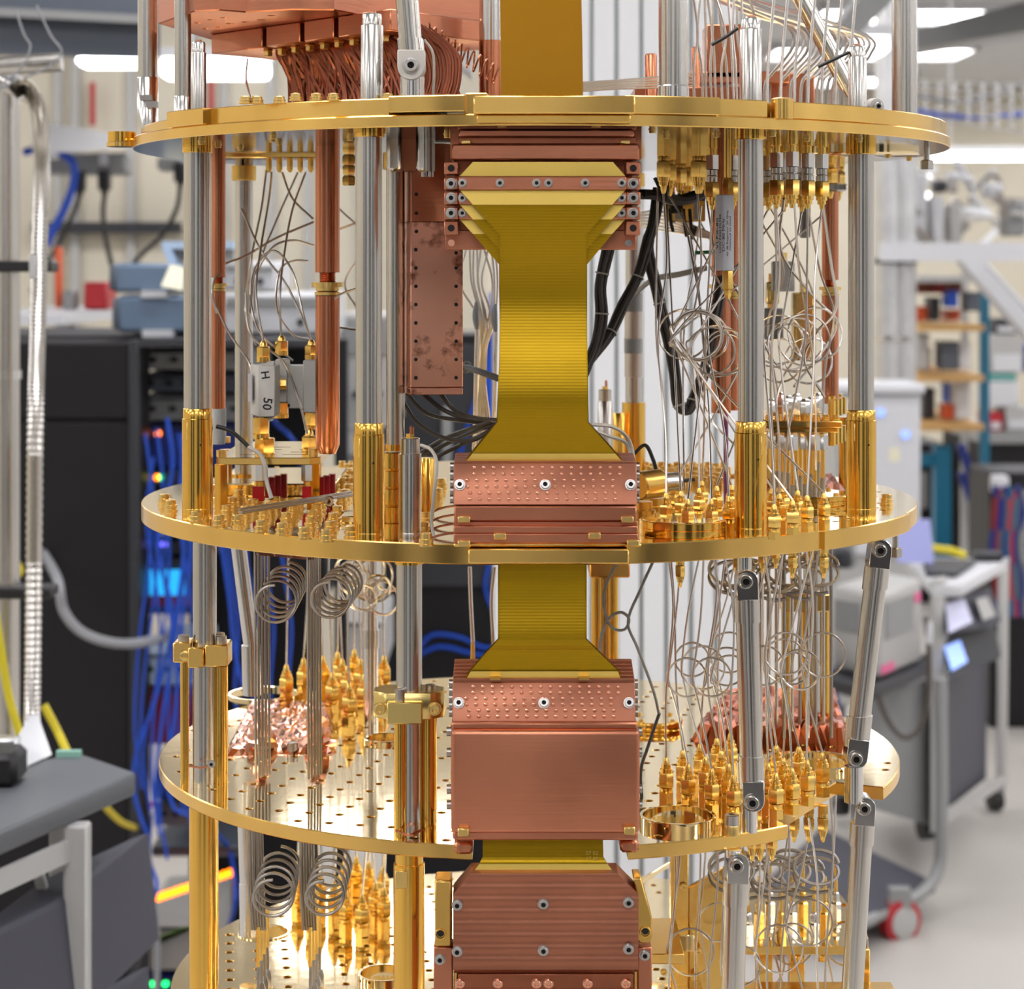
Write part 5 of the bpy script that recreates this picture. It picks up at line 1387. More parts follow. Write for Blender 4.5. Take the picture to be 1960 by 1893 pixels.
# rear right clamp
y = 0.05; x = XX(1540, y)
t = thing('rear_clamp', 'gold clamp block on rods behind the right coil loops', 'clamp', (x, y, ZZ(1165, y)))
b = MB(); b.bx(XX(1492, y), XX(1584, y), y - 0.012, y + 0.012, ZZ(1166, y), ZZ(1132, y)); part(b, 'block', 'gold_rim', t, bevel=0.0008)
for px in (1505, 1540, 1578):
    lathe_part(XX(px, y), y, [(0.0034, ZC1), (0.0034, ZZ(1166, y))], 'gold_sleeve', 'gold_rod', t, n=16)
lathe_part(XX(1555, y), y, [(0.0062, ZC1), (0.0062, ZB0)], 'steel', 'tube', t)
for px in (1505, 1578):
    lathe_part(XX(px, y), y, [(0.0032, ZZ(1132, y)), (0.0032, ZZ(1118, y))], 'screw', 'clamp_screw', t, n=14)
# ------------------------------------------------------------------ central ribbon stack
def ribbon_material():
    m = mat('amber_ribbon', (0.42, 0.25, 0.0, 1), 0.75, 0.34, spec=0.6)
    nt = m.node_tree; L = nt.links; p = nt.nodes['Principled BSDF']
    tc = nt.nodes.new('ShaderNodeTexCoord'); wv = nt.nodes.new('ShaderNodeTexWave')
    wv.wave_type = 'BANDS'; wv.bands_direction = 'Z'; wv.inputs['Scale'].default_value = 190.0; wv.inputs['Distortion'].default_value = 0.0
    L.new(tc.outputs['Object'], wv.inputs['Vector'])
    bp = nt.nodes.new('ShaderNodeBump'); bp.inputs['Strength'].default_value = 0.15; bp.inputs['Distance'].default_value = 0.0003
    L.new(wv.outputs['Fac'], bp.inputs['Height']); L.new(bp.outputs[0], p.inputs['Normal'])
    nz = nt.nodes.new('ShaderNodeTexNoise'); nz.inputs['Scale'].default_value = 14
    L.new(tc.outputs['Object'], nz.inputs['Vector'])
    mr = nt.nodes.new('ShaderNodeMapRange'); mr.inputs['From Min'].default_value = 0.3; mr.inputs['From Max'].default_value = 0.7
    mr.inputs['To Min'].default_value = 0.36; mr.inputs['To Max'].default_value = 0.44
    L.new(nz.outputs['Fac'], mr.inputs['Value']); L.new(mr.outputs[0], p.inputs['Roughness'])
    return m
M['ribbon'] = ribbon_material()
M['stiffener'] = mat('ribbon_stiffener', (0.86, 0.60, 0.13, 1), 0.6, 0.38, var=0.05)
M['ribbon_edge'] = mat('ribbon_edge', (70, 24, 6), 0.0, 0.6)
M['amber_top'] = mat('amber_film', (0.42, 0.19, 0.0, 1), 0.6, 0.42, var=0.06, nscale=10)

def ribbon(name, label, rows, stiff, film='ribbon', dy=0.0, th=0.0005, sub=6, group='ribbon cables'):
    """rows: (py, pxL, pxR, y) down the cable; stiff: list of row index pairs rendered as pale stiffener."""
    p0 = rows[-1]
    t = thing(name, label, 'ribbon cable', W((p0[1] + p0[2]) / 2, p0[0], p0[3] + dy), group)
    def sheet(rs, nm, mm, smooth=True):
        b = MB(); P = []
        if smooth and len(rs) > 2:
            yy = smooth_path([Vector((r[0], r[3], 0)) for r in rs], sub)
            # interpolate edges linearly in py
            for v in yy:
                py = min(max(v.x, rs[0][0]), rs[-1][0])
                for i in range(len(rs) - 1):
                    if rs[i][0] <= py <= rs[i + 1][0]:
                        u = (py - rs[i][0]) / max(1e-6, rs[i + 1][0] - rs[i][0])
                        P.append((py, rs[i][1] + (rs[i + 1][1] - rs[i][1]) * u, rs[i][2] + (rs[i + 1][2] - rs[i][2]) * u, v.y))
                        break
        else:
            P = rs
        n = len(P)
        vs = []
        for (py, a, c, y) in P:
            vs.append(W(a, py, y + dy)); vs.append(W(c, py, y + dy))
        vs += [v + Vector((0, th, 0)) for v in vs]
        o = 2 * n
        fs = []; mi = []
        for i in range(n - 1):
            k = 2 * i
            fs.append((k, k + 2, k + 3, k + 1)); mi.append(0)
            fs.append((o + k, o + k + 1, o + k + 3, o + k + 2)); mi.append(0)
            fs.append((k, o + k, o + k + 2, k + 2)); mi.append(1)
            fs.append((k + 1, k + 3, o + k + 3, o + k + 1)); mi.append(1)
        fs.append((0, 1, o + 1, o)); mi.append(1)
        k = 2 * (n - 1); fs.append((k, o + k, o + k + 1, k + 1)); mi.append(1)
        b.add(vs, fs); b.m = mi
        return part(b, nm, [mm, 'ribbon_edge'], t)
    sheet(rows, 'film', film)
    for (a, c, nm) in stiff:
        rs = [(r[0], r[1] + 0.3, r[2] - 0.3, r[3] - 0.0005) for r in (a, c)]
        sheet(rs, nm, 'stiffener', False)
    return t
# amber ribbon above the top plate
ribbon('amber_ribbon', 'wide plain amber ribbon rising above the top plate', [(-140, 955, 1112, -0.255), (0, 957, 1113, -0.256), (100, 958, 1115, -0.257), (186, 958, 1116, -0.258)], [], 'amber_top')

def rib_rows(k):
    o = 28 * k; q = 3.2 * k
    return [(364 + o, 880, 1197, -0.2585), (392 + o, 905, 1172, -0.2590), (450 + o, 957 - q * 0.3, 1122 + q * 0.3, -0.2545), (520 + o * 0.6, 957 - q * 0.3, 1122 + q * 0.3, -0.2475), (580 + o * 0.3, 958 - q * 0.3, 1122 + q * 0.3, -0.2450), (640, 958 - q * 0.3, 1122 + q * 0.3, -0.2480),
            (700, 957 - q * 0.3, 1123 + q * 0.3, -0.2530), (760, 954 - q * 0.3, 1124 + q * 0.3, -0.2560), (808, 952 - q * 0.3, 1125 + q * 0.3, -0.2530), (850, 918 - q * 0.6, 1162 + q * 0.6, -0.2475), (884, 891 - q * 0.6, 1192 + q * 0.6, -0.2440)]
nm3 = ['frontmost olive ribbon cable between the top and middle plates', 'second olive ribbon cable right behind the front one, upper flare visible', 'rearmost olive ribbon cable of the upper stack, lowest flare visible']
for k in (0, 1, 2):
    rs = rib_rows(k)
    st = [(rs[0], (392 + 28 * k, 905, 1172, rs[1][3]), 'upper_stiffener')]
    if k == 0: st.append(((868, 904, 1178, -0.2455), (884, 891, 1192, -0.2442), 'lower_stiffener'))
    ribbon('ribbon_cable', nm3[k], rs, st, dy=0.0045 * k)

# ---- upper clamp
def pb(x0, y0, x1, y1, ya, yb):
    """box from pixel rect at front depth ya to depth yb"""
    a = W(x0, y1, ya); c = W(x1, y0, ya)
    return (a.x, c.x, ya, yb, a.z, c.z)
t = thing('ribbon_clamp', 'upper copper ribbon clamp bolted below the top plate', 'clamp', W(1040, 478, -0.22))
b = MB(); b.bx(*pb(852, 440, 1218, 478, -0.236, -0.226)); part(b, 'back_plate', 'copper', t, bevel=0.0005)
b = MB(); b.bx(*pb(870, 300, 1210, 440, -0.236, -0.226)); part(b, 'back_plate', 'copper_dark', t)
b = MB(); b.bx(*pb(862, 232, 880, 305, -0.240, -0.21)); part(b, 'side_post', 'copper_dark', t, bevel=0.0005)
b = MB(); b.bx(*pb(1208, 232, 1228, 305, -0.240, -0.21)); part(b, 'side_post', 'copper_dark', t, bevel=0.0005)
b = MB(); b.bx(*pb(865, 276, 1224, 306, -0.252, -0.21)); part(b, 'cross_bar', 'copper', t, bevel=0.0008)
b = MB(); b.bx(*pb(878, 248, 1214, 262, -0.250, -0.21)); part(b, 'cross_bar', 'copper', t, bevel=0.0008)
b = MB(); b.bx(*pb(878, 262, 1218, 276, -0.246, -0.21)); part(b, 'cross_bar', 'copper_dark', t, bevel=0.0005)
b = MB(); b.bx(*pb(876, 238, 1218, 248, -0.248, -0.21)); part(b, 'cross_bar', 'copper_dark', t, bevel=0.0005)
for px, py in ((962, 240), (1142, 240), (893, 271), (1198, 271)):
    b = MB(); b.bx(*pb(px - 10, py - 3, px + 8, py + 4, -0.2535, -0.245)); part(b, 'gold_clip', 'gold_pale', t, bevel=0.0004)
HOLE = MB(); HOLE.lathe((0, 0, 0), [(0.0019, 0), (0.0019, 0.0003)], n=14, axis=(0, -1, 0)); HOLE = HOLE.mesh('screw_hole', 'hole_shade')
for side, (xa, xb) in enumerate(((850, 877), (1198, 1226))):
    for j, (ya, yb) in enumerate(((310, 334), (340, 363), (367, 391), (396, 420), (423, 450))):
        dep = -0.2525 - 0.003 * (j in (1, 2, 3)) + 0.0015 * (j > 2)
        b = MB(); bb = pb(xa, ya, xb, yb, dep, -0.226); b.bx(*bb); pt = part(b, 'side_block', 'copper', t, bevel=0.0005)
        c_ = ((bb[0] + bb[1]) / 2, bb[2], (bb[4] + bb[5]) / 2)
        if j in (1, 2, 3): piece(SCREW, 'screw', pt, c_)
        else: piece(HOLE, 'screw_hole', pt, c_)
    b = MB(); c_ = W(864 if side == 0 else 1203, 465, -0.2362); b.lathe(c_, [(0.0019, 0), (0.0019, 0.0005)], n=14, axis=(0, -1, 0)); part(b, 'rivet', 'copper_foil' if side == 0 else 'steel_bright', t)
for j, (ya, yb) in enumerate(((338, 363), (367, 391), (396, 420))):
    dep = -0.2615 + 0.0045 * j
    b = MB(); bb = pb(878, ya, 1199, yb, dep, dep + 0.0028); b.bx(*bb); pt = part(b, 'clamp_bar', 'copper', t, bevel=0.0005)
    for px in ((885, 957, 1027, 1050, 1120, 1190) if j == 0 else (885, 1190)):
        p = W(px, (ya + yb) / 2, dep); piece(SCREW_S, 'screw', pt, p)
b = MB(); b.prism([W(905, 310, -0.258), W(1173, 310, -0.258), W(1197, 337, -0.258), W(880, 337, -0.258)], (0, 0.0006, 0)); part(b, 'film_flap', 'stiffener', t)

# ---- helper for the stair-stacked perforated clamps
def dimple_stuff(t, px0, px1, pA, yA, pB, yB, rows, per, name='dimples', m_='copper_foil'):
    b = MB()
    nrm = (Vector((0, -(ZZ(pA, yA) - ZZ(pB, yB)), -(yA - yB)))).normalized()
    for r_ in range(rows):
        u = (r_ + 0.8) / (rows + 0.7)
        off = (0.0, 0.0, -0.72, -0.72, -0.45, -0.45)[r_ % 6]
        for k in range(per):
            px = px0 + (px1 - px0) * (k + 1.2 + off) / (per + 1)
            c = W(px, pA + (pB - pA) * u, yA + (yB - yA) * u)
            b.lathe(c, [(0.0012, -0.0002), (0.0010, 0.0003), (0.0006, 0.00055), (0.0001, 0.0006)], n=7, axis=nrm)
    return part(b, name, m_, t, kind='stuff')
def stair_clamp(label, ytop, top_py, face_py0, face_py1, pxL, pxR, yf0, yf1, nst=6):
    t = thing('ribbon_clamp', label, 'clamp', W((pxL + pxR) / 2, face_py1, yf1))
    for k in range(nst):
        pt_ = face_py0 - (face_py0 - top_py) * (k + 1) / nst
        y0 = yf0 + 0.0008 + 0.0052 * k
        b = MB(); a_ = W(pxL, face_py1, y0); c_ = W(pxR, pt_, y0)
        b.bx(W(pxL + 1, 0, yf0).x, W(pxR - 1, 0, yf0).x, y0, y0 + 0.0048, ZZ(face_py1, yf1), ZZ(pt_, y0))
        part(b, 'stack_plate', 'copper_dull', t, bevel=0.0003)
    A0 = W(pxL, face_py0, yf0); A1 = W(pxR, face_py0, yf0); B0 = W(pxL, face_py1, yf1); B1 = W(pxR, face_py1, yf1)
    xl_, xr_ = W(pxL, 0, (yf0 + yf1) / 2).x, W(pxR, 0, (yf0 + yf1) / 2).x
    b = MB(); b.prism([(xl_, yf0, A0.z), (xl_, yf0 + 0.006, A0.z), (xl_, yf1 + 0.010, B0.z), (xl_, yf1, B0.z)], (xr_ - xl_, 0, 0)); pt = part(b, 'perforated_face', 'copper_dull', t, bevel=0.0005)
    dimple_stuff(t, pxL + 18, pxR - 18, face_py0, yf0 - 0.0001, face_py1, yf1 - 0.0001, 6, 16)
    um = 0.52
    ps = face_py0 + (face_py1 - face_py0) * um; ys = yf0 + (yf1 - yf0) * um
    ang = atan2(yf0 - yf1, A0.z - B0.z)
    for px in (pxL + 12, (pxL + pxR) / 2, pxR - 12):
        piece(SCREW, 'screw', t, W(px, ps, ys), rot=(-ang, 0, 0))
    # side screw heads
    for k in range(5):
        z = B0.z + (A0.z - B0.z) * (k + 0.3) / 5
        for s, xx in ((-1, xl_), (1, xr_)):
            b = MB(); b.cyl((xx, yf1 + 0.018, z), (xx + s * 0.0022, yf1 + 0.018, z), 0.0024, n=10); part(b, 'side_screw', 'steel_dark', t)
    return t
t = stair_clamp('perforated copper ribbon clamp standing on the middle plate', -0.24, 868, 886, 967, 868, 1219, -0.2475, -0.2545)
b = MB(); b.bx(*pb(869, 969, 1219, 998, -0.2555, -0.22)); part(b, 'base_bar', 'copper', t, bevel=0.0008)
b = MB(); b.bx(*pb(868, 998, 1220, 1006, -0.2540, -0.22)); part(b, 'base_bar', 'copper', t, bevel=0.0003)
b = MB(); b.bx(*pb(868, 1007, 1221, 1022, -0.2575, -0.22)); part(b, 'base_bar', 'copper', t, bevel=0.0006)
b = MB(); b.bx(*pb(868, 1022, 1222, 1040, -0.2590, -0.22)); part(b, 'base_bar', 'copper', t, bevel=0.0005)
for px, py, y in ((888, 995, -0.2555), (1201, 995, -0.2555), (957, 1027, -0.2590), (1138, 1026, -0.2590), (888, 1041, -0.2592), (1212, 1040, -0.2592)):
    b = MB(); b.bx(*pb(px - 12, py - 6, px + 12, py + 6, y - 0.0026, y)); part(b, 'gold_clip', 'gold_pale', t, bevel=0.0005)

# ribbons between B and C
def rib2(k):
    q = 3 * k
    return [(1076, 956 - q, 1120 + q, -0.2505), (1150, 956 - q, 1120 + q, -0.2505), (1222, 956 - q, 1120 + q, -0.2530), (1250, 930 - q, 1148 + q, -0.2500), (1285, 900 - q, 1184 + q, -0.2475), (1300, 888 - q, 1190 + q, -0.2465)]
nm2 = ['front olive ribbon cable between the middle and lower plates', 'rear olive ribbon cable behind the lower front one']
for k in (0, 1):
    rs = rib2(k)
    ribbon('ribbon_cable', nm2[k], rs, [((1285, 901, 1183, -0.2480), (1304, 889, 1190, -0.2470), 'lower_stiffener')] if k == 0 else [], dy=0.004 * k)
for (nm_, l) in (('a', ''),):
    t = stair_clamp('perforated copper ribbon clamp with large plain cover on the lower plate', -0.25, 1264, 1306, 1382, 866, 1216, -0.2500, -0.2570)
for px in (948, 1118):
    b = MB(); b.bx(*pb(px - 10, 1297, px + 10, 1302, -0.2522, -0.248)); part(b, 'gold_clip', 'gold_dark', t)
b = MB(); b.bx(*pb(864, 1383, 1220, 1397, -0.2600, -0.215)); part(b, 'ledge_bar', 'copper', t, bevel=0.001)
b = MB(); b.bx(*pb(863, 1398, 1225, 1596, -0.2640, -0.215)); part(b, 'front_cover', 'copper', t, bevel=0.0025, seg=3)
b = MB(); b.bx(*pb(866, 1590, 1222, 1609, -0.2625, -0.215)); part(b, 'bottom_lip', 'copper', t, bevel=0.0012)
for px, py in ((887, 1594), (1205, 1591)):
    b = MB(); b.bx(*pb(px - 11, py - 8, px + 11, py + 8, -0.2665, -0.262)); part(b, 'gold_clip', 'gold_pale', t, bevel=0.0006)
    b = MB(); b.bx(*pb(px - 18, py + 18, px + 18, py + 42, -0.255, -0.235)); part(b, 'corner_bracket', 'copper_rod', t, bevel=0.0015)
for py in (1400, 1440, 1510, 1540):
    b = MB(); xx = W(863, 0, -0.264).x; b.cyl((xx, -0.245, ZZ(py, -0.245)), (xx - 0.0028, -0.245, ZZ(py, -0.245)), 0.0026, n=10); part(b, 'side_screw', 'steel_dark', t)
    xx = W(1225, 0, -0.264).x; b = MB(); b.cyl((xx, -0.245, ZZ(py, -0.245)), (xx + 0.0022, -0.245, ZZ(py, -0.245)), 0.0026, n=10); part(b, 'side_screw', 'steel_dark', t)

# ribbon C-D and ribbed clamp
rb3 = ribbon('ribbon_cable', 'short wide olive ribbon entering the ribbed copper clamp', [(1600, 924, 1154, -0.2470), (1640, 924, 1155, -0.2480), (1652, 918, 1162, -0.2490), (1672, 902, 1178, -0.2500)], [((1654, 917, 1163, -0.2492), (1672, 903, 1177, -0.2502), 'lower_stiffener')])
for i, s in enumerate(('07 02', '17 02')):
    me = text_mesh(s, 0.0030, 'stiffener', 'printed_code'); p = W(1133, 1633 + 11 * i, -0.2486); piece(me, 'printed_code', rb3, p, rot=(R(90), 0, 0))
yD = -0.2570
t = thing('ribbon_clamp', 'ribbed copper ribbon clamp at the bottom centre', 'clamp', W(1040, 1893, yD))
prof = []
b = MB()
# ribbed face: horizontal waves built as real relief
def ribbed(t):
    n = 8
    rowsP = []
    py0, py1 = 1672, 1856
    steps = 72
    vs = []; fs = []
    for i in range(steps + 1):
        py = py0 + (py1 - py0) * i / steps
        w = max(0.0, (1712 - py) / 42.0)
        a = 867 + 36 * w; c = 1222 - 42 * w
        ph = (i / steps) * n * 2 * pi
        rel = 0.00055 * (0.5 + 0.5 * sin(ph)) if py < 1846 else 0
        y = yD - rel
        vs += [W(a, py, y), W(c, py, y)]
    m = len(vs)
    vs2 = [Vector((v.x, yD + 0.02, v.z)) for v in vs]
    for i in range(steps):
        k = 2 * i
        fs.append((k, k + 2, k + 3, k + 1))
        fs.append((m + k, m + k + 1, m + k + 3, m + k + 2))
        fs.append((k, m + k, m + k + 2, k + 2)); fs.append((k + 1, k + 3, m + k + 3, m + k + 1))
    fs.append((0, 1, m + 1, m)); k = 2 * steps; fs.append((k, m + k, m + k + 1, k + 1))
    b = MB(); b.add(vs + vs2, fs); return part(b, 'ribbed_face', 'copper_dull', t, ang=50)
ribbed(t)
for px, py in ((875, 1732), (1040, 1730), (1203, 1727), (875, 1821), (1040, 1819), (1203, 1816)):
    piece(SCREW, 'screw', t, W(px, py, yD - 0.001))
b = MB(); b.bx(*pb(832, 1686, 864, 1812, yD + 0.002, yD + 0.02)); o = part(b, 'side_bracket', 'gold_dark', t, bevel=0.0008)
piece(HOLE, 'bracket_hole', o, W(843, 1786, yD + 0.0018)); b = MB(); b.torus(W(843, 1788, yD + 0.0018), 0.0026, 0.0006, axis=(0, 1, 0), n=18); part(b, 'hole_rim', 'gold', o)
b = MB(); b.prism([W(1212, 1681, yD + 0.002), W(1227, 1681, yD + 0.002), W(1248, 1757, yD + 0.002), W(1248, 1798, yD + 0.002), W(1240, 1806, yD + 0.002), W(1226, 1806, yD + 0.002), W(1219, 1798, yD + 0.002), W(1219, 1710, yD + 0.002)], (0, 0.018, 0)); o = part(b, 'side_bracket', 'gold_dark', t, bevel=0.0006)
piece(HOLE, 'bracket_hole', o, W(1235, 1782, yD + 0.0018)); b = MB(); b.torus(W(1235, 1784, yD + 0.0018), 0.0026, 0.0006, axis=(0, 1, 0), n=18); part(b, 'hole_rim', 'gold', o)
for (xa, xb, sx, sy) in ((830, 866, 842, 1836), (1221, 1248, 1234, 1828)):
    b = MB(); b.bx(*pb(xa, 1813, xb, 1990, yD + 0.004, yD + 0.02)); o = part(b, 'lower_side_plate', 'copper', t, bevel=0.0006); piece(SCREW, 'screw', o, W(sx, sy, yD + 0.004))
b = MB(); b.bx(*pb(868, 1856, 1222, 1990, yD + 0.006, yD + 0.02)); part(b, 'slot_recess', 'copper_dark', t)
b = MB(); b.bx(*pb(870, 1862, 874, 1990, yD + 0.003, yD + 0.01)); part(b, 'slot_edge', 'gold_dark', t)
b = MB(); b.bx(*pb(1215, 1860, 1219, 1990, yD + 0.003, yD + 0.01)); part(b, 'slot_edge', 'gold_dark', t)
b = MB(); b.bx(*pb(876, 1864, 1213, 1892, yD + 0.003, yD + 0.008)); o = part(b, 'lower_bar', 'copper_dark', t, bevel=0.0005)
CS = cap_mesh(0.0022, 0.002, 'copper_foil', 'copper_screw')
for px in (880, 953, 1027, 1050, 1125, 1198):
    piece(CS, 'screw', o, W(px, 1882, yD + 0.003))
# ------------------------------------------------------------------ coaxial connectors
def connector_root(label, cat, group, loc, nut='gold_connector', base='gold_connector', k=1.0):
    t = thing('coaxial_connector', label, cat, loc, group)
    lx, ly, lz = loc
    b = MB(); b.lathe((lx, ly, lz), [(0.0041, 0), (0.0041, 0.0058 * k)], n=6); b.lathe((lx, ly, lz + 0.0058 * k), [(0.0034, 0), (0.0036, 0.0006), (0.0036, 0.0026 * k), (0.0030, 0.003 * k)], n=12); part(b, 'base_nut', base, t)
    b = MB(); b.lathe((lx, ly, lz + 0.0090 * k), [(0.0040, 0), (0.0043, 0.0004), (0.0043, 0.0078 * k), (0.0038, 0.0084 * k)], n=6); part(b, 'hex_nut', nut, t)
    b = MB(); b.lathe((lx, ly, lz + 0.0174 * k), [(0.0033, 0), (0.0033, 0.0020), (0.0026, 0.0023), (0.0026, 0.0042), (0.0019, 0.0046), (0.0016, 0.0070), (0.0010, 0.0086)], n=12); part(b, 'ferrule', 'gold_connector', t)
    return t
CONN_H = 0.026
def connectors(pts, label, group, scale=1.0, flip=False, fat=1.0, kw={}):
    """pts: world base points."""
    root = None
    pts = sorted(pts, key=lambda p: (p.x - CX) / (p.y + CD))
    for i, p in enumerate(pts):
        lab = label.replace(' connector', ' connector, ' + nth(i) + ' from left,', 1)
        if root is None:
            root = connector_root(lab, 'connector', group, (p.x, p.y, p.z), **kw); r = root
        else:
            r = cp(root, p, lab)
        r.scale = (scale * 0.95 * fat, scale * 0.95 * fat, scale)
        if flip: r.rotation_euler = (pi, 0, 0)
    return root
CL = [(548, 1272), (581, 1260), (618, 1256), (646, 1248), (678, 1243), (708, 1250), (735, 1255), (636, 1287), (665, 1275), (697, 1290), (722, 1284), (668, 1308), (655, 1262), (690, 1262)]
tipsCL = [onz(px, py, ZC1 + CONN_H * 1.1) for px, py in CL]
connectors([Vector((p.x, p.y, ZC1)) for p in tipsCL], 'gold coaxial connector in the left cluster on the lower mirror plate', 'left connectors on the lower plate', 1.1, fat=1.2)
CRt = [(1275, 1450), (1307, 1436), (1317, 1462), (1340, 1424), (1350, 1448), (1362, 1471), (1372, 1413), (1380, 1437), (1394, 1461), (1404, 1483), (1398, 1404), (1455, 1432), (1470, 1460), (1486, 1427), (1485, 1479), (1499, 1450), (1516, 1470), (1529, 1429), (1545, 1455), (1574, 1440)]
tipsCR = [onz(px, py, ZC1 + CONN_H) for px, py in CRt]
connectors([Vector((p.x, p.y, ZC1)) for p in tipsCR], 'gold coaxial connector in the right cluster on the lower plate', 'right connectors on the lower plate', 1.0, fat=1.16)
BRt = [(1275, 944), (1303, 940), (1317, 955), (1338, 934), (1362, 955), (1372, 930), (1344, 920), (1395, 950), (1400, 928), (1482, 965), (1492, 945), (1500, 932), (1517, 957), (1527, 938), (1545, 948), (1577, 944), (1478, 935), (1290, 925)]
tipsBR = [onz(px, py, ZB1 + CONN_H * 0.74) for px, py in BRt]
connectors([Vector((p.x, p.y, ZB1)) for p in tipsBR], 'gold coaxial connector in the right cluster on the middle plate', 'right connectors on the middle plate', 0.74, fat=1.3)
DLt = [(570, 1668), (598, 1702), (660, 1648), (682, 1640), (706, 1650), (733, 1660), (662, 1705), (693, 1712), (640, 1690), (718, 1690), (612, 1672), (735, 1700)]
tipsDL = [onz(px, py, ZD1 + CONN_H * 1.1) for px, py in DLt]
connectors([Vector((p.x, p.y, ZD1)) for p in tipsDL], 'gold coaxial connector in the cluster on the bottom plate', 'connectors on the bottom plate', 1.1, fat=1.2)
# hanging connectors below plate B (right)
BU = [(1430, 1086), (1460, 1092), (1485, 1088), (1517, 1080), (1549, 1074), (1577, 1068), (1302, 1086), (1412, 1070)]
bu_pts = []
for px, py in BU:
    y = -0.17 + 0.02 * ((px // 7) % 3) if px > 1400 else -0.205
    bu_pts.append(Vector((XX(px, y), y, ZB0)))
connectors(bu_pts, 'gold coaxial connector hanging below the right of the middle plate', 'connectors below the middle plate', 0.72, flip=True)
cu_pts = []
for px in (1440, 1455, 1478, 1520, 1548, 1575):
    y = -0.16 if px < 1500 else -0.12
    cu_pts.append(Vector((XX(px, y), y, ZC0)))
connectors(cu_pts, 'gold coaxial connector hanging below the right of the lower plate', 'connectors below the lower plate', 0.85, flip=True)
# below plate A: gold row and steel coupled rows
aG = []; aS = []
for i, (px, py) in enumerate(((1270, 300), (1282, 318), (1302, 300), (1318, 305), (1340, 300), (1352, 320), (1275, 268), (1310, 275), (1335, 270), (1360, 285), (1590, 320), (1605, 325))):
    y = -0.09 + 0.045 * (i % 4); aG.append(Vector((XX(px, y), y, ZA0)))
connectors(aG, 'gold coaxial connector hanging below the right of the top plate', 'gold connectors below the top plate', 1.15, flip=True)
aS_px = [(1363, -0.13), (1402, -0.125), (1471, -0.12), (1486, -0.155), (1516, -0.165), (1546, -0.15), (1573, -0.14), (1455, -0.10), (1500, -0.09), (1535, -0.085)]
def coupled(label, group, loc):
    t = thing('coupled_connector', label, 'connector', loc, group)
    lx, ly, lz = loc
    b = MB(); b.lathe((lx, ly, lz), [(0.0034, 0), (0.0034, -0.004), (0.0026, -0.0045), (0.0026, -0.0085)], n=12); part(b, 'feedthrough', 'gold_connector', t)
    b = MB(); b.lathe((lx, ly, lz - 0.0085), [(0.0042, 0), (0.0042, -0.0085)], n=6); part(b, 'steel_nut', 'steel_bright', t)
    b = MB(); b.lathe((lx, ly, lz - 0.017), [(0.0028, 0), (0.0034, -0.0004), (0.0034, -0.0035), (0.0028, -0.004), (0.0036, -0.0045), (0.0036, -0.0075)], n=14); part(b, 'steel_barrel', 'steel', t)
    b = MB(); b.lathe((lx, ly, lz - 0.0245), [(0.0042, 0), (0.0046, -0.0005), (0.0046, -0.0085), (0.0040, -0.009)], n=6); part(b, 'gold_nut', 'gold_connector', t)
    b = MB(); b.lathe((lx, ly, lz - 0.0335), [(0.0034, 0), (0.0034, -0.0022), (0.0026, -0.0025), (0.0026, -0.0045), (0.0016, -0.005), (0.0012, -0.0075)], n=12); part(b, 'ferrule', 'gold_connector', t)
    return t
root = None
for i, (px, y) in enumerate(sorted(aS_px)):
    p = Vector((XX(px, y), y, ZA0))
    lab = 'steel and gold connector, ' + nth(i) + ' from left, hanging below the top plate'
    if root is None: root = coupled(lab, 'steel coupled connectors below the top plate', p)
    else: cp(root, p, lab)

# ------------------------------------------------------------------ copper rods
def copper_rod(px, y, r, py_nut, py_bot, label, chamfer=True):
    x = XX(px, y); zn = ZZ(py_nut, y); zb_ = ZZ(py_bot, y)
    t = thing('copper_rod', label, 'rod', (x, y, zb_), 'copper rods hanging from the top plate')
    lathe_part(x, y, [(r, zn + r * 1.0), (r, ZA0)], 'copper_rod', 'upper_rod', t, n=20)
    pr = [(r * 0.62, zn - r * 1.4)]
    for k in range(8):
        z = zn - r * 0.2 + r * 1.3 * k / 8; pr += [(r * 0.70, z), (r * 0.60, z + r * 0.08)]
    lathe_part(x, y, pr, 'copper_rod', 'thread', t, n=16)
    lathe_part(x, y, [(r * 1.3, zn - r * 0.2), (r * 1.3, zn + r * 0.2)], 'gold_pale', 'flange_nut', t, n=24)
    lathe_part(x, y, [(r * 0.9, zn - r * 0.9), (r * 1.05, zn - r * 0.85), (r * 1.05, zn - r * 0.6), (r * 0.8, zn - r * 0.55), (r * 0.95, zn - r * 0.5), (r * 0.95, zn - r * 0.2)], 'gold_pale', 'ring_stack', t, n=20)
    if chamfer:
        lathe_part(x, y, [(r * 0.62, zb_), (r * 0.68, zb_), (r, zb_ + r * 0.75), (r, zn - r * 0.9)], 'copper_rod', 'lower_rod', t, n=20)
    else:
        lathe_part(x, y, [(r, zb_), (r, zn - r * 0.9)], 'copper_rod', 'lower_rod', t, n=20)
    return t, x, zb_
copper_rod(627, -0.075, 0.0076, 545, 868, 'thick copper rod with gold nut left of the front left post')
t, x, zb_ = copper_rod(418, -0.03, 0.0046, 545, 782, 'thin copper rod behind the far left post', False)
lathe_part(x, -0.03, [(0.0042, ZZ(850, -0.03)), (0.0050, ZZ(840, -0.03)), (0.0050, zb_)], 'clear_tape', 'tape_end', t)
copper_rod(1380, 0.0, 0.0064, 548, 790, 'copper rod behind the white filter tube at right', False)
copper_rod(1589, 0.03, 0.0056, 552, 772, 'copper rod left of the right support post', False)
copper_rod(1400, 0.06, 0.0050, 560, 785, 'second copper rod behind the right front post', False)
b = MB(); b.tube([W(1388, 580, 0.05), W(1390, 1010, 0.05)], 0.0017, 8); solo(b, 'pink_tube', 'pink_tube', 'thin pink tube beside the right copper rods', 'tube')

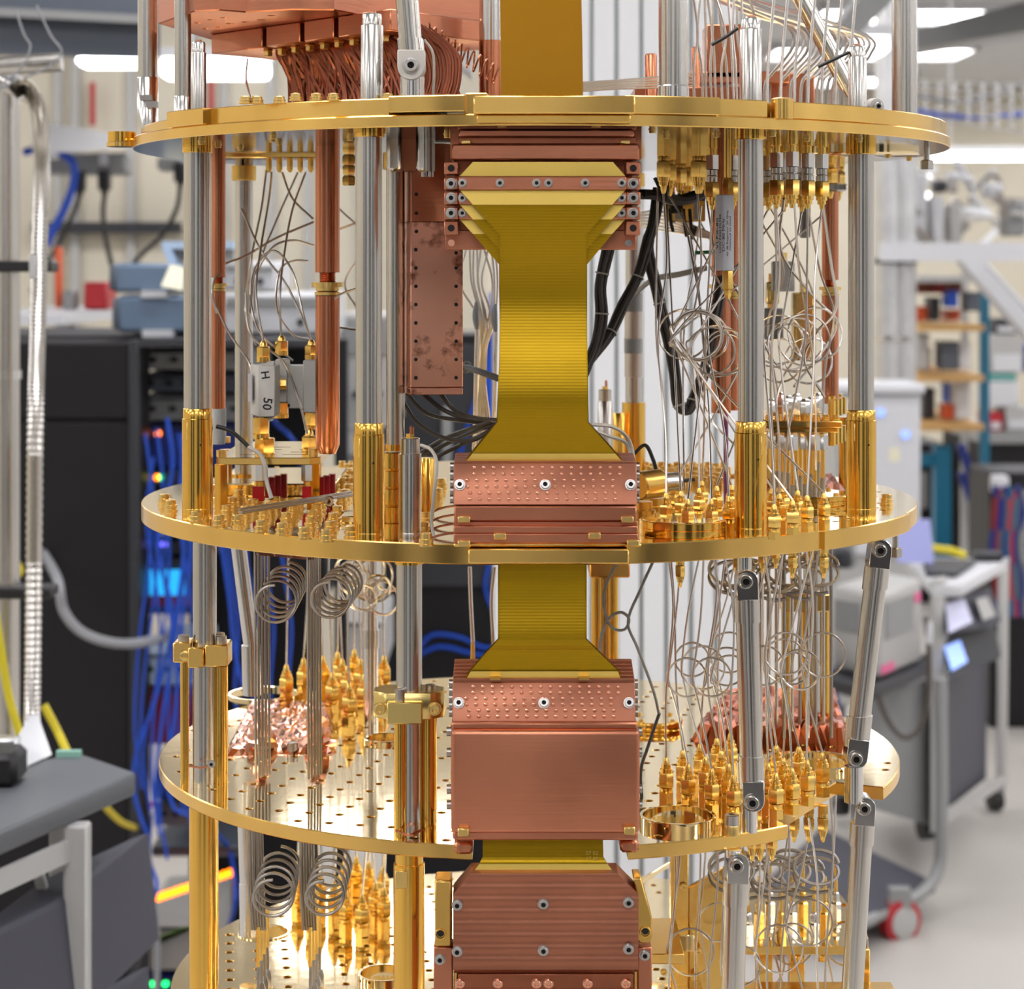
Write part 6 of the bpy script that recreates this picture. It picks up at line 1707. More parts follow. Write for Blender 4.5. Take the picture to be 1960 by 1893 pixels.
# ------------------------------------------------------------------ left bracket shelf with isolators
ysf, ysr = -0.092, 0.03
zs = ZZ(876, ysf)
xa, xb = XX(414, ysf), XX(612, ysf)
t = thing('bracket_shelf', 'raised gold bracket shelf at the left of the middle plate', 'shelf', ((xa + xb) / 2, -0.03, ZB1))
slots = []
for gx in (0.30, 0.72):
    for k in range(4):
        cx = xa + (xb - xa) * gx + 0.0035 * k; cy = ysf + 0.022 + 0.018 * k
        slots.append([(cx - 0.0075, cy - 0.0012), (cx + 0.0075, cy - 0.0012), (cx + 0.0075, cy + 0.0012), (cx - 0.0075, cy + 0.0012)])
me = flat_mesh('shelf_plate', [(xa, ysf), (xb - 0.006, ysf), (xb, ysf + 0.006), (xb, ysr), (xa, ysr)], slots, zs - 0.0045, zs, ('gold_rim', 'gold_top'), 0.0004, off=ROOT_LOC[t.name])
o = link(bpy.data.objects.new('shelf_plate', me)); o.parent = t
for (px, y) in ((424, -0.085), (432, 0.02), (600, -0.07), (604, 0.02)):
    lathe_part(XX(px, y), y, [(0.0045, ZB1), (0.0045, zs - 0.0045)], 'gold_sleeve', 'standoff', t, n=6)
    lathe_part(XX(px, y), y, [(0.0032, zs), (0.0032, zs + 0.004)], 'gold_pale', 'standoff_screw', t, n=12)
b = MB(); b.bx(XX(405, -0.01), XX(640, -0.01), -0.01, 0.10, ZB1, ZZ(926, -0.01)); solo(b, 'riser_block', ['gold_top'], 'low gold riser block below the bracket shelf', 'block', bevel=0.0008)
for i, px in enumerate((497, 592)):
    y = -0.07; x = XX(px, y)
    lab = ('left', 'right')[i]
    c = thing('shelf_feedthrough', lab + ' silver feedthrough below the bracket shelf', 'connector', (x, y, ZZ(955, y)), 'feedthroughs below the shelf')
    lathe_part(x, y, [(0.0046, zs - 0.0165), (0.0052, zs - 0.016), (0.0052, zs - 0.0045)], 'steel_bright', 'silver_body', c, n=8)
    lathe_part(x, y, [(0.0030, ZZ(942, y)), (0.0036, zs - 0.026), (0.0036, zs - 0.0165)], 'gold_connector', 'gold_pin', c, n=10)
    b = MB(); b.bx(x - 0.004, x + 0.003, y - 0.004, y + 0.003, ZZ(958, y), ZZ(930, y)); part(b, 'red_tape_flag', 'red_tape', c)
    for k in range(4):
        xx = x + 0.0035 + 0.0028 * k; yy = y + 0.006 + 0.008 * k
        b = MB(); b.bx(xx - 0.0022, xx + 0.0018, yy - 0.003, yy + 0.003, ZZ(952, yy), ZZ(916 - 3 * k, yy)); part(b, 'red_tape_flag', 'red_tape', c)
# isolators
y = -0.078
t = thing('isolator', 'white isolator block marked H 50 standing on gold adapters', 'isolator', W(507, 800, y))
A0 = W(494, 700, y); A1 = W(526, 798, y)
b = MB(); b.prism([(A0.x, y, A1.z), (A1.x, y, A1.z), (A1.x + 0.001, y + 0.02, A1.z), (A0.x - 0.0075, y + 0.022, A1.z)], (0, 0, A0.z - A1.z)); part(b, 'body', 'white_part', t, bevel=0.0005)
b = MB(); b.bx(A0.x + 0.001, A1.x - 0.001, y + 0.003, y + 0.012, A0.z, A0.z + 0.0025); b.bx(A0.x, A1.x - 0.002, y + 0.003, y + 0.012, A1.z - 0.0028, A1.z); part(b, 'end_lips', 'white_part', t)
for s, px, py, sz, rt in (('H', 507, 718, 0.0052, -82), ('50', 511, 773, 0.0058, -97)):
    me = text_mesh(s, sz * 1.35, 'ink', 'marking', 0.00012); o = piece(me, 'marking', t, W(px, py, y - 0.00015)); o.rotation_euler = (R(90), R(-rt), 0)
b = MB(); b.prism([W(475, 715, y + 0.0178), W(483, 717, y + 0.0085), W(483, 770, y + 0.0085), W(475, 768, y + 0.0178)], (-0.0002, -0.0002, 0)); part(b, 'side_label', 'silver_label', t)
y2 = -0.045
t2 = thing('isolator', 'white isolator block with a black dot behind the H 50 block', 'isolator', W(580, 790, y2))
b = MB(); b.bx(*pb(545, 700, 606, 782, y2, y2 + 0.02)); part(b, 'body', 'white_part', t2, bevel=0.0005)
b = MB(); b.bx(*pb(527, 688, 549, 770, y2 - 0.004, y2 + 0.016)); part(b, 'neck', 'white_part', t2, bevel=0.0005)
b = MB(); b.bx(*pb(580, 690, 606, 790, y2 - 0.002, y2 + 0.016)); part(b, 'end_block', 'white_part', t2, bevel=0.0005)
b = MB(); c0 = W(552, 776, y2); b.lathe(c0, [(0.0012, 0), (0.0012, 0.0003)], n=10, axis=(0, -1, 0)); part(b, 'black_dot', 'ink', t2)
def mini_conn(px, py_b, py_t, y, label, w=0.0042, group='gold connectors on the isolators', cap=True):
    x = XX(px, y); z0 = ZZ(py_b, y); z1 = ZZ(py_t, y); h = z1 - z0
    c = thing('isolator_connector', label, 'connector', (x, y, z0), group)
    lathe_part(x, y, [(w, z0), (w, z0 + h * 0.22), (w * 0.92, z0 + h * 0.24)], 'gold_connector', 'ring', c, n=14)
    hh = 0.72 if cap else 1.0
    lathe_part(x, y, [(w * 1.0, z0 + h * 0.24), (w * 1.05, z0 + h * 0.28), (w * 1.05, z0 + h * (hh - 0.04)), (w * 0.9, z0 + h * hh)], 'gold_connector', 'hex_nut', c, n=6)
    if cap: lathe_part(x, y, [(w * 0.6, z0 + h * 0.72), (w * 0.55, z0 + h * 0.86), (w * 0.25, z1)], 'gold_connector', 'ferrule', c, n=12)
mini_conn(504, 693, 652, y + 0.006, 'gold connector on top of the H 50 isolator')
mini_conn(539, 680, 642, y2 + 0.004, 'gold connector on top of the middle isolator neck')
mini_conn(596, 688, 650, y2 + 0.004, 'gold connector on top of the right isolator end beside the copper rod')
mini_conn(500, 840, 798, y + 0.004, 'upper gold adapter under the H 50 isolator', 0.0052, cap=False)
mini_conn(507, 876, 838, y + 0.004, 'lower gold adapter standing on the bracket shelf', 0.0064, cap=False)
mini_conn(538, 800, 770, y2 - 0.002, 'gold plug below the middle isolator neck', 0.0048, cap=False)
mini_conn(592, 872, 820, y2, 'gold adapter left of the thick copper rod base', 0.0048)
mini_conn(596, 822, 788, y2 + 0.004, 'gold adapter below the right isolator end', 0.0044, cap=False)
b = MB(); b.lathe(W(530, 735, -0.055), [(0.0035, -0.001), (0.0035, 0.006)], n=6, axis=(1, 0, 0)); solo(b, 'isolator_coupler', 'gold_connector', 'small gold coupler between the two isolators', 'connector')
# left corner cable with heat shrink
b = MB(); b.tube(smooth_path([W(414, 816, -0.09), W(440, 824, -0.09), W(462, 842, -0.09), W(476, 856, -0.092)], 6), 0.0013, 8)
o = thing('sensor_cable', 'black to white sensor cable draped over the bracket shelf', 'cable', W(516, 950, -0.09)); part(b, 'black_sleeve', 'cable_black', o)
b = MB(); b.tube(smooth_path([W(476, 856, -0.092), W(496, 868, -0.1), W(507, 890, -0.105), W(510, 920, -0.105), W(520, 955, -0.11)], 6), 0.0013, 8); part(b, 'white_lead', 'cable_white', o)

# slender steel rails across plate B
for (a_, c_, l) in (((458, 1004), (672, 968), 'upper thin steel rail lying across the left bolts'), ((462, 1010), (674, 974), 'lower thin steel rail lying across the left bolts')):
    p = onB(*a_); q = onB(*c_)
    b = MB(); b.cyl(p + Vector((0, 0, 0.0085)), q + Vector((0, 0, 0.0085)), 0.0009, n=8); solo(b, 'steel_rail', 'steel_dark', l, 'rail')
p = onB(630, 982); b = MB(); b.torus(p + Vector((0, 0, 0.007)), 0.0022, 0.0012, axis=(0, -1, 0), n=16); solo(b, 'ring_washer', 'steel_bright', 'small bright ring standing above the left bolts', 'ring')
# red/white corner plate near post 2
b = MB(); p = onB(672, 1000); b.box(p + Vector((0, 0.012, 0.002)), (0.012, 0.03, 0.004)); solo(b, 'flat_tab', 'gold_top', 'flat polished tab left of the front left sleeve', 'tab', bevel=0.0005)
for i in range(4):
    p = onB(838 + 2 * i, 1040 - 18 * i)
    solo(MB().tube(smooth_path([p + Vector((-0.006, 0, 0.001)), p + Vector((0.0, 0.001, 0.004)), p + Vector((0.012, 0.002, 0.006))], 5), 0.0007, 6), 'side_wire', 'copper_dark', ('first', 'second', 'third', 'fourth')[i] + ' thin wire entering the left side of the copper clamp', 'wire')
solo(MB().tube(smooth_path([W(806, 852, -0.17), W(826, 862, -0.18), W(836, 890, -0.19), W(830, 950, -0.2), W(826, 1000, -0.205), W(833, 1040, -0.215)], 6), 0.0010, 7), 'white_wire', 'cable_white', 'white wire running down right of the brushed steel cylinder', 'wire')

# ------------------------------------------------------------------ copper filter box
t = thing('filter_box', 'long stained copper box hanging left of the ribbon', 'filter box', W(830, 755, -0.13))
yb_ = -0.125
fx0, fx1 = XX(786, yb_), XX(886, yb_ + 0.004)
zt, zb_ = ZA0 - 0.001, ZZ(756, yb_)
zl = ZZ(742, yb_)
b = MB(); pl = [(fx0, yb_), (fx1, yb_ + 0.004), (fx1 - 0.002, yb_ + 0.03), (fx0 - 0.0065, yb_ + 0.03)]
b.prism([(x, y, zl + 0.0002) for x, y in pl], (0, 0, ZZ(425, yb_) - zl)); part(b, 'housing', 'copper_stained', t, bevel=0.0004)
b = MB(); b.prism([(x, y, zb_) for x, y in pl], (0, 0, zl - zb_ - 0.0003)); part(b, 'end_cap', 'copper_stained', t, bevel=0.0004)
pl2 = [(fx0, yb_ + 0.001), (XX(852, yb_), yb_ + 0.003), (fx1 - 0.002, yb_ + 0.03), (fx0 - 0.0065, yb_ + 0.03)]
b = MB(); b.prism([(x, y, ZZ(425, yb_)) for x, y in pl2], (0, 0, zt - ZZ(425, yb_))); part(b, 'upper_arm', 'copper', t, bevel=0.0004)
DH = MB(); DH.lathe((0, 0, 0), [(0.0011, 0), (0.0011, 0.0003)], n=10, axis=(0, -1, 0)); DH = DH.mesh('cover_hole', 'hole_shade')  # dark discs paint the shade of the holes in the box
for k in range(8):
    py = 478 + 35 * k
    piece(DH, 'cover_hole', t, W(796, py, yb_ - 0.0001)); piece(DH, 'cover_hole', t, W(873, py + (0 if k else 6), yb_ + 0.0034))
for py in (240, 372, 408, 443):
    piece(DH, 'cover_hole', t, W(797, py, yb_ - 0.0001))
t = thing('pipe_clamp', 'split steel pipe clamp below the top plate left of the ribbon', 'clamp', W(790, 330, -0.14))
for (xa_, xb_2) in ((740, 768), (796, 831)):
    b = MB(); b.bx(*pb(xa_, 248, xb_2, 328, -0.15, -0.128)); part(b, 'clamp_half', 'steel', t, bevel=0.002)
b = MB(); b.bx(*pb(768, 250, 796, 326, -0.146, -0.128)); part(b, 'copper_spacer', 'copper_dark', t)
for px in (812, 824):
    b = MB(); c0 = W(px, 332, -0.145); b.lathe(c0, [(0.002, -0.002), (0.002, 0.002)], n=10); part(b, 'clamp_screw', 'screw', t)
b = MB(); b.cyl(W(822, 246, -0.152), W(822, 328, -0.152), 0.0032, n=12); part(b, 'hinge_pin', 'steel_dark', t)
for i, (px, py, l) in enumerate(((668, 310, 'ornate gold connector block left of the front left post'),)):
    t = thing('connector_block', l, 'connector', W(px, 340, -0.05))
    for k in range(4):
        lathe_part(XX(px, -0.05), -0.05, [(0.0038, ZZ(355 - 20 * k, -0.05)), (0.0046 - 0.0004 * (k % 2), ZZ(353 - 20 * k, -0.05)), (0.0046, ZZ(340 - 20 * k, -0.05)), (0.0036, ZZ(336 - 20 * k, -0.05))], 'gold_connector', 'segment', t, n=6)
# gold cross bar under A, left
b = MB(); b.bx(XX(400, 0.02), XX(620, 0.02), 0.02, 0.05, ZZ(302, 0.02), ZZ(288, 0.02)); t = thing('hanger_bar', 'gold hanger bar with small connectors below the top plate at left', 'bar', W(510, 302, 0.02)); part(b, 'bar', 'gold_rim', t, bevel=0.0006)
for px in (440, 600):
    lathe_part(XX(px, 0.035), 0.035, [(0.003, ZZ(290, 0.035)), (0.003, ZA0)], 'gold', 'standoff', t, n=10)
for k in range(5):
    px = 515 + 20 * k; lathe_part(XX(px, 0.03), 0.03, [(0.0010, ZZ(330, 0.03)), (0.0022, ZZ(324, 0.03)), (0.0022, ZZ(306, 0.03)), (0.0018, ZZ(302, 0.03))], 'gold_dark', 'connector', t, n=6)

# ------------------------------------------------------------------ copper block and braids above plate A, left
zP, zQ = 1.554, 1.541
def onh(px, py, z):
    d = F * (CZ - z) / (py - HZ); return Vector(((px - 980) * d / F + CX, d - CD, z))
t = thing('thermal_block', 'large copper thermal block with slots at the upper left', 'thermal block', onh(560, 60, zQ))
outl = [onh(303, 46, zP), onh(372, 22, zP), onh(420, 20, zP), onh(470, 24, zP), onh(560, 19, zP), onh(640, 20, zP), onh(758, 42, zP)]
outl += [Vector((0.02, 0.06, zP)), Vector((-0.10, 0.14, zP)), Vector((-0.2, 0.09, zP))]
holes = [circle(onh(px, py, zP).x, onh(px, py, zP).y, 0.002, 10) for px, py in ((430, 34), (405, 38), (380, 44), (352, 50), (440, 45), (470, 42), (395, 55), (420, 52), (355, 62), (410, 64), (520, 30), (500, 38), (345, 42))]
po = [(v.x, v.y) for v in outl]
me = flat_mesh('top_plate', po, clean_holes(po, holes, 0.001), zP, zP + 0.03, ('copper', 'copper'), 0.0008, off=ROOT_LOC[t.name])
o = link(bpy.data.objects.new('top_plate', me)); o.parent = t
# lower fingers: face runs from (745,60) near to (480,108) far, split by dark slots
n0 = onh(752, 58, zQ); n1 = onh(400, 104, zQ)
L_ = n1 - n0
back = Vector((0.055, 0.06, 0))
cuts = [0.0, 0.12, 0.29, 0.47, 0.68, 1.0]
for i in range(5):
    u0 = cuts[i] + 0.012; u1 = cuts[i + 1] - 0.012
    a_ = n0 + L_ * u0; c_ = n0 + L_ * u1
    b = MB(); b.prism([a_, c_, c_ + back, a_ + back], (0, 0, zP - zQ)); part(b, 'finger_block', 'copper', t, bevel=0.0008)
b = MB(); a_ = n0 + L_ * 0.02 + back * 0.1; c_ = n0 + L_ * 0.98 + back * 0.1; b.prism([a_ + Vector((0, 0, 0.003)), c_ + Vector((0, 0, 0.003)), c_ + back * 0.8 + Vector((0, 0, 0.003)), a_ + back * 0.8 + Vector((0, 0, 0.003))], (0, 0, 0.008)); part(b, 'slot_core', 'copper_dark', t)
HB = MB(); HB.lathe((0, 0, 0), [(0.0030, 0), (0.0036, -0.0008), (0.0036, -0.0014), (0.0030, -0.0016), (0.0030, -0.0042), (0.0022, -0.0048)], n=6); HB = HB.mesh('hex_bolt', 'gold_pale')
for i in range(9):
    u = 0.10 + 0.62 * i / 8
    piece(HB, 'hex_bolt', t, n0 + L_ * u + back * 0.12 + Vector((0, 0, 0)))
    if i % 2 == 0: piece(HB, 'hex_bolt', t, n0 + L_ * (u + 0.03) + back * 0.35)
# braids
rb = random.Random(5)
bn = 0
for i in range(8):
    u = 0.06 + 0.64 * i / 7
    st = n0 + L_ * u + back * 0.30
    en = Vector((XX(555 + 40 * (7 - i) * 0.95, -0.12 + 0.012 * i), -0.12 + 0.014 * i, ZA2 + 0.001))
    t = thing('copper_braid', ['rightmost', 'seventh from left', 'sixth from left', 'fifth from left', 'fourth from left', 'third from left', 'second from left', 'leftmost'][i] + ' copper braid hanging below the slotted copper block', 'braid', en, 'copper braids')
    b = MB()
    for k in range(52):
        j1 = Vector((rb.uniform(-1, 1) * 0.010, rb.uniform(-1, 1) * 0.007, 0)); j2 = Vector((rb.uniform(-1, 1) * 0.010, rb.uniform(-1, 1) * 0.008, 0))
        m1 = st.lerp(en, 0.25) + Vector((0.004, 0, 0.010)) + j1 + Vector((0, 0, -0.006)); m2 = st.lerp(en, 0.75) + Vector((0.010, 0, -0.002)) + j2 * 1.25 + Vector((rb.uniform(-1, 1), rb.uniform(-1, 1), 0)) * 0.001
        b.tube(smooth_path([st + j1 * 0.8, m1, m2, en + j2], 4), 0.0009, 4)
    part(b, 'strands', 'copper_braid', t, kind='stuff')
    b = MB(); b.box(en + Vector((0, 0, 0.0005)), (0.016, 0.013, 0.004)); part(b, 'foot_lug', 'copper_dark', t, bevel=0.0006)
    b = MB(); b.lathe(en + Vector((-0.004, -0.004, 0.0024)), [(0.0026, 0), (0.0026, 0.0025)], n=6); part(b, 'lug_bolt', 'gold_pale', t)
t = thing('copper_braid', 'bulging copper braid right of the clevis strut', 'braid', W(838, 185, -0.16), 'copper braids')
b = MB()
for k in range(110):
    a_ = rb.uniform(0, 2 * pi); q = rb.uniform(0.3, 1) * 0.013
    dx, dy = q * cos(a_), q * sin(a_)
    b.tube(smooth_path([W(800, 60, -0.16) + Vector((dx * 0.6, dy, rb.uniform(-0.004, 0.004))), W(838, 100, -0.16) + Vector((dx * 1.1, dy, 0)), W(846, 150, -0.16) + Vector((dx, dy, 0)), W(836, 190, -0.16) + Vector((dx, dy, 0))], 5), 0.0006, 4)
part(b, 'strands', 'copper_braid', t, kind='stuff')
b = MB(); b.lathe(W(836, 192, -0.16), [(0.013, -0.002), (0.013, 0.003)], n=16); part(b, 'foot_lug', 'copper_dark', t)
# coiled copper wire
pts = []
for i in range(150):
    u = i / 149; a_ = u * 2 * pi * 11
    c0 = W(818 + 135 * u, 62 + 84 * u, -0.14)
    pts.append(c0 + Vector((0.0012 * cos(a_), 0.004 * sin(a_), 0.0055 * cos(a_))))
solo(MB().tube(pts, 0.0006, 5), 'coiled_wire', 'copper_dark', 'coiled copper wire stretched left of the amber ribbon', 'wire')
solo(MB().tube(smooth_path([W(474, 112, 0.02), W(471, 150, 0.02), W(478, 180, 0.0), W(487, 200, -0.03)], 6), 0.0008, 6), 'thin_wire', 'coax', 'thin wire dropping left of the copper braids', 'wire')
solo(MB().tube(smooth_path([W(812, 76, -0.22), W(828, 100, -0.22), W(831, 140, -0.22), W(829, 182, -0.22)], 6), 0.0008, 6), 'thin_wire', 'cable_white', 'pale wire in front of the bulging copper braid', 'wire')
# ------------------------------------------------------------------ low pass filter tube
y = -0.145; x = XX(1387, y)
t = thing('filter_tube', 'white cylindrical low pass filter with printed label at right', 'filter', (x, y, ZZ(570, y)))
lathe_part(x, y, [(0.0050, ZZ(518, y)), (0.0054, ZZ(517, y)), (0.0054, ZZ(374, y)), (0.0050, ZZ(373, y))], 'silver_label', 'body', t, n=28)
lathe_part(x + 0.0018, y, [(0.0010, ZZ(572, y)), (0.0022, ZZ(566, y)), (0.0022, ZZ(556, y)), (0.0034, ZZ(553, y)), (0.0034, ZZ(524, y)), (0.0030, ZZ(518, y))], 'gold_connector', 'lower_connector', t, n=6)
lathe_part(x + 0.0018, y, [(0.0034, ZZ(373, y)), (0.0034, ZZ(345, y)), (0.0026, ZZ(340, y))], 'gold_connector', 'upper_connector', t, n=6)
lathe_part(x + 0.0018, y, [(0.0022, ZZ(340, y)), (0.0022, ZA0)], 'gold_connector', 'stem', t, n=10)
for s_, ang, sz, py in (('VLFX-80', -58, 0.0030, 447), ('LOW PASS FILTER', -34, 0.0017, 447), ('DC-80 MHz', -12, 0.0023, 450), ('40 dB Rejection 20 GHz', 12, 0.0016, 447), ('MODULE 50 OHM', 32, 0.0015, 447)):
    a = R(ang)
    me = text_mesh(s_, sz, 'ink', 'label_line')
    # wrap on the cylinder: text runs upwards along z
    for v in me.vertices:
        u, w, e = v.co
        th = a + w / -0.0054
        v.co = Vector((sin(th) * (0.00548 + e), -cos(th) * (0.00548 + e), u * 1.7))
    piece(me, 'label_line', t, (x, y, ZZ(py, y)))

# ------------------------------------------------------------------ right bracket shelf with attenuator sticks
ysf, ysr = -0.06, 0.045
zs = ZZ(806, ysf)
xa, xb = XX(1466, ysf), XX(1612, ysf)
t = thing('bracket_shelf', 'gold bracket shelf with connectors between the right posts', 'shelf', ((xa + xb) / 2, 0, ZB1))
b = MB(); b.bx(xa, xb, ysf, ysr, zs - 0.0045, zs); part(b, 'shelf_plate', ['gold_rim'], t, bevel=0.0006)
b = MB(); b.bx(xa + 0.002, xb - 0.002, ysf + 0.003, ysr - 0.003, zs - 0.0075, zs - 0.0048); part(b, 'lower_plate', ['gold_rim'], t, bevel=0.0004)
for px, y in ((1466, 0.04), (1615, 0.04)):
    lathe_part(XX(px, y), y, [(0.0035, ZB1), (0.0035, zs - 0.0045)], 'gold_sleeve', 'standoff', t, n=12)
SB = bolt_mesh(0.0024, 0.0035, 'gold', 'shelf_bolt')
for k in range(8):
    piece(SB, 'bolt', t, (xa + (xb - xa) * (k + 0.5) / 8, ysf + 0.008, zs))
for k in range(7):
    px = 1592 + 7 * (k % 4); yk = -0.03 + 0.012 * k
    lathe_part(XX(px, yk), yk, [(0.0026, zs), (0.0026, zs + 0.011)], 'gold_connector', 'gold_plug', t, n=8)
    lathe_part(XX(px, yk), yk, [(0.0026, zs - 0.018), (0.0026, zs - 0.0075)], 'gold_connector', 'gold_plug', t, n=8)
# sticks from shelf to plate B
stk = [(1478, -0.04), (1487, 0.0), (1500, -0.045), (1508, -0.01), (1517, -0.05), (1524, 0.01), (1532, -0.03), (1541, -0.045), (1546, 0.0), (1553, -0.02), (1560, -0.05), (1575, -0.045), (1495, 0.03), (1566, 0.02)]
for i, (px, y) in enumerate(sorted(stk)):
    x = XX(px, y)
    t = thing('attenuator_stick', 'slim gold and grey attenuator stick, ' + nth(i) + ' from left, below the right bracket shelf', 'attenuator', (x, y, ZB1 + 0.02), 'attenuator sticks')
    zt_ = zs - 0.0075
    lathe_part(x, y, [(0.0036, zt_ - 0.0115), (0.0036, zt_ - 0.003), (0.0026, zt_)], 'steel_bright', 'head_nut', t, n=6)
    zm = zt_ - 0.0115 - 0.014 - 0.004 * (i % 3)
    lathe_part(x, y, [(0.0014, zm), (0.0014, zt_ - 0.0115)], 'gold_connector', 'gold_section', t, n=10)
    lathe_part(x, y, [(0.0010, ZB1 + 0.001), (0.0016, ZB1 + 0.004), (0.0016, zm)], 'steel_dark', 'grey_section', t, n=10)
    if i % 2 == 0:
        lathe_part(x, y, [(0.0032, zs), (0.0036, zs + 0.002), (0.0036, zs + 0.011), (0.0022, zs + 0.013)], 'steel_bright', 'top_nut', t, n=6)
# white and gold devices behind the right post
for (x0, y0, x1, y1, y, m_, l) in ((1518, 560, 1562, 690, 0.08, 'brass', 'olive brass amplifier plate behind the coil loops'), (1480, 500, 1522, 558, 0.07, 'white_part', 'white angled device among the right coax wires'), (1456, 590, 1500, 650, 0.10, 'white_part', 'white device below the angled one'),
                                     (1535, 340, 1552, 455, 0.05, 'white_part', 'slim white tube device among the upper right wires'), (1468, 540, 1492, 582, 0.09, 'brass', 'dark brass block left of the angled white device')):
    t = thing('amplifier', l, 'amplifier', W((x0 + x1) / 2, y1, y))
    b = MB(); bb = pb(x0, y0, x1, y1, y, y + 0.012); b.bx(*bb); part(b, 'body', m_, t, bevel=0.0008)
    b = MB(); b.bx(bb[0] + 0.002, bb[1] - 0.002, bb[2] - 0.001, bb[2], bb[4] + 0.003, bb[5] - 0.003); part(b, 'cover', m_, t, bevel=0.0003)
    lathe_part((bb[0] + bb[1]) / 2, y + 0.006, [(0.003, bb[5]), (0.003, bb[5] + 0.006)], 'gold_connector', 'connector', t, n=6)
# gold amplifier below plate A right
y = 0.0
t = thing('amplifier', 'gold amplifier box with white label below the top plate', 'amplifier', W(1310, 422, y))
b = MB(); b.bx(*pb(1276, 378, 1350, 424, y, y + 0.02)); part(b, 'body', 'gold_rim', t, bevel=0.0006)
b = MB(); b.bx(*pb(1292, 406, 1312, 420, y - 0.0005, y)); part(b, 'label_patch', 'cable_white', t)
b = MB(); b.bx(*pb(1328, 384, 1338, 420, y - 0.0005, y)); part(b, 'label_patch', 'cable_white', t)
b = MB(); b.bx(*pb(1318, 366, 1350, 384, y - 0.004, y + 0.01)); part(b, 'black_plug', 'cable_black', t)
b = MB(); b.bx(*pb(1284, 372, 1304, 408, y - 0.004, y + 0.01)); part(b, 'black_plug', 'cable_black', t)
for px in (1285, 1340):
    lathe_part(XX(px, 0.01), 0.01, [(0.0025, ZZ(378, 0.01)), (0.0025, ZA0)], 'gold', 'hanger', t, n=8)
# steel coupling block right of it
b = MB(); b.bx(*pb(1584, 350, 1622, 366, -0.02, -0.01)); solo(b, 'grey_cross_bar', 'steel', 'grey cross bar left of the right post below the top plate', 'bar', bevel=0.001)

# ------------------------------------------------------------------ valve body on plate B next to clamp
q = onB(1240, 955)
t = thing('valve_body', 'gold valve body with steel plug beside the copper clamp', 'valve', q)
b = MB(); b.cyl(W(1222, 930, -0.14), W(1262, 925, -0.13), 0.0085, n=20); part(b, 'barrel', 'gold_dark', t, bevel=0.0006)
b = MB(); b.cyl(W(1262, 925, -0.13), W(1296, 922, -0.12), 0.0058, n=18); part(b, 'steel_plug', 'steel', t, bevel=0.0005)
b = MB(); b.cyl(W(1296, 922, -0.12), W(1328, 918, -0.11), 0.0012, n=8); part(b, 'black_lead', 'cable_black', t)
for k, (px, py) in enumerate(((1230, 985), (1250, 978), (1235, 965))):
    p = onB(px, py); lathe_part(p.x, p.y, [(0.008, ZB1), (0.008, ZB1 + 0.003), (0.006, ZB1 + 0.0035), (0.006, ZB1 + 0.008)], 'gold_dark', 'base_ring', t, n=20)

# ------------------------------------------------------------------ copper foil packs
def foil(label, quad, h, amp, nx, ny, seed, m_='copper_foil', z=None):
    r_ = random.Random(seed)
    P = [Vector(p) for p in quad]
    c = sum(P, Vector()) / 4
    t = thing('copper_foil_wrap', label, 'foil', c, 'crumpled copper foil')
    vs = []; fs = []
    for j in range(ny + 1):
        for i in range(nx + 1):
            u = i / nx; v = j / ny
            p = (P[0] * (1 - u) + P[1] * u) * (1 - v) + (P[3] * (1 - u) + P[2] * u) * v
            e = min(u, 1 - u, v, 1 - v)
            k = 1.0 if e > 0.04 else 0.0
            p = p + Vector((r_.uniform(-1, 1) * amp * 0.6, r_.uniform(-1, 1) * amp * 0.6, (h if e > 0 else 0) + k * r_.uniform(-1, 1) * amp))
            vs.append(p)
    for j in range(ny):
        for i in range(nx):
            a = j * (nx + 1) + i
            if (i + j) % 2: fs += [(a, a + 1, a + nx + 2), (a, a + nx + 2, a + nx + 1)]
            else: fs += [(a, a + 1, a + nx + 1), (a + 1, a + nx + 2, a + nx + 1)]
    n = len(vs)
    b = MB(); b.add(vs, fs); part(b, 'crumpled_sheet', m_, t, ang=12)
    return t
t = foil('crumpled copper foil under the left rod bundles on the lower plate', [onC(428, 1448), onC(632, 1442), onC(640, 1345), onC(480, 1345)], 0.003, 0.0011, 30, 22, 1)
for (px, py) in ((498, 1440), (607, 1436)):
    p = onC(px, py)
    b = MB()
    rr_ = random.Random(px)
    pr = []
    for k in range(9):
        pr.append((0.012 - 0.0011 * k + rr_.uniform(-0.0012, 0.0012), 0.0012 * k + (0.014 * (k / 8) ** 2)))
    b.lathe((p.x, p.y + 0.008, ZC1 + 0.002), pr, n=9)
    for v in b.v: v += Vector((rr_.uniform(-1, 1), rr_.uniform(-1, 1), rr_.uniform(-1, 1))) * 0.0012
    part(b, 'foil_cone', 'copper_foil', t, ang=10)
q = onC(560, 1440); b = MB(); b.lathe(q, [(0.0036, 0), (0.0036, 0.006), (0.003, 0.0064)], n=14); part(b, 'steel_screw', 'screw', t)
M['copper_foil_red'] = mat('copper_foil_red', (0.52, 0.14, 0.06, 1), 1, 0.30, var=0.25)
t = foil('large red copper foil pack behind the right connectors', [onC(1322, 1420), onC(1625, 1425), onC(1600, 1335), onC(1395, 1335)], 0.009, 0.0022, 34, 18, 4, 'copper_foil_red')
foil('copper foil scrap at the right rear of the middle plate', [onB(1470, 940), onB(1618, 942), onB(1590, 915), onB(1480, 912)], 0.004, 0.0022, 20, 8, 6, 'copper_dark')
foil('copper foil strip below the left front of the middle plate', [W(488, 1062, -0.13), W(600, 1072, -0.15), W(600, 1072, -0.09), W(488, 1062, -0.08)], 0.002, 0.0012, 14, 5, 8, 'copper_foil_red')

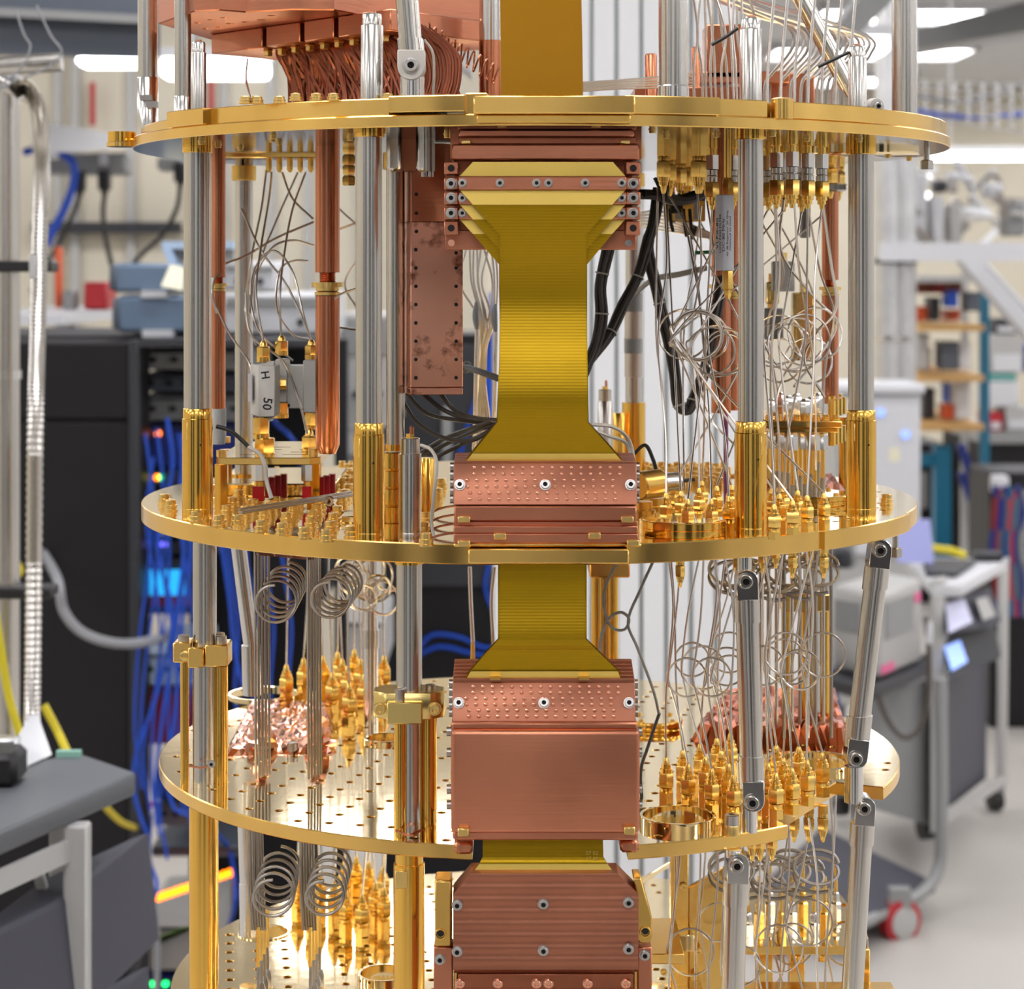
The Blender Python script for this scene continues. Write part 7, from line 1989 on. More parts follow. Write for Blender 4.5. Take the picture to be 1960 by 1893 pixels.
# ------------------------------------------------------------------ lower right bracket with posts (below plate C)
zs2 = ZZ(1812, -0.06)
p_ = lambda px, py: onz(px, py, zs2)
out2 = [p_(1420, 1812), p_(1640, 1812), p_(1662, 1795), p_(1655, 1770), p_(1600, 1700), p_(1430, 1700)]
o2 = [(v.x, v.y) for v in out2]
hol = [circle(p_(px, py).x, p_(px, py).y, 0.0034, 12) for px, py in ((1583, 1728), (1600, 1748), (1612, 1766), (1610, 1732), (1634, 1785))]
t = thing('bracket_shelf', 'polished gold bracket shelf low at the right on gold legs', 'shelf', p_(1540, 1780))
me = flat_mesh('shelf_plate', o2, clean_holes(o2, hol, 0.001), zs2 - 0.0052, zs2, ('gold_rim', 'gold_top'), 0.0005, off=ROOT_LOC[t.name])
o = link(bpy.data.objects.new('shelf_plate', me)); o.parent = t
for px, y in ((1465, -0.03), (1526, -0.04), (1651, -0.05)):
    b = MB(); x = XX(px, y); b.bx(x - 0.0048, x + 0.0048, y, y + 0.01, 0.82, zs2 - 0.005); part(b, 'leg', 'gold_rim', t, bevel=0.0006)
b = MB(); b.bx(XX(1400, -0.05), XX(1700, -0.05), -0.08, -0.06, ZZ(1896, -0.07) - 0.006, ZZ(1889, -0.07)); part(b, 'lower_deck', 'gold_rim', t, bevel=0.0006)
for k in range(9):
    px = 1432 + 21 * k; y = -0.04 + 0.022 * (k % 3); x = XX(px, y)
    lathe_part(x, y, [(0.0036, zs2), (0.0036, zs2 + 0.008), (0.0026, zs2 + 0.009), (0.0026, zs2 + 0.014), (0.0012, zs2 + 0.016)], 'gold_connector' if k % 2 else 'steel_bright', 'connector', t, n=6)
    lathe_part(x, y, [(0.0012, zs2 + 0.015), (0.0012, zs2 + 0.032)], 'gold_connector', 'gold_section', t, n=8)
for px in (1528, 1575):
    piece(SB, 'bolt', t, Vector((XX(px, -0.055), -0.055, zs2 - 0.0105)))
# vertical gold bracket plates, lower right of ribbed clamp
t = thing('upright_bracket', 'upright gold bracket plate right of the ribbed clamp', 'bracket', W(1302, 1893, -0.02))
b = MB(); b.bx(*pb(1284, 1625, 1318, 1990, -0.03, -0.02)); part(b, 'upright_plate', 'gold_rim', t, bevel=0.0006)
b = MB(); b.prism([W(1318, 1700, -0.026), W(1390, 1660, -0.026), W(1390, 1900, -0.026), W(1318, 1960, -0.026)], (0, 0.006, 0)); part(b, 'side_wing', 'gold_rim', t, bevel=0.0006)
b = MB(); b.bx(*pb(1242, 1826, 1310, 1846, -0.12, -0.05)); part(b, 'cross_tab', 'gold_rim', t, bevel=0.0006)
b = MB(); b.bx(*pb(1240, 1790, 1330, 1822, -0.05, 0.03)); part(b, 'rear_ledge', 'gold_top', t, bevel=0.0008)
for px, py in ((1308, 1696), (1336, 1820), (1300, 1840), (1330, 1870), (1270, 1860)):
    piece(GSCREW, 'screw', t, W(px, py, -0.031))
b = MB(); b.prism([W(1200, 1700, 0.06), W(1290, 1645, 0.10), W(1290, 1655, 0.10), W(1200, 1712, 0.06)], (0.0, 0.004, 0)); solo(b, 'slanted_gold_bar', 'gold_top', 'slanted gold bar above the upright bracket', 'bar', bevel=0.0004)

# ------------------------------------------------------------------ copper pieces above plate A, right
for (px, y, r, pt, l) in ((1246, -0.05, 0.0038, 103, 'small copper cylinder left of the upper thick steel tube'), (1332, -0.02, 0.0030, 90, 'small copper cylinder right of the upper thick steel tube')):
    x = XX(px, y); t = thing('copper_cylinder', l, 'cylinder', (x, y, ZA2))
    lathe_part(x, y, [(r, ZA2), (r, ZZ(pt, y) - 0.001), (r * 0.85, ZZ(pt, y))], 'copper_rod', 'body', t, n=18)
    lathe_part(x, y, [(r * 1.5, ZA2), (r * 1.5, ZA2 + 0.003)], 'copper_dark', 'base', t, n=18)
t = thing('copper_heat_sink', 'copper block stack behind the upper right coax wires', 'heat sink', W(1380, 180, 0.0))
b = MB(); b.bx(*pb(1352, 46, 1420, 150, 0.0, 0.03)); part(b, 'upper_block', 'copper_rod', t, bevel=0.001)
b = MB(); b.bx(*pb(1320, 136, 1512, 160, 0.0, 0.05)); part(b, 'flange', 'copper', t, bevel=0.001)
b = MB(); b.bx(XX(1215, -0.03), XX(1420, -0.03), -0.03, 0.05, ZA2, ZZ(166, -0.03)); part(b, 'base_block', 'copper_dark', t, bevel=0.001)
b = MB(); b.bx(XX(1455, 0.03), XX(1560, 0.03), 0.03, 0.06, ZA2, ZZ(140, 0.03)); part(b, 'side_block', 'copper', t, bevel=0.001)
# ------------------------------------------------------------------ coax lines and loops
def wire(pts, r, label, m_='coax', name='coax_line', cat='coax line', group=None, sub=5, n=6):
    return solo(MB().tube(smooth_path(pts, sub), r, n), name, m_, label, cat, group)
rw = random.Random(21)
def loop_path(top, bot, c, rad, turns=1, tilt=0.0):
    """Down from top, once or more round a loop centred at c, on down to bot."""
    pts = [Vector(top)]
    start = c + Vector((-rad, 0, 0))
    pts.append(Vector(top).lerp(start, 0.55) + Vector((rw.uniform(-1, 1) * 0.002, 0, 0)))
    n = 12 * turns
    for i in range(n + 1):
        a = pi + 2 * pi * i / 12     # angle in xz plane, going down first
        pts.append(c + Vector((rad * cos(a), tilt * sin(a) + 0.0016 * i / 12, rad * sin(a) * 1.0)))
    end = pts[-1]
    pts.append(end.lerp(Vector(bot), 0.45) + Vector((rw.uniform(-1, 1) * 0.002, 0, 0)))
    pts.append(Vector(bot))
    return pts
Rw = 0.00062
# A - B, right: straight hanging lines into the middle plate connectors
starts = [Vector((XX(px, y), y, ZA0 - 0.040)) for px, y in aS_px] + [p + Vector((0, 0, -0.030)) for p in aG]
tips = sorted([Vector((p.x, p.y, p.z)) for p in tipsBR], key=lambda p: p.x)
starts = sorted(starts, key=lambda p: p.x)
for i, tp in enumerate(tips):
    s0 = starts[int(i * (len(starts) - 1) / (len(tips) - 1))]
    lab = 'thin coax line, ' + nth(i) + ' from left, hanging from the top plate into the middle right connectors'
    if i % 2 == 0:
        mid = s0.lerp(tp, 0.5) + Vector((rw.uniform(-0.006, 0.006), 0, 0))
        wire([s0, s0.lerp(tp, 0.25) + Vector((rw.uniform(-0.004, 0.004), 0, 0)), mid, s0.lerp(tp, 0.8), tp], Rw, lab, group='right coax lines between top and middle plates')
    else:
        cpx = rw.choice([1305, 1335, 1362, 1390, 1480, 1510, 1540, 1565]); cpy = rw.uniform(635, 690)
        c = W(cpx, cpy, (s0.y + tp.y) / 2)
        wire(loop_path(s0, tp, c, rw.uniform(0.0125, 0.0155)), Rw, lab, group='right coax lines between top and middle plates', sub=4)
# extra visible loop rings
for i, (px, py, r_) in enumerate(((1308, 640, 0.0155), (1348, 645, 0.0150), (1372, 672, 0.0165), (1490, 650, 0.016), (1522, 660, 0.017), (1560, 640, 0.017), (1492, 690, 0.014), (1548, 690, 0.015))):
    y = -0.06 + 0.015 * (i % 4); c = W(px, py, y)
    lab = 'coiled coax loop, ' + nth(i) + ' listed from left, between the top and middle plates'
    lab = ('left outer coax loop', 'second coax loop', 'low third coax loop', 'coax loop right of the front post', 'coax loop at mid right', 'far right coax loop', 'lower coax loop right of the post', 'lower far right coax loop')[i] + ' tied between the upper plates'
    pts = [c + Vector((r_ * cos(a), 0.002 * sin(3 * a), r_ * sin(a))) for a in [2 * pi * k / 30 for k in range(44)]]
    wire(pts, Rw * 1.1, lab, 'coax_light', 'coax_loop', 'coax loop', 'tied coax loops', sub=2)
# long lines crossing right area
long_ = [([(1260, 300, -0.05), (1258, 420, -0.05), (1256, 640, -0.05), (1270, 760, -0.06), (1275, 940, -0.09)], 'leftmost long coax line right of the ribbon'),
         ([(1342, 395, -0.02), (1330, 500, -0.02), (1310, 620, -0.03), (1308, 800, -0.05), (1310, 935, -0.09)], 'second long coax line right of the ribbon'),
         ([(1545, 390, -0.1), (1570, 520, -0.08), (1596, 600, -0.06), (1580, 700, -0.05), (1575, 795, -0.05)], 'curved coax line sweeping left of the right post'),
         ([(1500, 380, -0.1), (1495, 480, -0.06), (1550, 560, -0.04), (1600, 620, -0.02), (1560, 690, -0.02), (1520, 740, -0.03)], 'thick looping coax line right of the front post'),
         ([(1470, 390, -0.08), (1520, 480, -0.06), (1560, 580, -0.03), (1540, 660, -0.02), (1500, 720, -0.02), (1480, 790, -0.03)], 'crossing coax line right of the front post'),
         ([(1575, 385, -0.12), (1590, 500, -0.1), (1600, 590, -0.09), (1560, 640, -0.08), (1540, 690, -0.06), (1578, 760, -0.05)], 'bright coax line beside the right copper rod'),
         ([(1480, 330, -0.12), (1486, 520, -0.1), (1475, 720, -0.09), (1482, 900, -0.09)], 'straight coax line just right of the front post'),
         ([(1520, 380, -0.14), (1530, 520, -0.12), (1550, 640, -0.1), (1560, 760, -0.08), (1562, 900, -0.07)], 'straight coax line passing the brass amplifier'),
         ([(1456, 420, -0.05), (1500, 520, -0.02), (1470, 620, 0.0), (1490, 760, 0.0)], 'wavy coax line behind the front right post'),
         ([(1330, 700, -0.06), (1360, 800, -0.06), (1420, 865, -0.08)], 'short coax line curving to the right sleeve')]
for i, (pts, l) in enumerate(long_):
    wire([W(*p) for p in pts], Rw * (1.6 if 'thick' in l or 'bright' in l else 1.1), l, 'coax_light' if i % 2 else 'coax', group='long coax lines at right', sub=7)
# sheaf of silver wires left of the copper rod, going right
for i in range(6):
    wire([W(1226, 408 + 5 * i, 0.03), W(1260, 404 + 7 * i, 0.02), W(1300, 420 + 5 * i, 0.01), W(1358, 446 + 2 * i, 0.0)], 0.0008, 'silver wire, ' + nth(i) + ' from top, in the sheaf right of the ribbon clamp', 'coax_light', 'silver_wire', 'wire', 'silver wire sheaf', sub=5)
for i in range(3):
    wire([W(1215, 560 + 3 * i, 0.08), W(1250, 532 + 3 * i, 0.05), W(1300, 522 + 3 * i, 0.02), W(1352, 510 + 3 * i, 0.0)], 0.0009, 'pale wire, ' + nth(i) + ' from top, rising from the taped post to the copper rod', 'cable_white', 'pale_wire', 'wire', 'pale wire sheaf', sub=5)
b = MB(); b.tube([W(1330, 484, -0.02), W(1370, 482, -0.02)], 0.0012, 8); solo(b, 'green_tie', 'green_tie', 'green cable tie at the right copper rod', 'cable tie')

# ------------------------------------------------------------------ dark cable bundles
def bundle(label, pts, n, r, spread, m_='cable_grey', tie=(), group='dark cable bundles', cat='cable bundle'):
    P = smooth_path([W(*p) for p in pts], 8)
    t = thing('cable_bundle', label, cat, P[-1], group)
    for k in range(n):
        a = 2 * pi * k / n; 
        off = Vector((cos(a), sin(a) * 0.8, sin(a) * 0.2)) * spread
        b = MB(); b.tube([p + off * (1 + 0.15 * sin(i * 0.4 + k)) for i, p in enumerate(P)], r, 7); part(b, 'cable', m_, t)
    for u in tie:
        i = int(u * (len(P) - 1)); ax = (P[min(i + 1, len(P) - 1)] - P[i - 1]).normalized()
        b = MB(); b.torus(P[i], spread + r * 1.05, 0.0006, axis=ax, n=18, m=5); part(b, 'cable_tie', 'cable_white', t)
bundle('dark bundle running down in a long V right of the ribbon', [(1262, 360, -0.02), (1250, 430, -0.03), (1240, 480, -0.03), (1258, 560, -0.03), (1278, 640, -0.03), (1292, 720, -0.03), (1300, 775, -0.03), (1316, 788, -0.03), (1334, 750, -0.025), (1356, 680, -0.02), (1370, 600, -0.02), (1382, 530, -0.01)], 4, 0.0016, 0.0024, tie=(0.3, 0.55, 0.7))
bundle('dark bundle slanting from the V down behind the ribbon', [(1242, 460, -0.03), (1220, 530, -0.035), (1190, 590, -0.04), (1160, 650, -0.05), (1120, 700, -0.06)], 4, 0.0016, 0.0023, tie=(0.25, 0.7))
bundle('dark bundle hanging below the copper clamp right of the ribbon', [(1166, 470, -0.06), (1150, 540, -0.06), (1152, 600, -0.06), (1140, 660, -0.06), (1110, 730, -0.07)], 4, 0.0016, 0.0024, tie=(0.2, 0.5))
bundle('black sleeve bundle above the gold amplifier box', [(1222, 372, -0.05), (1262, 374, -0.04), (1300, 384, -0.03), (1340, 372, -0.02)], 3, 0.0030, 0.0026, 'cable_black')
bundle('dark bundle left of the ribbon beside the copper filter box', [(889, 702, -0.02), (920, 712, -0.04), (965, 728, -0.06)], 3, 0.0015, 0.0020, tie=(0.1,))
for i, pts in enumerate(([(772, 770, -0.08), (800, 810, -0.08), (850, 838, -0.09), (905, 842, -0.1), (955, 812, -0.12)], [(778, 752, -0.08), (815, 790, -0.08), (870, 803, -0.09), (950, 812, -0.11)], [(808, 752, -0.09), (850, 785, -0.09), (900, 803, -0.1), (955, 806, -0.12)], [(842, 752, -0.1), (870, 785, -0.1), (910, 800, -0.11), (960, 805, -0.13)],
                         [(812, 872, -0.05), (870, 842, -0.08), (950, 810, -0.12)], [(820, 882, -0.05), (885, 850, -0.08), (960, 816, -0.12)], [(806, 866, -0.05), (860, 835, -0.08), (945, 806, -0.12)])):
    wire([W(*p) for p in pts], 0.0014, 'dark grey cable, ' + nth(i) + ' counted from left, gathering behind the ribbon flare', 'cable_grey', 'grey_cable', 'cable', 'grey cables left of the ribbon', sub=6, n=7)
for i in range(3):
    wire([W(1253 + 8 * i, 340, -0.05), W(1262 + 6 * i, 360, -0.05), W(1268 + 4 * i, 385, -0.05)], 0.0012, 'short black lead, ' + nth(i) + ' from left, near the black sleeve bundle', 'cable_black', 'black_lead', 'cable', 'short black leads')
for i, (px, py) in enumerate(((1282, 430), (1308, 440), (1320, 445))):
    wire([W(px, 400, 0.0), W(px + 2, 425, 0.0), W(px + 6, py + 12, 0.005)], 0.0012, 'thin black lead, ' + nth(i) + ' from left, below the gold amplifier box', 'cable_black', 'black_lead', 'cable', 'leads below the amplifier')

# ------------------------------------------------------------------ left coax arcs above the bracket shelf
arcs = [([(504, 655, -0.07), (490, 560, -0.06), (500, 470, -0.04), (515, 380, 0.0), (520, 330, 0.03)], 'coax arc rising from the H 50 isolator'),
        ([(538, 645, -0.04), (536, 560, -0.04), (545, 480, -0.02), (560, 400, 0.0), (585, 330, 0.02)], 'coax arc rising from the middle isolator neck'),
        ([(596, 652, -0.04), (580, 600, -0.04), (560, 520, -0.03), (525, 480, -0.03), (490, 510, -0.03), (480, 570, -0.04), (500, 640, -0.05), (560, 690, -0.03)], 'coax arc curling left from the right isolator end'),
        ([(415, 600, -0.04), (406, 555, -0.04), (425, 510, -0.03), (470, 490, -0.02), (530, 455, -0.01), (600, 425, 0.0)], 'coax arc reaching left past the grey rear post'),
        ([(415, 590, -0.05), (440, 640, -0.05), (475, 690, -0.05), (484, 720, -0.06)], 'coax line dropping left into the isolators'),
        ([(470, 560, -0.04), (480, 640, -0.05), (540, 690, -0.05), (570, 760, -0.06), (588, 830, -0.06)], 'long coax line crossing in front of the isolators'),
        ([(462, 400, 0.0), (500, 480, -0.02), (545, 540, -0.02), (575, 600, -0.03), (592, 640, -0.03)], 'coax diagonal behind the grey rear post'),
        ([(510, 325, 0.03), (500, 400, 0.02), (480, 500, 0.0), (470, 600, 0.0), (490, 660, -0.03)], 'coax line from the hanger bar down left'),
        ([(540, 330, 0.03), (560, 380, 0.02), (600, 420, 0.01)], 'short coax line behind the thick copper rod top'),
        ([(570, 330, 0.03), (530, 420, 0.02), (490, 520, 0.0), (478, 600, -0.02)], 'coax line crossing the arcs at left'),
        ([(600, 470, 0.0), (560, 460, -0.01), (520, 475, -0.02), (490, 530, -0.02), (486, 600, -0.03)], 'flat coax arc entering from the thick copper rod'),
        ([(590, 500, -0.02), (560, 500, -0.02), (535, 520, -0.02), (530, 590, -0.03), (560, 640, -0.03), (592, 650, -0.03)], 'small inner coax arc above the right isolator'),
        ([(650, 400, 0.05), (700, 460, 0.05), (660, 540, 0.05), (690, 600, 0.05)], 'bent wire between the thick copper rod and the post'),
        ([(645, 440, 0.05), (690, 420, 0.05), (700, 380, 0.05)], 'kinked wire right of the thick copper rod'),
        ([(620, 620, -0.06), (640, 625, -0.05), (690, 632, -0.04)], 'thin straight wire crossing right of the thick copper rod'),
        ([(640, 572, -0.09), (655, 562, -0.09), (690, 550, -0.09)], 'thin wire leaving the gold nut of the thick copper rod'),
        ([(505, 220, 0.06), (540, 275, 0.06), (580, 230, 0.06)], 'thin wire looped below the top plate at left'),
        ([(530, 235, 0.06), (545, 285, 0.06), (600, 240, 0.06)], 'second thin wire looped below the top plate at left')]
for i, (pts, l) in enumerate(arcs):
    wire([W(*p) for p in pts], 0.00075, l, 'coax', group='coax arcs at left', sub=8)
# wires behind ribbon left (around x 890-950)
for i in range(9):
    x0 = 892 + 7 * i
    wire([W(x0, 478, 0.0), W(x0 + rw.uniform(-16, 16), 540, 0.0), W(915 + 4 * i, 610, 0.0), W(918 + 3 * (i % 5), 700, 0.01), W(905 + 5 * i, 860, 0.03)], 0.0007, 'thin silver wire, ' + nth(i) + ' from left, hanging between filter box and ribbon', 'coax_light', 'thin_wire', 'wire', 'wires between filter box and ribbon')
for i, (px, py) in enumerate(((912, 605), (948, 610))):
    t = thing('wire_splice', ('left', 'right')[i] + ' clear taped wire splice beside the ribbon', 'splice', W(px, py + 25, -0.01))
    b = MB(); b.tube(smooth_path([W(px, py - 28, -0.01), W(px - 2, py, -0.01), W(px + 1, py + 28, -0.01)], 4), [0.0010 + 0.0012 * sin(pi * k / 8) for k in range(9)], 8); part(b, 'tape_body', 'clear_tape', t)
    b = MB(); b.tube([W(px + 1, py + 25, -0.01), W(px - 4, 870, 0.0)], 0.0014, 8); part(b, 'twisted_lead', 'coax_light', t)

# ------------------------------------------------------------------ rod bundles and helical coils, left
def rod_bundle(label, px0, px1, pyA, pyB, yA, yB, n, r=0.0008, dpx=0, ztop=None, zbot=None):
    t = thing('rod_bundle', label, 'rod bundle', W((px0 + px1) / 2, pyB, yB), 'parallel coax rod bundles')
    for k in range(n):
        u = k / (n - 1)
        pxa = px0 + (px1 - px0) * u; dy = 0.012 * u
        b = MB(); b.tube([Vector((XX(pxa, yA + dy), yA + dy, ztop)) if ztop else W(pxa, pyA, yA + dy), W(pxa + dpx * (0.3 if u < 0.5 else 0.5), (pyA + pyB) / 2 + 20, (yA + yB) / 2 + dy), Vector((XX(pxa + dpx, yB + dy), yB + dy, zbot)) if zbot else W(pxa + dpx, pyB, yB + dy)], r, 7); part(b, 'rod', 'steel_dark', t)
rod_bundle('left bundle of parallel grey rods below the middle plate', 488, 514, 1060, 1440, -0.13, -0.10, 5, dpx=2, ztop=ZB0, zbot=ZC1 + 0.003)
rod_bundle('right bundle of parallel grey rods below the middle plate', 589, 612, 1068, 1430, -0.15, -0.10, 5, dpx=2, ztop=ZB0, zbot=ZC1 + 0.003)
rod_bundle('left bundle of parallel grey rods below the lower plate', 474, 500, 1570, 1780, -0.12, -0.11, 6, dpx=8, ztop=ZC0)
rod_bundle('right bundle of parallel grey rods below the lower plate', 574, 598, 1590, 1780, -0.13, -0.11, 6, dpx=6, ztop=ZC0)
for i, px in enumerate((494, 594)):
    for k in range(4):
        p = W(px + 6 * k, 1812 - 12 * k, -0.11 + 0.02 * k)
        t = thing('rod_end_fitting', 'gold tipped rod end, ' + nth(i * 4 + k) + ' from left, on the bottom plate', 'fitting', p, 'rod ends on the bottom plate')
        lathe_part(p.x, p.y, [(0.0012, p.z + 0.012), (0.0012, p.z - 0.012)], 'gold_connector', 'gold_section', t, n=8)
        zz = max(ZD1 + 0.012, p.z - 0.030)
        lathe_part(p.x, p.y, [(0.0030, ZD1 + 0.006), (0.0030, zz), (0.0018, zz + 0.004)], 'steel', 'nut', t, n=6)
        lathe_part(p.x, p.y, [(0.0038, ZD1), (0.0038, ZD1 + 0.006)], 'gold_connector', 'seat', t, n=6)
        b = MB(); b.tube([Vector((p.x, p.y, p.z - 0.012)), Vector((p.x, p.y, zz))], 0.0010, 6); part(b, 'stem', 'steel_dark', t)
def coil(label, px, py, y, rpx, turns, dpx, dpy, dy, r=0.0013, m_='steel_dark', lead=True):
    c0 = W(px, py, y); rad = rpx * (CD + y) / F
    pts = []
    N = turns * 26
    for i in range(N + 1):
        u = i / N; a = 2 * pi * turns * u + pi / 2
        c = W(px + dpx * u, py + dpy * u, y + dy * u)
        pts.append(c + Vector((rad * cos(a), 0, rad * sin(a))))
    t = thing('coax_coil', label, 'coil', c0, 'helical coax coils')
    b = MB(); b.tube(pts, r, 8); part(b, 'helix', m_, t)
    return t
coil('left helical coil of stiff coax below the middle plate', 526, 1158, -0.13, 38, 5, 26, -46, 0.06, r=0.0009)
coil('right helical coil of stiff coax below the middle plate', 630, 1150, -0.15, 36, 5, 30, -36, 0.07, r=0.0009)
coil('left helical coil of stiff coax below the lower plate', 522, 1722, -0.14, 38, 5, 16, -66, 0.05, r=0.0010)
coil('right helical coil of stiff coax below the lower plate', 620, 1722, -0.15, 36, 5, 18, -68, 0.05, r=0.0010)
# small silver loops behind
for i in range(9):
    px = 668 + 9 * i; py = 1078 + 18 * ((i * 5) % 4) + 12; y = 0.02 + 0.01 * (i % 3)
    c = W(px, py, y); r_ = 0.009 + 0.003 * (i % 3)
    ax = Vector((0.6 * sin(i), 1, 0.2)).normalized(); u = ax.orthogonal().normalized(); v = ax.cross(u)
    wire([c + (u * cos(a) + v * sin(a)) * r_ for a in [2 * pi * k / 24 for k in range(30)]], 0.0009, 'small silver coax loop, ' + nth(i) + ' from left, under the middle plate', 'coax_light', 'coax_loop', 'coax loop', 'small silver loops', sub=2)
# vertical lines into the left connector clusters
for tips_, zt_, nm in ((tipsCL, ZB0, 'lower'), (tipsDL, ZC0, 'bottom')):
    for i, tp in enumerate(sorted(tips_, key=lambda p: p.x)):
        top = Vector((tp.x + rw.uniform(-0.006, 0.006), tp.y, zt_))
        wire([top, top.lerp(tp, 0.4) + Vector((rw.uniform(-0.003, 0.003), 0, 0)), tp], 0.0008, 'upright coax line, ' + nth(i) + ' from left, into the left connectors of the %s plate' % nm, 'coax_light', 'coax_line', 'coax line', 'left coax lines into the %s plate' % nm)
# rear steel post in left cluster
x = XX(710, 0.06); t = thing('rear_post', 'pale steel post among the small silver loops', 'support post', (x, 0.06, ZC1))
lathe_part(x, 0.06, [(0.005, ZC1), (0.005, ZB0)], 'steel_bright', 'tube', t); lathe_part(x, 0.06, [(0.0058, ZZ(1240, 0.06)), (0.0058, ZZ(1205, 0.06))], 'steel', 'ring', t)
for i, (px, pt) in enumerate(((905, 1228), (945, 1238))):
    y = 0.06; x = XX(px, y)
    t = thing('taped_lead', ('left', 'right')[i] + ' taped lead with gold tip beside the lower ribbon', 'lead', (x, y, ZC1))
    lathe_part(x, y, [(0.0036, ZC1), (0.0040, ZC1 + 0.012), (0.0028, ZC1 + 0.018), (0.0014, ZZ(pt, y))], 'gold_connector', 'gold_tip', t, n=8)
    b = MB(); b.tube(smooth_path([Vector((x, y, ZZ(pt, y))), W(px - 4, 1150, y), W(px - 6 + 8 * i, 1085, y)], 5), 0.0014, 7); part(b, 'twisted_lead', 'coax_light', t)

# ------------------------------------------------------------------ B - C and C - D right: looped lines
tips = sorted(tipsCR, key=lambda p: p.x)
for i, tp in enumerate(tips):
    top = Vector((tp.x + rw.uniform(-0.012, 0.012), tp.y - 0.01, ZB0))
    lab = 'looped coax line, ' + nth(i) + ' from left, between the middle and lower plates at right'
    px = 980 + F * (tp.x - CX) / (CD + tp.y)
    c = W(min(1590, max(1300, px + rw.uniform(-12, 30))), rw.uniform(1240, 1300), tp.y)
    wire(loop_path(top, tp, c, rw.uniform(0.0095, 0.0135)) if i % 3 else [top, top.lerp(tp, 0.3) + Vector((0.004, 0, 0)), top.lerp(tp, 0.7), tp], Rw, lab, 'coax' if i % 2 else 'coax_light', group='right coax lines between middle and lower plates', sub=4)
for i in range(16):
    px = 1290 + 21 * i + rw.uniform(-6, 6)
    if 1395 < px < 1425: px += 30
    y = -0.15 + 0.035 * (i % 4)
    top = Vector((XX(px, y), y, ZC0)); bot = W(px + rw.uniform(-25, 25), 1960, y)
    c = W(px + rw.uniform(-10, 25), rw.uniform(1750, 1850), y)
    lab = 'looped coax line, ' + nth(i) + ' from left, below the lower plate at right'
    wire(loop_path(top, bot, c, rw.uniform(0.011, 0.016)) if i % 2 else [top, top.lerp(bot, 0.3) + Vector((0.003, 0, 0)), top.lerp(bot, 0.7), bot], Rw, lab, 'coax' if i % 3 else 'coax_light', group='right coax lines below the lower plate', sub=4)
# thick rod sheaf at right rear between B and C
for i in range(10):
    px = 1456 + 15 * i; y = -0.02 + 0.02 * (i % 3)
    b = MB(); b.tube([Vector((XX(px, y), y, ZB0)), Vector((XX(px, y), y, ZC1 + 0.01))], 0.0013, 7)
    solo(b, 'stiff_coax', 'steel_dark' if i % 2 else 'steel', 'stiff upright coax rod, ' + nth(i) + ' from left, behind the right coil loops', 'coax rod', 'stiff coax rods at right')
for (nm, py0, zz) in (('middle', 1082, ZB0), ('lower', 1632, ZC0)):
    for i in range(7):
        px = 1380 + 27 * i + 20; y = -0.06 + 0.02 * (i % 3); c = W(px, py0 + (12 if i % 2 else 0) + (20 if nm == 'lower' else 0), y)
        wire([c + Vector((0.014 * cos(a), 0.004 * sin(a), 0.0085 * sin(a) - 0.0008 * a)) for a in [2 * pi * k / 18 for k in range(34)]], 0.0011, 'dark coax ring, ' + nth(i) + ' from left, just under the %s plate at right' % nm, 'steel_dark', 'coax_loop', 'coax loop', 'dark rings under the %s plate' % nm, sub=2)
# knot line right of ribbon below B
wire([W(1190, 1060, -0.1), W(1160, 1120, -0.1), W(1156, 1160, -0.1), W(1170, 1200, -0.1), W(1195, 1205, -0.1), W(1204, 1185, -0.1), W(1188, 1172, -0.1), W(1165, 1185, -0.1), W(1150, 1220, -0.1), W(1148, 1260, -0.1)], 0.0009, 'looped pale wire left part of the knot beside the lower ribbon', 'cable_white', 'pale_wire', 'wire', sub=6)
wire([W(1250, 1075, -0.1), W(1225, 1130, -0.1), W(1202, 1190, -0.1), W(1220, 1240, -0.1), W(1250, 1320, -0.09), W(1262, 1370, -0.08)], 0.0009, 'pale wire passing through the knot down to the gold cover', 'cable_white', 'pale_wire', 'wire', sub=6)
wire([W(1262, 1365, -0.08), W(1240, 1430, -0.1), W(1226, 1480, -0.12), W(1232, 1560, -0.14)], 0.0010, 'thin dark green wire crossing the lower plate right of the copper cover', 'cable_grey', 'dark_wire', 'wire')
wire([W(1130, 812, -0.2), W(1175, 818, -0.18), W(1205, 845, -0.16), W(1216, 900, -0.16)], 0.0011, 'upper white wire leaving the ribbon flare at right', 'cable_white', 'pale_wire', 'wire')
wire([W(1130, 822, -0.2), W(1165, 835, -0.18), W(1200, 850, -0.16), W(1212, 905, -0.16)], 0.0011, 'lower white wire leaving the ribbon flare at right', 'cable_white', 'pale_wire', 'wire')
wire([W(1212, 870, -0.12), W(1235, 852, -0.12), W(1250, 880, -0.12), W(1258, 908, -0.12)], 0.0012, 'black tipped wire arching beside the copper clamp', 'cable_black', 'dark_wire', 'wire')

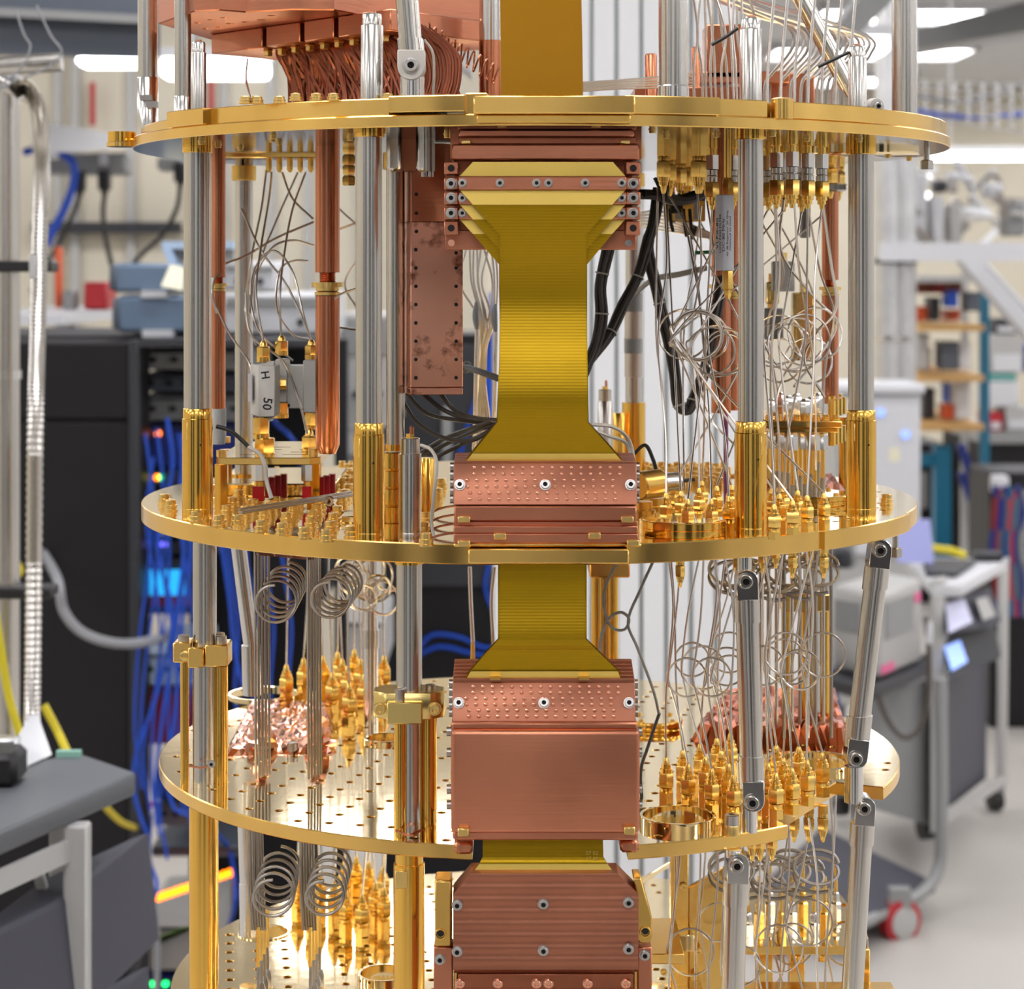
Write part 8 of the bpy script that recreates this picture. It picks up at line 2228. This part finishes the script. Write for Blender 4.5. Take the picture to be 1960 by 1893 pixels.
# ------------------------------------------------------------------ coax fan above plate A, right
for i in range(12):
    px = 1330 + 10 * i + rw.uniform(-3, 3); y = -0.12 + 0.02 * (i % 5)
    wire([W(px + rw.uniform(-30, 20), -60, y), W(px + rw.uniform(-12, 12), 60, y), W(px, 130, y), Vector((XX(px + 3, y), y, ZA2))], 0.0008, 'thin upright coax line, ' + nth(i) + ' from left, above the top plate at right', 'coax_light', 'coax_line', 'coax line', 'upright coax above the top plate', sub=6)
for i in range(16):
    u = i / 15; y = -0.05 + 0.14 * ((i * 7) % 16) / 15
    ex = 1468 + 150 * u
    wire([W(1300 + 60 * u, -40 + 6 * (i % 4), y), W(1420 + 70 * u, 12 + 4 * (i % 5), y), W(ex + 40, 52 + 16 * u, y), W(ex + 48, 92 + 12 * u, y), W(ex + 10, 140, y), W(ex - 4, 165, y), Vector((XX(ex - 6, y), y, ZA2))], 0.0011, 'curved stiff coax, ' + nth(i) + ' from left, bending down onto the top plate at right', 'coax' if i % 3 else 'steel_dark', 'curved_coax', 'coax line', 'curved coax fan', sub=6, n=7)
for i in range(7):
    y = -0.16 + 0.01 * i; px = 1470 + 26 * i
    wire([W(px + 16, -50, y), W(px + 6, 60, y), W(px, 130, y), Vector((XX(px - 2, y), y, ZA2))], 0.0009, 'straight coax line, ' + nth(i) + ' from left, in front of the curved coax fan', 'coax_light', 'coax_line', 'coax line', 'straight coax in front of the fan', sub=5)
wire([W(1362, 86, -0.16), W(1390, 70, -0.16), W(1412, 54, -0.16)], 0.0011, 'upper black cable tie on the right coax lines', 'cable_black', 'black_tie', 'cable tie')
wire([W(1566, 128, -0.14), W(1600, 112, -0.14), W(1625, 100, -0.14)], 0.0011, 'lower black cable tie beside the right stub', 'cable_black', 'black_tie', 'cable tie')
for i in range(5):
    wire([W(1116, 158 + 4 * i, -0.12), W(1180, 154 + 4 * i, -0.1), W(1250, 148 + 5 * i, -0.08), W(1330, 140 + 6 * i, -0.06)], 0.0006, 'flat grey wire, ' + nth(i) + ' from top, running right from the amber ribbon', 'coax', 'grey_wire', 'wire', 'grey wires right of the amber ribbon')
